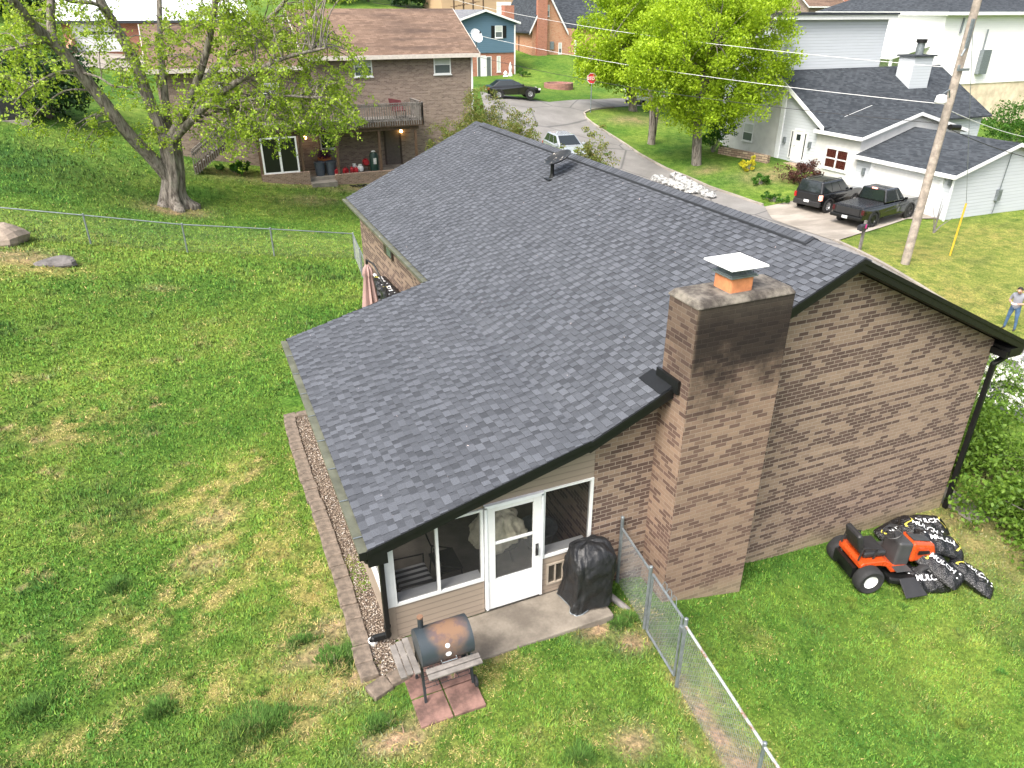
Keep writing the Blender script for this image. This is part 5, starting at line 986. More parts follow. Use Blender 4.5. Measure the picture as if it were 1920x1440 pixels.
xx = on_y(686, 305, 37.1)[0]; ST = thing("stool", "small wooden stool carrying the red keg under the deck", "stool", (xx, 37.1, 0)); b = MB(); b.box(xx - .22, xx + .22, 36.9, 37.3, .26, .30); b.build("seat", WOODBROWN, ST)
for dx in (-.18, .18):
    for dy in (-.15, .15): b = MB(); b.box(xx + dx - .02, xx + dx + .02, 37.1 + dy - .02, 37.1 + dy + .02, 0, .26); b.build("leg", WOODBROWN, ST)
b = MB(); b.lathe([(0, -.2), (.16, -.2), (.2, -.1), (.2, .1), (.16, .2), (0, .2)], 20, Matrix.Translation((xx, 37.1, .51)) @ Matrix.Rotation(rad(90), 4, 'X')); b.build("keg", REDP, None, "round dark red keg lying on the small stool", "keg", smooth=True)
def gt(T, x, y, z): b = MB(); b.lathe([(.1, 1.12), (.14, 1.13), (.1, 1.2), (0, 1.2)], 16, Matrix.Translation((x, y, z))); b.build("lid_knob", TANKW, T); b = MB(); b.box(x - .09, x + .09, y - .275, y - .262, .45, .8); b.build("label_plate", TANKW, T)
can("water_tank", "tall dark green tank with a white label beside the brown door", "tank", on_y(701, 300, 36.8)[0], 36.8, 0, [(0, 0), (.26, 0), (.27, .1), (.27, .92), (.2, 1.08), (0, 1.14)], GREENP, None, gt)
b = MB(); p0 = on_y(655, 348, 35.6); b.tube([(p0[0] + .9 * k / 14 + .12 * math.sin(k * 1.9), 35.3 + .25 * math.cos(k * 1.4), gz(p0[0] + .9 * k / 14, 35.3) + .05) for k in range(24)], .03, 6); b.build("garden_hose", BLACK, None, "black hose heaped on the ground before the patio wall", "hose")
DC = thing("deck_chair", "dark red folding chair leaning at the right end of the deck", "chair", (12.3, 37.2, DZ)); b = MB(); b.hexa([(11.9, 37.0, DZ + .4), (12.6, 37.0, DZ + .4), (12.6, 37.6, DZ + .4), (11.9, 37.6, DZ + .4), (11.9, 37.0, DZ + .46), (12.6, 37.0, DZ + .46), (12.6, 37.6, DZ + .46), (11.9, 37.6, DZ + .46)]); b.build("seat", mat("maroon_fabric", (.09, .012, .014), .7), DC); b = MB(); b.hexa([(11.8, 37.5, DZ + .4), (12.6, 37.5, DZ + .4), (12.6, 37.56, DZ + .4), (11.8, 37.56, DZ + .4), (11.7, 37.7, DZ + 1.1), (12.5, 37.8, DZ + .95), (12.5, 37.86, DZ + .95), (11.7, 37.76, DZ + 1.1)]); b.build("backrest", mat("maroon_fabric", (.09, .012, .014), .7), DC)
for x, y in ((11.95, 37.05), (12.55, 37.05), (11.95, 37.55), (12.55, 37.55)): b = MB(); b.cyl((x, y, DZ), (x, y, DZ + .4), .02, 6); b.build("leg", BLACK, DC)
q0 = on_y(893, 92, 38.4); SD = thing("satellite_dish", "white satellite dish on the right eave of the brown brick house", "satellite dish", q0); b = MB(); b.tube([q0, q0 + (0, -.1, .25), q0 + (-.1, -.2, .55)], .03, 8); b.build("mast", STEEL, SD)
M_ = Matrix.Translation(q0 + (-.1, -.3, .75)) @ Matrix.Rotation(rad(62), 4, Vector((1, .35, 0))); b = MB(); b.lathe([(0, -.09), (.2, -.07), (.36, 0), (.43, .05), (.43, .06), (.35, .02), (.2, -.05), (0, -.07)], 28, M_); b.build("reflector", WHITE2, SD, smooth=True); b = MB(); b.tube([M_ @ Vector((0, -.4, 0)), M_ @ Vector((0, -.25, .35)), M_ @ Vector((0, 0, .42))], .018, 6); b.ell(M_ @ Vector((0, 0, .42)), (.06, .06, .08), 8, 6); b.build("feed_arm", BLACK, SD)
# ------------------------------------------------------------------ blue house
SB = siding_mat("blue_siding", (.085, .15, .205), .2, .15); RBK = brick_mat("red_brick", (.34, .12, .07), (.42, .17, .10), (.24, .08, .05), (.38, .28, .22), .5, .2, .5, .5, .5, .014); GRS = shingle_mat("grey_shingles", ((.13, .135, .145), (.20, .205, .215)), .3, .15); DGS = shingle_mat("dark_grey_shingles", ((.026, .031, .037), (.056, .063, .072)), .3, .15)
Y = 74; bx0, bx1 = on_y(850, 60, Y)[0], on_y(966, 60, Y)[0]; zb_ = on_y(920, 145, Y)[2]; zm_ = on_y(930, 99, Y)[2]; zE = on_y(966, 41, Y)[2]; zR = on_y(900, 20, Y)[2]
BH = thing("blue_house", "blue sided house with red brick ground floor behind the brown brick house", "house", ((bx0 + bx1) / 2, Y, zb_)); b = MB(); b.box(bx0 + .1, bx1 - .1, Y + .1, Y + 11.9, zb_ - 1.5, zm_); b.build("brick_wall", RBK, BH); gable(BH, bx0, bx1, Y, Y + 12, zm_, zE, zR, 'y', SB, GRS, .4)
u0, u1 = on_y(928, 60, Y)[0], on_y(942, 60, Y)[0]; z1, z0 = on_y(935, 48, Y)[2], on_y(935, 71, Y)[2]; win(BH, 'y', Y, u0, u1, z0, z1)
for a, c in ((u0 - .45, u0 - .06), (u1 + .06, u1 + .45)): b = MB(); b.box(a, c, Y - .05, Y - .003, z0, z1); b.build("shutter", BLACK, BH)
slab_door(BH, 'y', Y + .1, on_y(904, 120, Y)[0], on_y(910, 120, Y)[0], zb_, on_y(906, 106, Y)[2], WHITE)
for a, c in ((895, 902.5), (912, 922)): win(BH, 'y', Y + .1, on_y(a, 120, Y)[0], on_y(c, 120, Y)[0], zb_ + .05, on_y(906, 106, Y)[2], panes=(GREYGLASS,), mid='n', sill=False)
win(BH, 'y', Y + .1, on_y(932, 120, Y)[0], on_y(939, 120, Y)[0], on_y(935, 135, Y)[2], on_y(935, 105, Y)[2], panes=(BLINDS,), mid='n')
b = MB(); b.beam((bx1 - .1, Y - .12, zE - .3), (bx1 - .1, Y - .12, zb_), .12, .12); b.build("downspout", WHITE, BH); b = MB(); xx = on_y(952, 20, Y + 6)[0]; b.box(xx - .6, xx + .6, Y + 5.5, Y + 6.5, zE, on_y(952, 10, Y + 6)[2]); b.build("chimney", RBK, BH)
for a, lb, w_, h_ in ((948, "small white garden statue left of the other by the blue house", .35, .7), (957, "taller white garden ornament at the corner of the blue house", .28, 1.6)):
    p = on_y(a, 144, Y - .6); T = thing("garden_ornament", lb, "ornament", (p[0], p[1], zb_)); b = MB(); b.lathe([(w_, 0), (w_, .08), (w_ * .5, h_ * .35), (w_ * .7, h_ * .6), (w_ * .35, h_ * .85), (0, h_)], 10, Matrix.Translation((p[0], p[1], zb_))); b.build("figure", WHITE, T); b = MB(); b.box(p[0] - w_, p[0] + w_, p[1] - w_, p[1] + w_, zb_ - .1, zb_); b.build("plinth", CONCRETE, T)
# ------------------------------------------------------------------ orange brick cottage
OBK = brick_mat("orange_brick", (.40, .205, .12), (.47, .26, .16), (.33, .13, .07), (.5, .36, .26), .55, .2, .5, .5, .5, .014); Y = 82
cx0, cx1 = on_y(998, 60, Y)[0], on_y(1080, 60, Y)[0]; CT = thing("brick_cottage", "orange brick cottage with steep dark roof behind the corner lawn", "house", ((cx0 + cx1) / 2, Y, on_y(1040, 110, Y)[2])); zE = on_y(1062, 52, Y)[2]
b = MB(); xp = on_y(1026, 0, Y)[0]; zp = on_y(1026, -14, Y)[2]; zb_ = on_y(1080, 130, Y)[2] - .8; b.prism([(cx0, zb_), (cx1, zb_), (cx1, zE - .2), (on_y(1060, 52, Y)[0], zE), (xp, zp), (cx0, zE)], lambda p, t: (p[0], t, p[1]), Y, Y + 9); b.build("wall", OBK, CT)
b = MB(); xe = on_y(1060, 52, Y)[0]
for (xa, za), (xb, zb2) in (((xe + .3, zE - .7), (xp, zp)), ((cx0 - .5, zE - .6), (xp, zp))): b.hexa([(xa, Y - .3, za), (xb, Y - .3, zb2), (xb, Y + 9.3, zb2), (xa, Y + 9.3, za), (xa, Y - .3, za + .2), (xb, Y - .3, zb2 + .2), (xb, Y + 9.3, zb2 + .2), (xa, Y + 9.3, za + .2)])
b.hexa([(xe, Y + .6, zE - .15), (xe + 9, Y + .6, zE - .15), (xe + 9, Y + 5, zp - .5), (xe - 3, Y + 5, zp - .5), (xe, Y + .6, zE), (xe + 9, Y + .6, zE), (xe + 9, Y + 5, zp - .3), (xe - 3, Y + 5, zp - .3)]); ro = b.build("roof", DGS, CT)
b = MB()
for (xa, za), (xb, zb2) in (((xe + .3, zE - .7), (xp, zp)), ((cx0 - .5, zE - .6), (xp, zp))): b.hexa([(xa, Y - .34, za - .15), (xb, Y - .34, zb2 - .15), (xb, Y - .31, zb2 - .15), (xa, Y - .31, za - .15), (xa, Y - .34, za + .2), (xb, Y - .34, zb2 + .2), (xb, Y - .31, zb2 + .2), (xa, Y - .31, za + .2)])
b.beam((cx1 - .1, Y - .15, zE - .3), (cx1 - .1, Y - .15, zb_ + .5), .16, .16); b.build("trim", WHITE, ro)
b = MB(); xx = on_y(1014, 60, Y)[0]; b.box(xx - .65, xx + .65, Y - .5, Y - .003, zb_, zp + 1.5); b.build("chimney", RBK, CT)
b = MB(); b.box(cx1, cx1 + 8, Y + 1, Y + 8, zb_, zE - .2); b.build("wing_wall", OBK, CT)
win(CT, 'y', Y, on_y(1024, 20, Y)[0], on_y(1030, 20, Y)[0], on_y(1027, 31, Y)[2], on_y(1027, 9, Y)[2]); win(CT, 'y', Y, on_y(1047, 90, Y)[0], on_y(1053, 90, Y)[0], on_y(1050, 101, Y)[2], on_y(1050, 80, Y)[2])
b = MB(); p = on_y(1034, 86, Y); b.box(p[0] - .25, p[0] + .25, Y - .2, Y - .003, p[2] - .4, p[2] + .5); b.build("meter_box", STEEL, CT)
# ------------------------------------------------------------------ houses on the hill at the top edge
TAN = siding_mat("tan_wall", (.46, .32, .2), .2); Y = 118; x0, x1 = on_y(925, 20, Y)[0], on_y(1002, 20, Y)[0]; zg = on_y(960, 37, Y)[2]; z_t = on_y(960, -22, Y)[2]
TH = thing("garage_house", "tan house with two white garage doors at the top edge", "house", ((x0 + x1) / 2, Y, zg)); gable(TH, x0 - 9, x1, Y, Y + 10, zg - 3, z_t, z_t + 2.5, 'x', TAN, DGS)
for a, c in ((931, 958), (963, 995)): 
    b = MB(); xa, xb = on_y(a, 20, Y)[0], on_y(c, 20, Y)[0]; h_ = on_y(960, 3, Y)[2] - zg
    for k in range(4): b.box(xa, xb, Y - .08, Y - .003, zg + k * h_ / 4, zg + (k + 1) * h_ / 4 - .05)
    b.build("garage_door", WHITE, TH)
SW = thing("wooden_stairs", "brown wooden deck stairs in front of the tan house at the top edge", "stairs", on_y(880, 8, 112)); 
for k in range(7): b = MB(); p = on_y(852 + k * 7, 12 - k * 1.5, 112); b.box(p[0] - .3, p[0] + .3, 111.5, 113, p[2] - .08, p[2]); b.build("stair_tread", WOODBROWN, SW)
for a in (850, 868, 886, 905): b = MB(); p = on_y(a, 14, 112); b.box(p[0] - .1, p[0] + .1, 111.6, 111.8, p[2] - 1.5, p[2] + 2.2); b.build("post", WOODBROWN, SW)
b = MB(); b.beam(on_y(850, 0, 111.7), on_y(905, -9, 111.7), .15, .15); b.build("handrail", WOODBROWN, SW)
Y = 69; x0, x1 = on_y(120, 70, Y)[0], on_y(330, 70, Y)[0]; zg = on_y(185, 97, Y)[2]; ze = on_y(185, 34, Y)[2]
LH = thing("garage_house", "red brick house with white garage door and pale roof behind the big tree", "house", ((x0 + x1) / 2, Y, zg)); LR = mat("pale_metal_roof", (.62, .65, .66), .4, var=.1, scale=1); gable(LH, x0, x1 + 6, Y, Y + 14, zg - 2, ze, ze + 4.2, 'x', RBK, LR, .5, mat("dark_fascia", (.03, .035, .045), .5))
xa, xb = on_y(141, 70, Y)[0], on_y(222, 70, Y)[0]; h_ = on_y(185, 45, Y)[2] - zg; gd = MB()
for k in range(4): gd.box(xa, xb, Y - .10, Y - .003, zg + k * h_ / 4, zg + (k + 1) * h_ / 4 - .02)
gd = gd.build("garage_door", WHITE, LH)
for k in range(6): u = xa + .35 + k * (xb - xa - .6) / 6; b = MB(); b.box(u, u + .42, Y - .115, Y - .101, zg + h_ * .62, zg + h_ * .72); b.build("pane", DARKGLASS, gd)
b = MB(); b.box(xa - .16, xa - .002, Y - .14, Y - .003, zg, zg + h_ + .15); b.box(xb + .002, xb + .16, Y - .14, Y - .003, zg, zg + h_ + .15); b.box(xa, xb, Y - .14, Y - .003, zg + h_ + .002, zg + h_ + .15); b.build("door_frame", WHITE, LH)
p0, p1 = on_y(147, 98, Y - .1), hit(130, 103); b = MB(); b.hexa([(p0[0] - .3, Y - .2, zg - 1), (p0[0], Y - .2, zg - 1), (p1[0], p1[1], p1[2] - 1), (p1[0] - .3, p1[1], p1[2] - 1), (p0[0] - .3, Y - .2, zg + 1.4), (p0[0], Y - .2, zg + 1.4), (p1[0], p1[1], p1[2] + .2), (p1[0] - .3, p1[1], p1[2] + .2)]); b.build("retaining_wall", OBK, None, "small sloping brick retaining wall beside the far white garage door", "wall")
# tall houses at the top right
Y = 112; x0, x1 = on_y(1556, 8, Y)[0], on_y(1590, 8, Y)[0]; zg = on_y(1575, 40, Y)[2]; ze = on_y(1575, 9, Y)[2]; R3 = thing("brick_house", "brown roofed brick house half hidden above the white tower wall", "house", ((x0 + x1) / 2, Y, zg)); gable(R3, x0 - 5, x1 - 1, Y, Y + 9, zg - 4, ze, ze + 3, 'x', BB, RB, .6)
for k in range(3): a = 1545 + k * 6; win(R3, 'y', Y, on_y(a, 20, Y)[0], on_y(a + 4.5, 20, Y)[0], on_y(a, 23, Y)[2], on_y(a, 13, Y)[2], mid='n', panes=(DARKGLASS,))
Y = 108; x0, x1 = on_y(1630, 8, Y)[0], on_y(1800, 8, Y)[0]; zg = on_y(1700, 60, Y)[2]; R4 = thing("brick_house", "red brick house at the top edge above the bushes on the right", "house", ((x0 + x1) / 2, Y, zg)); gable(R4, x0, x1, Y, Y + 10, zg - 3, on_y(1700, -25, Y)[2], on_y(1700, -60, Y)[2], 'x', RBK, DGS)
for a, c in ((1697, 1718), (1742, 1760)): win(R4, 'y', Y, on_y(a, 5, Y)[0], on_y(c, 5, Y)[0], on_y(a, 9, Y)[2], on_y(a, -10, Y)[2], mid='v', panes=(DARKGLASS,))
# ------------------------------------------------------------------ white house with the garage
SWH = siding_mat("white_siding", (.46, .49, .52), .2, .12, .35); PLW = mat("white_painted_brick", (.56, .56, .545), .8, var=.12, scale=1.5, bump=.2, bscale=25)
WH = thing("white_house", "white house with dark shingle roofs, tower wall and attached garage", "house", (44, 31, -1.5)); XF = 39.9
gable(WH, XF, 48.9, 20.5, 27.5, -3.2, .42, 1.79, 'y', SWH, DGS, .32, cut=(0, 1))                      # garage
gable(WH, XF + .003, 48.9, 27.51, 31.3, -3, 1.5, 2.72, 'y', PLW, DGS, .32, cut=(0, 1), wname="middle_wall", rname="middle_roof")
b = MB(); b.prism([(30.9, 1.85), (36, 4.78), (41.2, 2.0), (41.2, -3), (30.9, -3)], lambda p, t: (t, p[0], p[1]), XF + .006, 55.5); b.build("gable_wall", SWH, WH)
b = MB(); b.hexa([(XF - .35, 30.5, 1.62), (56, 30.5, 1.62), (56, 36, 4.8), (XF - .35, 36, 4.8), (XF - .35, 30.5, 1.74), (56, 30.5, 1.74), (56, 36, 4.92), (XF - .35, 36, 4.92)]); b.hexa([(XF - .35, 36, 4.8), (56, 36, 4.8), (56, 41.6, 1.8), (XF - .35, 41.6, 1.8), (XF - .35, 36, 4.92), (56, 36, 4.92), (56, 41.6, 1.92), (XF - .35, 41.6, 1.92)]); mr = b.build("main_roof", DGS, WH)
b = MB(); b.hexa([(XF - .40, 30.5, 1.45), (XF - .355, 30.5, 1.45), (XF - .355, 36, 4.65), (XF - .40, 36, 4.65), (XF - .40, 30.5, 1.76), (XF - .355, 30.5, 1.76), (XF - .355, 36, 4.95), (XF - .40, 36, 4.95)]); b.build("trim", WHITE, mr)
b = MB(); b.box(XF + .5, 49.5, 36.0, 42.5, -2.5, 8.15); b.build("tower_wall", SWH, WH); b = MB(); b.box(XF + .2, 49.9, 35.6, 42.9, 8.15, 8.45); b.build("tower_trim", WHITE, WH); b = MB(); b.box(XF + .1, 50.0, 35.5, 43, 8.452, 8.6); b.build("tower_roof", DGS, WH)
b = MB(); b.box(XF - .1, XF + .5, 34.7, 35.1, -1.6, 4.0); b.build("corner_pilaster", WHITE2, WH)
b = MB(); b.box(XF - .05, XF + .5, 35.2, 41.1, -2.5, 3.0); b.build("front_wall", PLW, WH)
wc = MB(); wc.box(50.3, 52.2, 33.6, 35.0, 2.5, 5.7); wc = wc.build("chimney", SWH, WH); b = MB(); b.box(50.15, 52.35, 33.45, 35.15, 5.7, 5.8); b.build("chimney_cap", DGS, wc); b = MB(); b.cyl((51.4, 34.3, 5.8), (51.4, 34.3, 6.6), .28, 14); b.build("flue", STEEL, wc); b = MB(); b.cyl((51.4, 34.3, 6.6), (51.4, 34.3, 6.85), .38, 14); b.build("flue_cap", BLACK, wc)
win(WH, 'x', XF, 28.25, 30.3, -.85, .55, panes=(mat("maroon_pane", (.055, .012, .010), .3), mat("maroon_pane", (.055, .012, .010), .3)), mid='x', fw=.12)
win(WH, 'x', XF - .05, 37.7, 38.85, -.25, 1.05)
fd = slab_door(WH, 'x', XF, 32.62, 33.35, -.9, 1.18, WHITE); b = MB(); b.box(XF - .05, XF - .031, 32.8, 33.17, .55, .95); b.build("pane", DARKGLASS, fd)
for a, c in ((32.2, 32.48), (33.49, 33.77)): win(WH, 'x', XF, a, c, -.75, 1.15, panes=(DARKGLASS,), mid='n', sill=False)
gd = MB()
for k in range(4): gd.box(XF - .06, XF - .003, 21.25, 26.1, -2.25 + k * .55, -2.25 + (k + 1) * .55 - .015)
gd.build("garage_door", WHITE, WH); b = MB(); b.box(XF - .1, XF - .003, 21.05, 21.24, -2.25, .15); b.box(XF - .1, XF - .003, 26.11, 26.3, -2.25, .15); b.box(XF - .1, XF - .003, 21.24, 26.11, -.045, .15); b.build("door_frame", WHITE2, WH)
for y, z in ((20.62, 0), (26.8, -.5), (31.8, .4), (34.3, .4)): b = MB(); b.box(XF - .16, XF - .005, y - .09, y + .09, z - .2, z + .2); b.build("wall_lantern", STEEL, WH)
b = MB(); b.beam((XF - .08, 20.42, .2), (XF - .08, 20.42, -2.3), .09, .09); b.build("downspout", WHITE2, WH)
b = MB(); p = on_y(1872, 365, 20.4); b.box(p[0] - .15, p[0] + .15, 20.3, 20.49, p[2] - .35, p[2] + .3); b.tube([(p[0], 20.4, p[2] + .3), (p[0] + .1, 20.4, 1.4)], .03, 6); b.tube([(p[0], 20.4, p[2] - .3), (p[0] - .1, 20.4, -2.2)], .03, 6); b.build("electric_meter", STEEL, WH)
b = MB(); b.beam((47.3, 27.45, 1.45), (47.3, 27.45, .6), .5, .06); b.build("gable_vent", DARKGLASS, WH)
# big white house behind
Y = 48; x0 = on_y(1768, 60, Y)[0]; ze = on_y(1768, 22, Y)[2]; zf = on_y(1800, 158, Y)[2]; LS = thing("white_house", "big plain white house with hip roof behind the utility pole", "house", (x0 + 9, Y, -2)); SWB = siding_mat("bright_white_siding", (.78, .78, .77), .2, .04, .1)
b = MB(); b.box(x0, x0 + 22, Y, Y + 16, zf, ze); b.build("wall", SWB, LS); b = MB(); b.box(x0 + .1, x0 + 21.9, Y + .1, Y + 15.9, -5, zf); b.build("foundation_wall", mat("cream_foundation", (.62, .52, .38), .9, var=.3, scale=1, bump=.3), LS)
b = MB(); b.add([(x0 - .7, Y - .7, ze), (x0 + 22.7, Y - .7, ze), (x0 + 22.7, Y + 16.7, ze), (x0 - .7, Y + 16.7, ze), (x0 + 7, Y + 8, ze + 4), (x0 + 15, Y + 8, ze + 4)], [(0, 1, 5, 4), (1, 2, 5), (2, 3, 4, 5), (3, 0, 4), (0, 3, 2, 1)]); lr = b.build("roof", DGS, LS); b = MB(); b.box(x0 - .75, x0 + 22.75, Y - .75, Y + 16.75, ze - .3, ze - .003); b.build("trim", WHITE, lr)
b = MB(); b.hexa([(x0 - 5, Y + 1, ze - 4.2), (x0 - .01, Y + 1, ze - 3.1), (x0 - .01, Y + 10, ze - 3.1), (x0 - 5, Y + 10, ze - 4.2), (x0 - 5, Y + 1, ze - 3.9), (x0 - .01, Y + 1, ze - 2.6), (x0 - .01, Y + 10, ze - 2.6), (x0 - 5, Y + 10, ze - 3.9)]); b.build("porch_roof", WHITE, LS)
for yy in (Y + 1.2, Y + 9.8): b = MB(); b.box(x0 - 4.9, x0 - 4.7, yy - .1, yy + .1, -3, ze - 4.15); b.build("porch_post", WHITE, LS)
b = MB(); p = on_y(1840, 115, Y); b.box(p[0] - .6, p[0] + .6, Y - .45, Y - .003, p[2] - 1.2, p[2] + 1.1); b.tube([(p[0] - .5, Y - .2, p[2] + 1.1), (p[0] - .5, Y - .2, p[2] + 3)], .08, 8); b.build("utility_cabinet", STEEL, LS)
b = MB(); p = on_y(1803, 50, Y); b.tube([(p[0], Y - .1, p[2] + .8), (p[0] - .1, Y - .1, p[2] - .6)], .1, 8); b.build("vent_pipe", STEEL, LS)
# ------------------------------------------------------------------ vehicles (local: x forward, z up)
CARB = mat("black_car_paint", (.006, .0065, .007), .12, var=.05, coat=.6, spec=.6); CARW = mat("white_car_paint", (.72, .73, .73), .2, var=.04, coat=.5); CARS = mat("silver_car_paint", (.40, .43, .45), .22, .4, var=.05, coat=.5); TAIL = mat("red_lens", (.30, .012, .012), .2, var=.1); LENS = mat("clear_lens", (.6, .6, .6), .15); CGL = glass_mat("car_glass", (.012, .017, .018), .04); PLATE = mat("licence_plate", (.7, .71, .72), .5)
ALLOY = mat("alloy_rim", (.5, .51, .53), .3, .8); BLKRIM = mat("black_rim", (.012, .012, .013), .35)
def lerp3(a, b, t): return [a[i] + (b[i] - a[i]) * t for i in range(3)]
def car(label, cat, loc, rz, prof, cab, W, wheels, r, paint, rimm=ALLOY, name="parked_car", lights=(), split=(.5,), extra=None, roofm=None):
    """prof: side outline of the lower body; cab: (rear base, rear top, front top, front base, belt z, roof z, half width base, half width top)"""
    T = thing(name, label, cat, loc, rz); B = lambda b, nm, m, par=None, **k: b.build(nm, m, par or T, world=False, **k); hw = W / 2
    b = MB(); n = len(prof); ys = [(-hw, .0), (-hw + .05, 1), (hw - .05, 1), (hw, 0)]; vs = []
    xs = [p[0] for p in prof]; xm = (min(xs) + max(xs)) / 2; L = max(xs) - min(xs)
    for y, k in ys:
        for x, z in prof: e = abs(x - xm) / (L / 2); vs.append((x, y * (1 - .07 * e ** 5), z - (0 if k else .03 * (z > .7))))
    fs = [tuple(range(n)), tuple(range(3 * n, 4 * n))[::-1]]
    for j in range(3): fs += [(j * n + i, j * n + (i + 1) % n, (j + 1) * n + (i + 1) % n, (j + 1) * n + i) for i in range(n)]
    b.add(vs, fs); B(b, "body", paint, bevel=.035, seg=3)
    xa, xb, xc, xd, zb, zt, h0, h1 = cab; lo = {(s, e): (x, s * h0, zb) for s in (-1, 1) for e, x in (('r', xa), ('f', xd))}; hi = {(s, e): (x, s * h1, zt) for s in (-1, 1) for e, x in (('r', xb), ('f', xc))}
    b = MB(); b.hexa([lo[-1, 'r'], lo[-1, 'f'], lo[1, 'f'], lo[1, 'r'], hi[-1, 'r'], hi[-1, 'f'], hi[1, 'f'], hi[1, 'r']]); B(b, "cabin", roofm or paint, bevel=.07, seg=3)
    def pane(q, nm, o, u0, u1, v0, v1):
        P = lambda u, v: Vector(lerp3(lerp3(q[0], q[1], u), lerp3(q[3], q[2], u), v)) + Vector(o); b = MB(); k = Vector(o).normalized() * .03; c = [P(u0, v0), P(u1, v0), P(u1, v1), P(u0, v1)]
        b.hexa([p - k for p in c] + c); B(b, nm, CGL)
    d = .012
    pane([lo[1, 'f'], lo[-1, 'f'], hi[-1, 'f'], hi[1, 'f']], "windshield", (d, 0, d), .07, .93, .08, .93); pane([lo[-1, 'r'], lo[1, 'r'], hi[1, 'r'], hi[-1, 'r']], "rear_window", (-d, 0, d), .08, .92, .12, .92)
    for s in (-1, 1):
        e = [0.06] + list(split) + [.94]
        for u0, u1 in zip(e[:-1], e[1:]): pane([lo[s, 'r'], lo[s, 'f'], hi[s, 'f'], hi[s, 'r']], "side_window", (0, s * d, d * .3), u0 + .015, u1 - .015, .10, .88)
        b = MB(); x = xd - .25; b.hexa([(x, s * (h0 + .02), zb + .03), (x + .1, s * (h0 + .02), zb + .03), (x + .1, s * (h0 + .22), zb + .05), (x, s * (h0 + .22), zb + .05), (x, s * (h0 + .02), zb + .16), (x + .08, s * (h0 + .02), zb + .16), (x + .08, s * (h0 + .2), zb + .19), (x, s * (h0 + .2), zb + .19)]); B(b, "mirror", paint, bevel=.02)
    for x in wheels:
        for s in (-1, 1):
            wheel(T, x, s * (hw - .12), r, .24, rimm, RUBBER, .62, 5)
            b = MB(); M_ = Matrix.Translation((x, s * (hw - .04), r + .02)) @ Matrix.Rotation(rad(90), 4, 'X'); b.lathe([(r + .02, -.05), (r + .10, -.05), (r + .10, .05), (r + .02, .05), (r + .02, -.05)], 28, M_); b.v = [v for v in b.v]; B(b, "wheel_arch", PLASTICBLK)
    for nm, m, (x0, x1, y0, y1, z0, z1) in lights: b = MB(); b.box(x0, x1, y0, y1, z0, z1); B(b, nm, m, bevel=.01)
    if extra: extra(T, B)
    return T
def pickup_extra(T, B):
    b = MB(); b.hexa([(-1.05, -.86, 1.10), (.98, -.86, 1.10), (.98, .86, 1.10), (-1.05, .86, 1.10), (-1.0, -.80, 1.18), (.97, -.80, 1.21), (.97, .80, 1.21), (-1.0, .80, 1.18)]); B(b, "bed_cover", mat("vinyl_bed_cover", (.012, .012, .013), .28), bevel=.03, seg=3)
    b = MB(); b.box(-1.32, -1.12, -.95, .95, .48, .66); B(b, "rear_bumper", BLACK, bevel=.04)
    b = MB(); b.box(-1.125, -1.108, -.72, .72, .68, 1.06); B(b, "tailgate", PLASTICBLK, bevel=.005)
    for s in (-1, 1): b = MB(); b.box(.85, 2.6, s * .98 - .09, s * .98 + .09, .38, .44); B(b, "running_board", BLACK, bevel=.02); b = MB(); b.box(-.48, -.44, s * .86 - .14, s * .86 + .14, .12, .5); B(b, "mud_flap", RUBBER)
ppu = hit(1632, 427); pfu = hit(1711, 406); hd_ = math.atan2(pfu[1] - ppu[1], pfu[0] - ppu[0]); PU = (ppu[0] - .9 * math.sin(hd_), ppu[1] + .9 * math.cos(hd_), gz(ppu[0], ppu[1] + .8) + .05)
car("black pickup truck with a covered bed parked by the white garage", "pickup truck", PU, hd_, [(-1.1, .45), (-.55, .45), (-.5, .72), (-.25, .90), (.25, .90), (.5, .72), (.55, .42), (3.05, .42), (3.1, .72), (3.35, .9), (3.85, .9), (4.1, .72), (4.15, .45), (4.55, .5), (4.6, .95), (4.45, 1.12), (3.0, 1.2), (2.9, 1.12), (-1.1, 1.10)], (1.0, 1.12, 2.35, 3.05, 1.15, 1.88, .90, .72), 2.0, (0, 3.6), .41, CARB, BLKRIM, "pickup_truck",
    [("tail_light", mat("dark_red_lens", (.05, .006, .007), .2), (-1.115, -1.02, -.975, -.82, .78, 1.05)), ("tail_light", mat("dark_red_lens", (.05, .006, .007), .2), (-1.115, -1.02, .82, .975, .78, 1.05)), ("licence_plate", PLATE, (-1.335, -1.322, -.17, .17, .50, .65)), ("brake_light", glow_mat("lit_brake_light", (1, .03, .06), 1.5), (1.10, 1.16, -.16, .16, 1.83, 1.90)), ("headlight", LENS, (4.5, 4.61, -.9, -.6, .8, .98)), ("headlight", LENS, (4.5, 4.61, .6, .9, .8, .98))], (.72,), pickup_extra)
def suv_extra(T, B):
    for s in (-1, 1): b = MB(); b.tube([(-.5, s * .62, 1.80), (-.4, s * .62, 1.86), (1.2, s * .62, 1.86), (1.35, s * .62, 1.80)], .022, 6); B(b, "roof_rail", BLACK)
    b = MB(); b.box(-.93, -.78, -.9, .9, .38, .68); B(b, "rear_bumper", PLASTICBLK, bevel=.03); b = MB(); b.box(.3, .9, -.4, .4, 1.795, 1.802); B(b, "sunroof", CGL)
p = hit(1541, 401); SU = (p[0] + .1, p[1] + .8, gz(p[0], p[1] + .8) + .05)
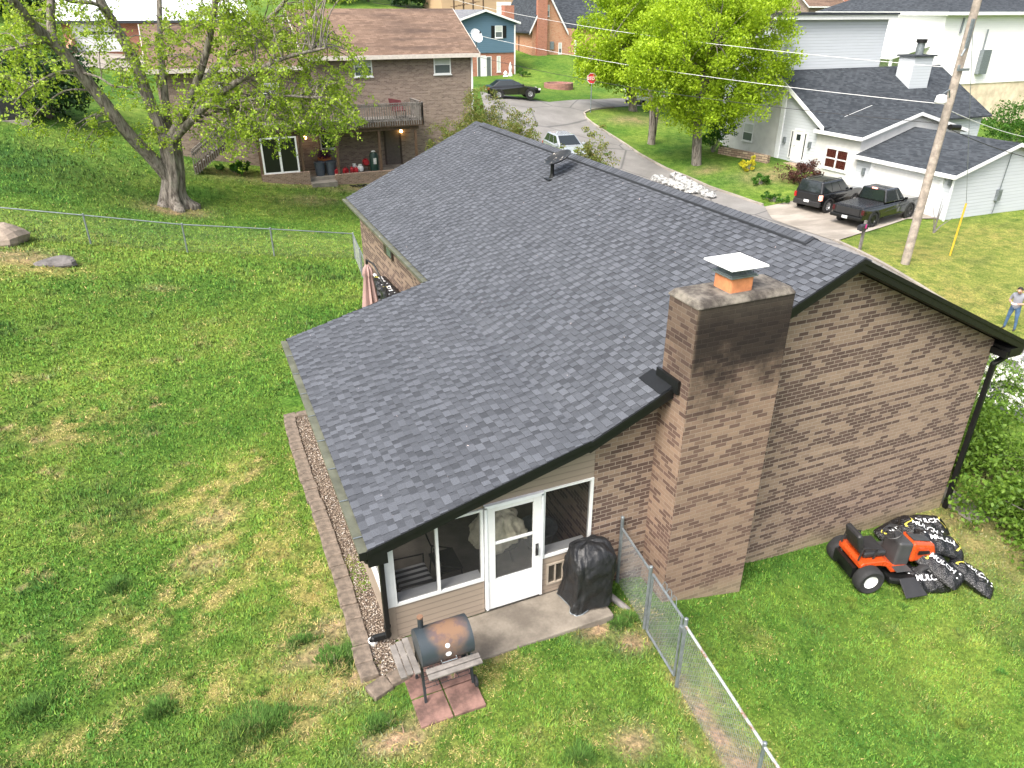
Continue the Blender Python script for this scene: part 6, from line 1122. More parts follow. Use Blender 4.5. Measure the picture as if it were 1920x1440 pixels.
car("black boxy sport utility car parked left of the pickup truck", "suv", SU, hd_ + .02, [(-.88, .42), (-.5, .42), (-.44, .62), (-.22, .78), (.22, .78), (.44, .62), (.5, .38), (2.15, .38), (2.22, .62), (2.44, .78), (2.88, .78), (3.1, .62), (3.16, .42), (3.42, .46), (3.5, .9), (3.35, 1.05), (2.25, 1.14), (2.1, 1.1), (-.86, 1.12)], (-.84, -.66, 1.3, 2.1, 1.10, 1.80, .90, .74), 1.87, (0, 2.67), .36, CARB, ALLOY, "suv",
    [("tail_light", glow_mat("bright_tail_light", (1, .06, .07), .7), (-.90, -.72, -.925, -.76, .78, 1.08)), ("tail_light", TAIL, (-.90, -.72, .76, .925, .78, 1.08)), ("licence_plate", PLATE, (-.95, -.934, -.17, .17, .58, .73)), ("headlight", LENS, (3.36, 3.5, -.85, -.55, .78, .92)), ("headlight", LENS, (3.36, 3.5, .55, .85, .78, .92))], (.36, .66), suv_extra)
SEDP = [(-.95, .4), (-.48, .36), (-.42, .58), (-.2, .72), (.2, .72), (.42, .58), (.48, .3), (2.35, .3), (2.4, .58), (2.62, .72), (3.0, .72), (3.22, .58), (3.3, .34), (3.7, .4), (3.72, .68), (3.4, .82), (2.3, .98), (-.5, 1.02), (-.95, .96)]
LT = lambda a, f, w_: [("tail_light", TAIL, (a - .02, a + .15, -w_, -w_ + .3, .74, .9)), ("tail_light", TAIL, (a - .02, a + .15, w_ - .3, w_, .74, .9)), ("licence_plate", PLATE, (a - .03, a + .02, -.17, .17, .6, .72)), ("headlight", LENS, (f - .2, f, -w_, -w_ + .3, .62, .76)), ("headlight", LENS, (f - .2, f, w_ - .3, w_, .62, .76))]
pr = hit(935, 186); pf = hit(986, 189.5); hs_ = math.atan2(pf[1] - pr[1], pf[0] - pr[0]); car("black sedan parked on the side street in front of the blue house", "sedan", (pr[0] - .8 * math.sin(hs_), pr[1] + .8 * math.cos(hs_), gz(pr[0], pr[1]) + .04), hs_, SEDP, (-.55, .1, 1.35, 2.35, .98, 1.44, .84, .64), 1.84, (0, 2.8), .34, CARB, ALLOY, "parked_car", LT(-.95, 3.72, .88), (.47,))
p = hit(1196, 196); car("white car partly hidden by the street tree at the corner", "car", (p[0], p[1] + .5, gz(p[0], p[1]) + .04), rad(62), SEDP, (-.85, -.5, 1.3, 2.35, .98, 1.55, .86, .66), 1.85, (0, 2.75), .34, CARW, ALLOY, "parked_car", LT(-.95, 3.72, .88), (.36, .66))
car("silver car on the street seen over the roof ridge", "car", (23.9, 38.9, gz(23.9, 38.9) + .04), rad(-96), SEDP, (-.85, -.5, 1.3, 2.35, .98, 1.55, .86, .66), 1.85, (0, 2.75), .34, CARS, ALLOY, "parked_car", LT(-.95, 3.72, .88), (.36, .66))
# ------------------------------------------------------------------ street furniture
p = hit(1107, 211); SS = thing("stop_sign", "red octagonal stop sign on a post at the street corner", "stop sign", p); ds = Vector(CAM - p); ds.z = 0; ds.normalize(); sd_ = Vector((-ds.y, ds.x, 0)); c0 = Vector(p) + Vector((0, 0, 2.75))
b = MB(); b.cyl(p - (0, 0, .2), p + (0, 0, 3.1), .045, 8); b.build("post", STEEL, SS)
def octo(r, off): return [c0 + sd_ * r * math.cos(rad(22.5 + 45 * k)) + Vector((0, 0, 1)) * r * math.sin(rad(22.5 + 45 * k)) + ds * off for k in range(8)]
for nm, r, o_, m in (("sign_border", .45, .06, WHITE), ("sign_face", .41, .075, mat("sign_red", (.45, .02, .025), .4, var=.08))): b = MB(); b.add(octo(r, o_ - .02) + octo(r, o_), [tuple(range(8))[::-1], tuple(range(8, 16))] + [(k, (k + 1) % 8, 8 + (k + 1) % 8, 8 + k) for k in range(8)]); b.build(nm, m, SS)
tv, tf = word("STOP"); b = MB(); b.add([c0 + sd_ * x * .29 + Vector((0, 0, y * .34)) + ds * .082 for x, y, z in tv], tf); b.build("lettering", WHITE, SS, fix=False)
def mailbox(label, p, m, dirx, post_m=WOODGREY, s=1):
    T = thing("mailbox", label, "mailbox", p); p = Vector(p); b = MB(); b.beam(p + Vector((0, 0, -.2)), p + Vector((0, 0, 1.55 * s)), .11, .11); b.build("post", post_m, T); d = Vector((math.cos(dirx), math.sin(dirx), 0)); q_ = Vector((-d.y, d.x, 0)); b = MB(); prof = [(-.12, 0), (.12, 0)] + [(.12 * math.cos(k * .3927), .16 + .12 * math.sin(k * .3927)) for k in range(9)]
    b.prism(prof, lambda u, t: tuple(p + d * t + q_ * u[0] * s + Vector((0, 0, 1.12 * s + u[1] * s))), -.42 * s, .12 * s); bx_ = b.build("box", m, T, bevel=.01)
    b = MB(); b.beam(p + d * -.3 + Vector((0, 0, 1.08 * s)), p + d * .1 + Vector((0, 0, 1.08 * s)), .12, .05); b.build("bracket", post_m, T); b = MB(); b.beam(p + d * -.1 - q_ * .135 * s + Vector((0, 0, 1.2 * s)), p + d * -.1 - q_ * .135 * s + Vector((0, 0, 1.4 * s)), .06, .02); b.build("flag", mat("magenta_flag", (.5, .03, .2), .4), bx_)
mailbox("dark mailbox on a grey wooden post at the driveway corner", hit(1611, 471), mat("dark_mailbox", (.03, .03, .035), .4), rad(10)); mailbox("dark mailbox on a post beside the far driveway behind the big tree", hit(70, 102), mat("dark_mailbox", (.03, .03, .035), .4), rad(200), BLACK, 1.2)
POLEW = mat("pole_wood", (.31, .265, .22), .85, var=.4, scale=4, bump=.3); pb = np.array((30.6, 15.1, gz(30.6, 15.1))); UP_ = thing("utility_pole", "tall leaning wooden utility pole on the far lawn before the white house", "utility pole", pb); pt = pb + np.array((.55, .1, 14.2))
b = MB(); b.tube([pb - (0, 0, .3), pb + (pt - pb) * .5, pt], [.20, .175, .15], 16); b.build("pole", POLEW, UP_, smooth=True)
def pole_at(py):   # point of the pole seen at this height in the photo
    a, c = 0., 1.
    for _ in range(40):
        m_ = (a + c) / 2; q_ = pb + (pt - pb) * m_ - CAM; y_ = 720 - FPX * (q_ @ _UP) / (q_ @ _FW)
        if y_ > py: a = m_
        else: c = m_
    return pb + (pt - pb) * a
for py, nm in ((130, "insulator"), (60, "bracket"), (235, "splice_box")):
    q_ = pole_at(py); b = MB()
    if nm == "insulator": b.box(q_[0] - .35, q_[0] + .35, q_[1] - .25, q_[1] - .19, q_[2] - .05, q_[2] + .05); b.cyl((q_[0] - .3, q_[1] - .22, q_[2]), (q_[0] - .3, q_[1] - .22, q_[2] + .2), .05, 8)
    elif nm == "bracket": b.box(q_[0] - .3, q_[0] - .15, q_[1] - .28, q_[1] - .2, q_[2] - .6, q_[2] + .5); b.cyl((q_[0] - .24, q_[1] - .24, q_[2] - .6), (q_[0] - .4, q_[1] - .24, q_[2] - .9), .04, 8)
    else: b.cyl((q_[0] + .15, q_[1] - .25, q_[2] - .05), (q_[0] + .75, q_[1] - .25, q_[2] - .1), .12, 10)
    b.build(nm, BLACK if nm == "splice_box" else STEEL, UP_)
q_ = pole_at(190); b = MB(); l0 = Vector(q_) + Vector((-.95, -.3, .35)); b.tube([q_, Vector(q_) + Vector((-.4, -.15, .5)), l0], .03, 8); b.build("lamp_arm", STEEL, UP_); b = MB(); b.lathe([(.05, .0), (.2, -.05), (.24, -.3), (.2, -.36), (0, -.36)], 18, Matrix.Translation(l0)); b.build("lamp_head", WHITE, UP_)
WIRE = mat("bright_cable", (.62, .62, .62), .5); WIRED = mat("dark_cable", (.02, .02, .022), .6)
def wire(label, a, c, sag, r, m):
    a = Vector(a); c = Vector(c); b = MB(); b.tube([a.lerp(c, k / 24) - Vector((0, 0, sag * 4 * (k / 24) * (1 - k / 24))) for k in range(25)], r, 5); b.build("power_line", m, None, label, "cable", "overhead cables at the utility pole")
wire("upper pale overhead cable crossing the street trees to the pole", pole_at(128), on_y(820, -9, 78), .7, .016, WIRE); wire("lower pale overhead cable crossing the street trees to the pole", pole_at(196), on_y(880, 62, 62), .5, .016, WIRE)
wire("dark overhead cable from the pole towards the orange brick cottage", pole_at(232), on_y(840, 92, 52), .6, .015, WIRED); wire("thin dark cable along the top edge above the blue house", on_y(700, 5, 90), on_y(1110, 28, 90), .6, .03, WIRED)
wire("pale service cable running right from the pole", pole_at(205), on_y(1990, 265, 22), .3, .018, WIRE); wire("dark cable sloping right from the splice box", pole_at(236), on_y(1980, 306, 17), .2, .018, WIRED)
p = hit(1781, 479); GW = thing("guy_wire", "pole guy wire with a yellow guard on the far lawn", "cable", p); b = MB(); b.tube([p - (0, 0, .1), p + (.12, 0, 2.6)], .045, 8); b.build("guard", mat("yellow_guard", (.55, .36, .03), .5), GW); g2 = Vector(p) + Vector((.12, 0, 2.6)); b = MB(); b.tube([g2, pole_at(30)], .012, 5); b.build("cable", STEEL, GW)
p = hit(1925, 262); b = MB(); b.cyl(p - (0, 0, .3), p + (.2, 0, 8), .22, 12); b.build("utility_pole", WOODBROWN, None, "short brown pole at the right edge beside the big white house", "utility pole")
p = hit(1047, 165); PR = thing("planter_ring", "round low brick planter ring on the corner lawn", "planter", p); b = MB(); b.lathe([(1.5, -.3), (1.5, .5), (1.25, .5), (1.2, .2), (0, .2)], 24, Matrix.Translation(p)); b.build("ring_wall", brick_mat("planter_brick", (.25, .11, .09), (.33, .16, .13), (.18, .08, .07), (.3, .24, .2), .5), PR, smooth=False); b = MB(); b.cyl(p + (0, 0, .1), p + (0, 0, .3), 1.2, 20); b.build("mulch_fill", mat("planter_mulch", (.13, .06, .05), .95, var=.5), PR)
# pallets of white wrapped goods on the street
WRAP = mat("white_wrapped_stone", (.36, .36, .35), .6, var=.9, scale=5, bump=.5, bscale=12)
for i, (a, c, lb) in enumerate(((1268, 343, "near row of white wrapped bundles on the street behind the ridge"), (1300, 352, "far row of white wrapped bundles on the street behind the ridge"))):
    p0 = hit(1232 + i * 36, 338 - i * 4); p1 = hit(1296 + i * 32, 362 + i * 8); T = thing("wrapped_bundle", lb, "bundle", (p0 + p1) / 2, group="white bundles on the street"); n_ = 7
    for k in range(n_): q_ = p0 + (p1 - p0) * k / (n_ - 1); b = MB(); b.ell((q_[0], q_[1], q_[2] + .16), (.45, .5, .2), 14, 8); b.v = [(x + random.uniform(-.06, .06), y + random.uniform(-.06, .06), z + random.uniform(-.06, .06)) for x, y, z in b.v]; b.build("sack", WRAP, T)
# stone steps, stone wall and shrub bed at the white house
t = NT("ledge_stone"); m, idv, wn, wc, fv, fu = brick_cells(t, .45, .16, .03); c = t.mix(wn, (.25, .17, .12), (.46, .36, .25)); c = t.mix(m, c, (.07, .05, .04)); t.set(c, .9); t.bump(t.math('SUBTRACT', 1.0, m), .8, .03); LEDGE = t.mat
w0 = hit(1348, 288); w1 = hit(1440, 306); b = MB(); b.beam(w0 + (0, 0, .15), w1 + (0, 0, .15), .35, .75); b.build("stone_wall", LEDGE, None, "low tan stone wall along the foot of the white house", "wall")
ST2 = thing("stone_steps", "broad tan stone steps up to the white front door", "steps", (38.5, 32.6, -1.2))
for k in range(4): b = MB(); b.box(36.9 + k * .75, 39.88, 30.9 + k * .1, 34.3 - k * .15, -2.2, -1.75 + k * .25); b.build("step", LEDGE, ST2)
def hedge(lb, px, py, r, h, m, n=2500, leaf=.16, cat="shrub", name="shrub", **k):
    p = hit(px, py); return shrub(name, lb, cat, p, r, r, h, n, leaf, m, **k)
LG = leaf_mat("green_leaves", (.025, .085, .010), (.08, .20, .02)); LD = leaf_mat("dark_evergreen", (.006, .024, .007), (.022, .065, .014), .15); LY = leaf_mat("yellow_leaves", (.45, .42, .02), (.6, .55, .05)); LM = leaf_mat("maroon_leaves", (.035, .012, .010), (.10, .04, .03), .2); LL = leaf_mat("lime_leaves", (.19, .31, .012), (.43, .58, .035), .45); LO = leaf_mat("nandina_leaves", (.06, .15, .02), (.24, .19, .055), .3)
hedge("round green bush against the left corner of the white house", 1336, 285, 1.5, 3.2, LG, 4000); hedge("bright yellow shrub before the stone wall", 1401, 320, .6, .9, LY, 800, .14); hedge("dark maroon shrub beside the stone steps", 1500, 345, 1.3, 1.5, LM, 2600, .14); hedge("small green shrub below the yellow one", 1425, 345, .7, .7, LG, 700); hedge("low green plants at the lawn end by the driveway", 1450, 378, .8, .5, LG, 900)
hedge("small dark green shrub at the blue house corner", 979, 143, .8, .9, LG, 700); hedge("dark round evergreen bush behind the air conditioner", 95, 222, 2.7, 4.2, LD, 9000, .22, irr=.2); hedge("broad leaved green plant by the deck stairs", 441, 322, .8, .6, LG, 160, .38)
hedge("dark evergreen on the hill behind the brown roof", 765, 14, 3.2, 4.5, LD, 3500, .5)
hedge("green bush at the right edge below the big white house", 1900, 275, 3.0, 3.8, LG, 5000, .22); hedge("wide green hedge beyond the white tower wall", 1650, 110, 5, 6, LG, 6000, .4); hedge("green bush left of the maroon tree", 1700, 88, 4.5, 6, LG, 5000, .4); hedge("maroon leaved tree left of the big white house", 1745, 75, 2.6, 4.5, LM, 2500, .35); hedge("pale blossoming bush at the top edge over the tower", 1615, 40, 4, 5, leaf_mat("pale_leaves", (.2, .27, .08), (.5, .5, .3)), 3000, .4); hedge("dark green bushes at the top left corner", 35, 30, 8, 7, LD, 7000, .5)
hedge("yellow green bushes at the top edge right of the cottage", 1530, 35, 5, 6, LL, 4000, .5)
for a, c, Y_, h, lb in ((905, 250, 33, 4.4, "tall feathery shrub with reddish tips beside the brown house corner"), (965, 262, 31, 3.0, "feathery reddish shrub right of the tall one behind the ridge"), (1105, 325, 24, 3.3, "feathery reddish shrub behind the ridge near the roof dish"), (850, 270, 31, 2.2, "low green shrub behind the far end of the ridge")):
    p = on_y(a, c, Y_); zt_ = p[2] + h * .45; g_ = gz(p[0], p[1]); T = shrub("shrub", lb, "shrub", (p[0], p[1], g_), 1.35, 1.1, max(h, zt_ - g_), 22000, .105, LO, "feathery shrubs behind the house", irr=.5)
# air conditioner
p = hit(30, 226); AC = thing("air_conditioner", "dark outdoor air conditioner unit on a concrete pad", "air conditioner", p); b = MB(); b.box(p[0] - .75, p[0] + .75, p[1] - .7, p[1] + .8, p[2] - .2, p[2] + .08); b.build("pad", CONCRETE, AC)
b = MB(); b.box(p[0] - .55, p[0] + .55, p[1] - .45, p[1] + .6, p[2] + .08, p[2] + 1.15); ac = b.build("cabinet", mat("ac_grille", (.018, .022, .026), .6), AC, bevel=.04)
for k in range(14): b = MB(); z = p[2] + .16 + k * .068; b.box(p[0] - .5, p[0] + .5, p[1] - .47, p[1] - .451, z, z + .03); b.build("louver", PLASTICBLK, ac)
b = MB(); b.cyl(p + (0, .07, 1.15), p + (0, .07, 1.2), .42, 20); b.build("fan_guard", PLASTICBLK, AC)
# ------------------------------------------------------------------ trees
BARK = None
t = NT("bark"); p = t.pos(); n = t.noise(t.vmul(p, (9, 9, 1.6)), 1.0, 6, .7); n2 = t.noise(p, 2.0, 4, .6); c = t.mix(t.ramp(n, .32, .68), (.065, .054, .046), (.29, .26, .225)); c = t.mix(t.ramp(n2, .5, .7, 0, .4), c, (.20, .20, .16)); t.set(c, .95, 0, .1); t.bump(n, 1.0, .06); BARK = t.mat
def smooth_path(P, k=5):
    P = [np.array(p, float) for p in P]; out = []
    for i in range(len(P) - 1):
        p0, p1, p2, p3 = P[max(i - 1, 0)], P[i], P[i + 1], P[min(i + 2, len(P) - 1)]
        for j in range(k): u = j / k; out.append(.5 * ((2 * p1) + (p2 - p0) * u + (2 * p0 - 5 * p1 + 4 * p2 - p3) * u * u + (3 * p1 - p0 - 3 * p2 + p3) * u ** 3))
    return out + [P[-1]]
def limb(b, P, r0, r1, n=10, k=5):
    S_ = smooth_path(P, k); m = len(S_); b.tube(S_, [r0 + (r1 - r0) * i / (m - 1) for i in range(m)], n); return [(s, r0 + (r1 - r0) * i / (m - 1)) for i, s in enumerate(S_)]
base = hit(328, 386); TY = base[1]; MT = thing("maple_tree", "big old tree with leaning limbs and drooping twigs of fresh light green leaves", "tree", base)
def tp(a, c, dy=0): return on_y(a, c, TY + dy)
nodes = []; b = MB(); tr = [base - (0, 0, .3), base + (0, 0, .05), base + (0, 0, .55), tp(325, 330), tp(321, 285), tp(316, 250)]
S_ = smooth_path(tr, 6); n_ = 56; vs = []
for i, s in enumerate(S_):
    h = s[2] - base[2]; r = .53 + .36 * math.exp(-max(h, 0) / .30) - .02 * h
    for k in range(n_): q_ = 2 * math.pi * k / n_; rr = r * (1 + (.26 * math.exp(-max(h, 0) / .4) + .05) * math.cos(5 * q_ + .6 + h * .3) + .04 * math.cos(11 * q_ + h * .7) + .02 * math.cos(17 * q_ - h)); vs.append(s + np.array((math.cos(q_) * rr, math.sin(q_) * rr, 0)))
b.add(vs, [(i * n_ + k, i * n_ + (k + 1) % n_, (i + 1) * n_ + (k + 1) % n_, (i + 1) * n_ + k) for i in range(len(S_) - 1) for k in range(n_)])
for P, r0, r1 in (([tp(318, 335, -.1), tp(285, 297, -.3), tp(240, 250, -.6), tp(190, 185, -.9), tp(130, 112, -1.2), tp(95, 75, -1.3)], .31, .22),
    ([tp(98, 78, -1.3), tp(60, 45, -1.8), tp(28, 5, -2.4), tp(-30, -50, -3)], .24, .10), ([tp(100, 80, -1.3), tp(95, 30, -1), tp(98, -30, -.6), tp(110, -90, 0)], .20, .08),
    ([tp(312, 262, .1), tp(280, 190, .2), tp(252, 115, .4), tp(220, 55, .5), tp(190, 5, .6), tp(172, -50, .8)], .29, .17), ([tp(222, 58, .5), tp(185, 10, -.3), tp(130, 2, -1), tp(90, -20, -1.6)], .11, .04),
    ([tp(318, 255, .4), tp(306, 150, 1.0), tp(300, 60, 1.6), tp(298, -60, 2.2)], .20, .09), ([tp(322, 255, -.2), tp(355, 190, -.8), tp(385, 105, -1.6), tp(402, 20, -2.2), tp(410, -70, -2.6)], .22, .09),
    ([tp(325, 262, -.4), tp(385, 200, -1.5), tp(450, 150, -2.6), tp(530, 110, -3.4), tp(610, 90, -4)], .20, .05), ([tp(320, 262, .6), tp(370, 170, 1.6), tp(440, 90, 2.4), tp(520, 20, 3), tp(560, -40, 3.2)], .22, .08),
    ([tp(385, 200, -1.5), tp(450, 190, -2.6), tp(530, 180, -3.6), tp(600, 185, -4.2)], .09, .03), ([tp(150, 133, -1.1), tp(105, 137, -2), tp(55, 165, -2.6), tp(25, 195, -3)], .07, .02), ([tp(150, 135, -1.1), tp(185, 145, -2), tp(215, 162, -2.4), tp(250, 163, -2.4)], .06, .02), ([tp(95, 75, -1.3), tp(50, 85, -2), tp(10, 95, -2.4)], .08, .03)):
    nodes += limb(b, P, r0, r1)[3:]
b.build("trunk", BARK, MT, smooth=True)
NP = np.array([s for s, r in nodes]); NR = np.array([r for s, r in nodes]); tw = MB(); cl = []
def crown_targets(L):
    out = []
    for a, c, rx, ry, n_, dy in L:
        for _ in range(n_):
            q_ = random.uniform(0, 6.283); rr = math.sqrt(random.random()); out.append(on_y(a + rx * rr * math.cos(q_), c + ry * rr * math.sin(q_), TY + random.uniform(-dy, dy * .6) - .5))
    return out
for P in crown_targets([(45, 115, 75, 85, 30, 3), (110, 30, 110, 60, 16, 3), (190, 120, 60, 90, 9, 3), (285, 150, 60, 90, 14, 3), (400, 90, 110, 85, 38, 4), (430, 205, 100, 55, 30, 4), (555, 110, 105, 85, 42, 4), (590, 200, 85, 45, 36, 4), (655, 150, 35, 50, 8, 3), (500, 30, 110, 40, 24, 4), (480, 262, 70, 30, 14, 3), (610, 245, 45, 22, 8, 3), (165, 255, 50, 25, 5, 1.5), (300, 260, 40, 25, 4, 1), (110, 235, 60, 20, 3, 2), (280, -110, 320, 80, 60, 4), (600, -60, 100, 60, 16, 4)]):
    d = np.linalg.norm(NP - P, axis=1) + np.where(NP[:, 2] > P[2] + 2, 3, 0); i = np.argsort(d)[random.randint(0, 3)]; Q = NP[i]; L = np.linalg.norm(P - Q)
    m1 = Q + (P - Q) * .4 + np.array((random.uniform(-.3, .3), random.uniform(-.3, .3), .16 * L)); m2 = Q + (P - Q) * .8 + np.array((0, 0, .10 * L)); S_ = smooth_path([Q, m1, m2, P, P + np.array((random.uniform(-.3, .3), random.uniform(-.3, .3), -.35))], 4); r0 = min(.018 + .008 * L, NR[i] * .6)
    tw.tube(S_, [r0 * (1 - .85 * k / (len(S_) - 1)) for k in range(len(S_))], 5, False)
    for _ in range(5):
        k = random.randint(len(S_) // 3, len(S_) - 1); s = S_[k]; dd = np.array((random.uniform(-1, 1), random.uniform(-1, 1), random.uniform(-.2, .6))); dd *= random.uniform(.35, .8); e = s + dd; f_ = e + dd * .5 + np.array((0, 0, -random.uniform(.15, .6))); tw.tube([s, e, f_], [.011, .007, .003], 3, False)
        cl += [e, f_, (e + f_) / 2]
    cl += [P, S_[-1]]
tw.build("twigs", BARK, MT, fix=False)
cl = np.array(cl); pts = clumps(cl, np.full(len(cl), .21), 9); MLEAF = leaf_mat("fresh_maple_leaves", (.15, .27, .016), (.45, .57, .08), .45)
np_mesh("crown", leaf_quads(pts, .122 * RNG.uniform(.6, 1.3, len(pts)), .6, .75), 4, MLEAF, {"shade": np.clip(RNG.normal(.5, .25, len(pts)), 0, 1)}, parent=MT)
def street_tree(label, px_, py_, trunk, r0, blobs, n_cl, leaf, m, per=70, cr=.65):
    base = hit(px_, py_); Y = base[1]; T = thing("street_tree", label, "tree", base); b = MB(); nd = []
    P0 = [base - (0, 0, .2)] + [on_y(a, c, Y) for a, c in trunk]; nd += limb(b, P0, r0, r0 * .55, 12)
    C_ = []; 
    for a, c, rx, ry, w_ in blobs:
        ce = on_y(a, c, Y); s = np.linalg.norm(ce - CAM) / FPX; n_ = int(n_cl * w_); u = RNG.normal(size=(n_, 3)); u /= np.linalg.norm(u, axis=1)[:, None]; u *= (RNG.random(n_) ** .4)[:, None]; C_.append(ce + u * np.array((rx * s, rx * s * .95, ry * s)))
    C_ = np.concatenate(C_); top = nd[-1][0]; rt = nd[-1][1]
    k = 0; mains = []
    for a, c, rx, ry, w_ in blobs:
        for _ in range(4): e = on_y(a + random.uniform(-.5, .5) * rx, c + random.uniform(-.6, .4) * ry, Y + random.uniform(-2, 2)); s = nd[random.randint(len(nd) * 2 // 3, len(nd) - 1)][0]; mains += limb(b, [s, s + (e - s) * .45 + np.array((0, 0, .5)), e], rt * .55, .03, 6, 4)
    b.build("trunk", BARK, T, smooth=True); MP = np.array([s for s, r in mains]); tw = MB()
    for P in C_[::2]: i = np.argmin(np.linalg.norm(MP - P, axis=1)); tw.tube([MP[i], (MP[i] + P) / 2 + (0, 0, .15), P], [.03, .018, .006], 4, False)
    tw.build("twigs", BARK, T, fix=False); pts = clumps(C_, RNG.uniform(.6, 1.3, len(C_)) * cr, per); tone = np.repeat(RNG.normal(.5, .16, len(C_)), per)
    np_mesh("crown", leaf_quads(pts, leaf * RNG.uniform(.6, 1.3, len(pts)), .5, .7), 4, m, {"shade": np.clip(tone + RNG.normal(0, .15, len(pts)), 0, 1)}, parent=T)
street_tree("bright yellow green street tree with forked trunk behind the stop sign", 1187, 208, [(1186, 180), (1184, 150), (1182, 120)], .42, [(1165, 75, 80, 75, .34), (1128, 120, 45, 45, .12), (1205, 130, 55, 40, .14), (1235, 40, 80, 60, .26), (1180, -20, 80, 50, .14)], 430, .21, LL, 125, .85)
street_tree("biggest yellow green street tree, nearest the white house", 1306, 308, [(1307, 260), (1308, 215), (1312, 170), (1318, 120)], .36, [(1300, 75, 110, 75, .27), (1412, 90, 78, 100, .27), (1330, 190, 95, 45, .16), (1250, 130, 70, 70, .16), (1350, 0, 110, 50, .16)], 620, .175, LL, 125, .75)
base = hit(1221, 270); T = thing("dead_tree", "bare grey split trunk between the two green street trees", "tree", base); b = MB(); Y = base[1]
for P, r0, r1 in (([base - (0, 0, .2), on_y(1223, 235, Y), on_y(1222, 200, Y), on_y(1216, 160, Y)], .33, .14), ([base + (.15, 0, 0), on_y(1230, 230, Y), on_y(1236, 195, Y), on_y(1250, 160, Y)], .16, .06)): limb(b, P, r0, r1, 9)
b.build("trunk", BARK, T, smooth=True)
p = hit(1750, 437); T = thing("sapling", "small bare sapling at the foot of the white garage corner", "tree", p); b = MB()
for d in ((.0, 0, 1.9), (-.5, .1, 1.6), (.45, .2, 1.5), (1.1, -.1, .75)): b.tube([p, p + np.array(d) * (.35, .35, .5), p + np.array(d)], [.045, .03, .01], 6)
b.build("trunk", WOODGREY, T)
FP_ = thing("wire_fence", "thin dark post fence on the slope between the blue house and the cottage", "fence", hit(975, 100)); last = None
for a, c in ((973, 100), (986, 78), (990, 56), (1052, 20)):
    q_ = on_y(a, c, 86 + (100 - c) * .25); g_ = gz(q_[0], q_[1]); b = MB(); b.cyl((q_[0], q_[1], g_ - .2), (q_[0], q_[1], g_ + 1.8), .07, 6); b.build("post", BLACK, FP_)
    cur = Vector((q_[0], q_[1], g_ + 1.6))
    if last: b = MB(); b.cyl(last, cur, .02, 4); b.build("wire", BLACK, FP_)
    last = cur
# background greenery on the hill
for i, (a, c, r, h, m, lb) in enumerate(((690, -6, 6, 9, LG, "leafy tree at the top edge left of the stairs"), (620, 4, 4, 6, LL, "light green tree above the brown ridge"), (1460, 12, 6, 8, LL, "yellow green tree at the top edge behind the street trees"), (1850, -8, 6, 8, LG, "green tree at the top edge behind the hip roof"))): hedge(lb, a, max(c, 3), r, h, m, 4000, .5, cat="tree", name="background_tree")
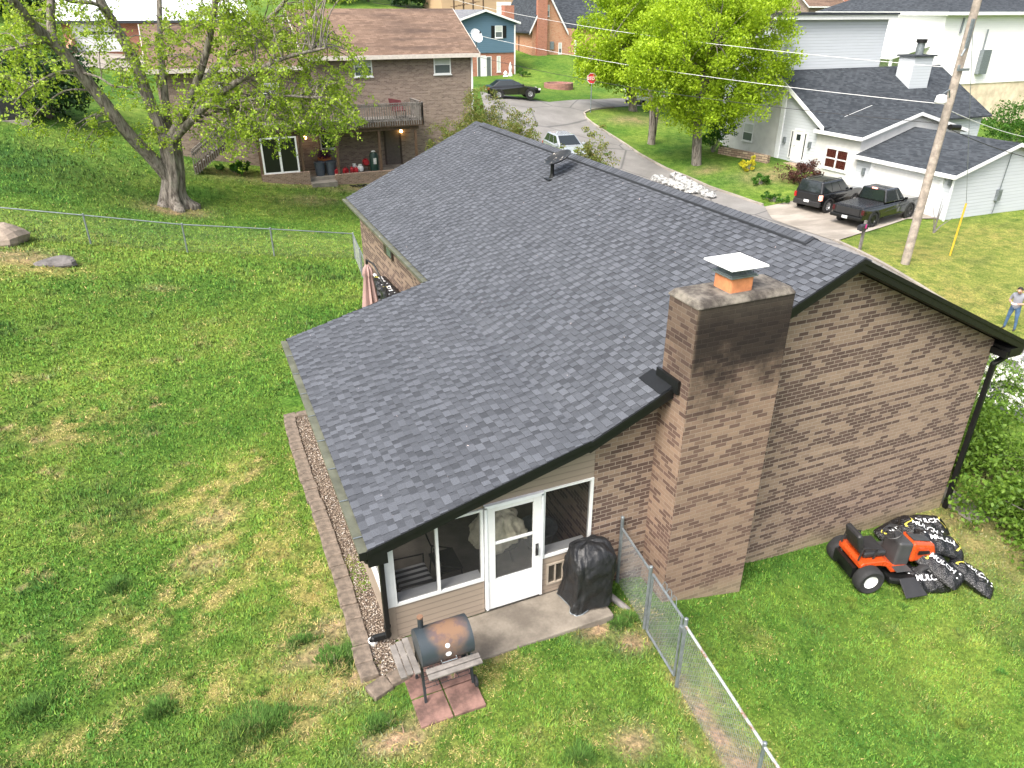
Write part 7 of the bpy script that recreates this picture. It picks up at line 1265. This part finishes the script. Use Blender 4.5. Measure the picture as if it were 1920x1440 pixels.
# ------------------------------------------------------------------ people
SKIN = mat("skin", (.50, .29, .21), .55, var=.08); HAIR = mat("dark_hair", (.018, .013, .010), .7, var=.3); JEANS = mat("blue_jeans", (.06, .12, .22), .8, var=.3, scale=9); SHIRT = mat("grey_shirt", (.22, .23, .26), .85, var=.15, scale=7); SHOE = mat("dark_shoes", (.03, .03, .03), .6); PINK = mat("pink_shirt", (.55, .28, .26), .8); SHORTS = mat("dark_trousers", (.05, .06, .08), .8)
def person(label, loc, rz, top, bottom, hold=True, sub=2, bow=.12):
    T = thing("person", label, "person", loc, rz)       # local: faces -Y, x to the figure's left
    J = {}; E = []; R_ = {}; G = {}
    def j(n, co, r, par=None, g='torso'):
        J[n] = co; R_[n] = r; G[n] = g
        if par: E.append((par, n))
    j('pelvis', (0, 0, .95), .15); j('waist', (0, 0, 1.08), .145, 'pelvis'); j('chest', (0, .01, 1.28), .17, 'waist'); j('collar', (0, .01, 1.42), .11, 'chest'); j('neck', (0, -.01, 1.50), .06, 'collar', 'skin'); j('chin', (0, -.05 - bow * .3, 1.58), .075, 'neck', 'skin'); j('skull', (0, -.05 - bow * .5, 1.67), .10, 'chin', 'skin'); j('crown', (0, -.04 - bow * .5, 1.72), .075, 'skull', 'skin'); j('nose', (0, -.165 - bow * .5, 1.615), .014, 'skull', 'skin')
    for s, n in ((1, 'l'), (-1, 'r')):
        j('sh' + n, (s * .19, .01, 1.41), .075, 'collar'); j('up' + n, (s * .25, .03, 1.27), .065, 'sh' + n)
        if hold: el, wr = (s * .28, .03, 1.12), (s * .11, -.27, 1.14)
        else: el, wr = (s * .29, .03, 1.12), (s * .30, -.06, .88)
        j('el' + n, el, .047, 'up' + n, 'skin'); j('fo' + n, tuple(el[i] + (wr[i] - el[i]) * .4 for i in range(3)), .043, 'el' + n, 'skin'); j('wr' + n, wr, .029, 'fo' + n, 'skin'); d = Vector(wr) - Vector(el); d.normalize(); sd = Vector((0, 0, 1)).cross(d) if hold else Vector((0, 1, 0)); sd.normalize(); pm = Vector(wr) + d * .06; j('palm' + n, tuple(pm), .033, 'wr' + n, 'skin')
        for f_ in range(4):
            b0 = pm + d * .035 + sd * (.027 - .018 * f_); ln = (.06, .07, .065, .05)[f_]; m1 = b0 + d * ln * .5 + Vector((0, 0, -.006)); m2 = b0 + d * ln * .9 + Vector((0, 0, -.03)); j(f'f{f_}a' + n, tuple(b0), .010, 'palm' + n, 'skin'); j(f'f{f_}b' + n, tuple(m1), .009, f'f{f_}a' + n, 'skin'); j(f'f{f_}c' + n, tuple(m2), .008, f'f{f_}b' + n, 'skin')
        t0 = Vector(wr) + d * .03 + Vector((-s * .03, 0, .02)); t1 = t0 + d * .04 + Vector((-s * .015, 0, .012)); j('ta' + n, tuple(t0), .012, 'wr' + n, 'skin'); j('tb' + n, tuple(t1), .010, 'ta' + n, 'skin')
        j('hip' + n, (s * .10, 0, .88), .105, 'pelvis', 'legs'); j('thigh' + n, (s * .125, -.01, .68), .088, 'hip' + n, 'legs'); j('kn' + n, (s * .15, -.015, .48), .062, 'thigh' + n, 'legs'); j('calf' + n, (s * .165, .02, .32), .06, 'kn' + n, 'legs'); j('an' + n, (s * .18, .02, .09), .048, 'calf' + n, 'legs'); j('heel' + n, (s * .18, .04, .045), .042, 'an' + n, 'shoe'); j('toe' + n, (s * .20, -.17, .035), .035, 'heel' + n, 'shoe')
    names = list(J); ix = {n: i for i, n in enumerate(names)}; me = bpy.data.meshes.new("body"); me.from_pydata([J[n] for n in names], [(ix[a], ix[c]) for a, c in E], []); o = bpy.data.objects.new("tmp_body", me); COL.objects.link(o)
    o.modifiers.new("skin", 'SKIN'); sv = me.skin_vertices[0].data
    for n in names: r = R_[n]; sv[ix[n]].radius = (r * (1.15 if n in ('chest', 'waist', 'pelvis', 'collar') else 1), r * (.80 if n in ('chest', 'waist', 'pelvis') else 1))
    sv[ix['pelvis']].use_root = True; o.modifiers.new("sub", 'SUBSURF').levels = sub; bpy.context.view_layer.update(); dg = bpy.context.evaluated_depsgraph_get(); m2 = bpy.data.meshes.new_from_object(o.evaluated_get(dg)); bpy.data.objects.remove(o); bpy.data.meshes.remove(me)
    m2.name = "body"; m2.materials.clear(); mats = {'skin': 0, 'torso': 1, 'legs': 2, 'shoe': 3}
    for m in (SKIN, top, bottom, SHOE): m2.materials.append(m)
    JP = np.array([J[n] for n in names]); segs = [(np.array(J[a]), np.array(J[c]), a, c) for a, c in E]
    for f in m2.polygons:
        c = np.array(f.center); best = 9; g = 'skin'
        for a, d, na, nb in segs:
            u = np.clip(((c - a) @ (d - a)) / ((d - a) @ (d - a) + 1e-9), 0, 1); q = np.linalg.norm(c - a - (d - a) * u) - .5 * (R_[na] + R_[nb])
            if q < best: best = q; g = G[nb]
            if q == best and nb.startswith('el') and u < .55: g = 'torso'
            if q == best and nb.startswith('hip') and u < .3: g = 'legs'
        if g == 'torso' and c[2] < .90: g = 'legs'
        f.material_index = mats[g]; f.use_smooth = True
    body = bpy.data.objects.new("body", m2); COL.objects.link(body); adopt(body, T, False)
    cx, cy, cz = J['skull']; b = MB(); n_ = 18; vs = []
    for i in range(8):
        ph = (i / 7) * 1.75
        for k in range(n_):
            q = 2 * math.pi * k / n_; front = max(0, -math.sin(q)); p_ = min(ph, 1.75 - .75 * front); vs.append((cx + .106 * math.sin(p_) * math.cos(q), cy + .018 + .118 * math.sin(p_) * math.sin(q), cz + .012 + .115 * math.cos(p_)))
    b.add(vs, [(i * n_ + k, i * n_ + (k + 1) % n_, (i + 1) * n_ + (k + 1) % n_, (i + 1) * n_ + k) for i in range(7) for k in range(n_)]); b.build("hair", HAIR, T, world=False, smooth=True)
    for s in (-1, 1): b = MB(); b.ell((cx + s * .036, cy - .092, cz - .02), (.014, .008, .009), 8, 6); b.build("eye", mat("eye_dark", (.05, .035, .03), .3), T, world=False); b = MB(); b.ell((cx + s * .103, cy + .01, cz - .03), (.016, .03, .04), 8, 6); b.build("ear", SKIN, T, world=False)
    b = MB(); b.ell((cx, cy - .098 + bow * .1, cz - .085), (.026, .008, .007), 8, 5); b.build("mouth", mat("lips", (.40, .16, .13), .5), T, world=False)
    return T
pp = hit(1891, 617); rz_ = math.atan2(CAM[1] - pp[1], CAM[0] - pp[0]) + math.pi / 2
T = person("person in grey t-shirt and blue jeans looking down at a controller, far lawn", pp, rz_ - .25, SHIRT, JEANS, True, 2, .25)
b = MB(); b.box(-.10, .10, -.40, -.30, 1.135, 1.165); o = b.build("controller", WHITE2, None, "small white hand controller held by the person on the far lawn", "controller", bevel=.01)
o.location = Vector([float(c) for c in pp]) + Matrix.Rotation(rz_ - .25, 3, 'Z') @ Vector((0, -.35, 1.135)); o.rotation_euler = (0, 0, rz_ - .25)
q_ = on_y(976, 37, 112); T = person("person in a pink shirt standing before the white garage doors at the top edge", (q_[0], q_[1], q_[2]), math.atan2(CAM[1] - q_[1], CAM[0] - q_[0]) + math.pi / 2, PINK, SHORTS, False, 1)
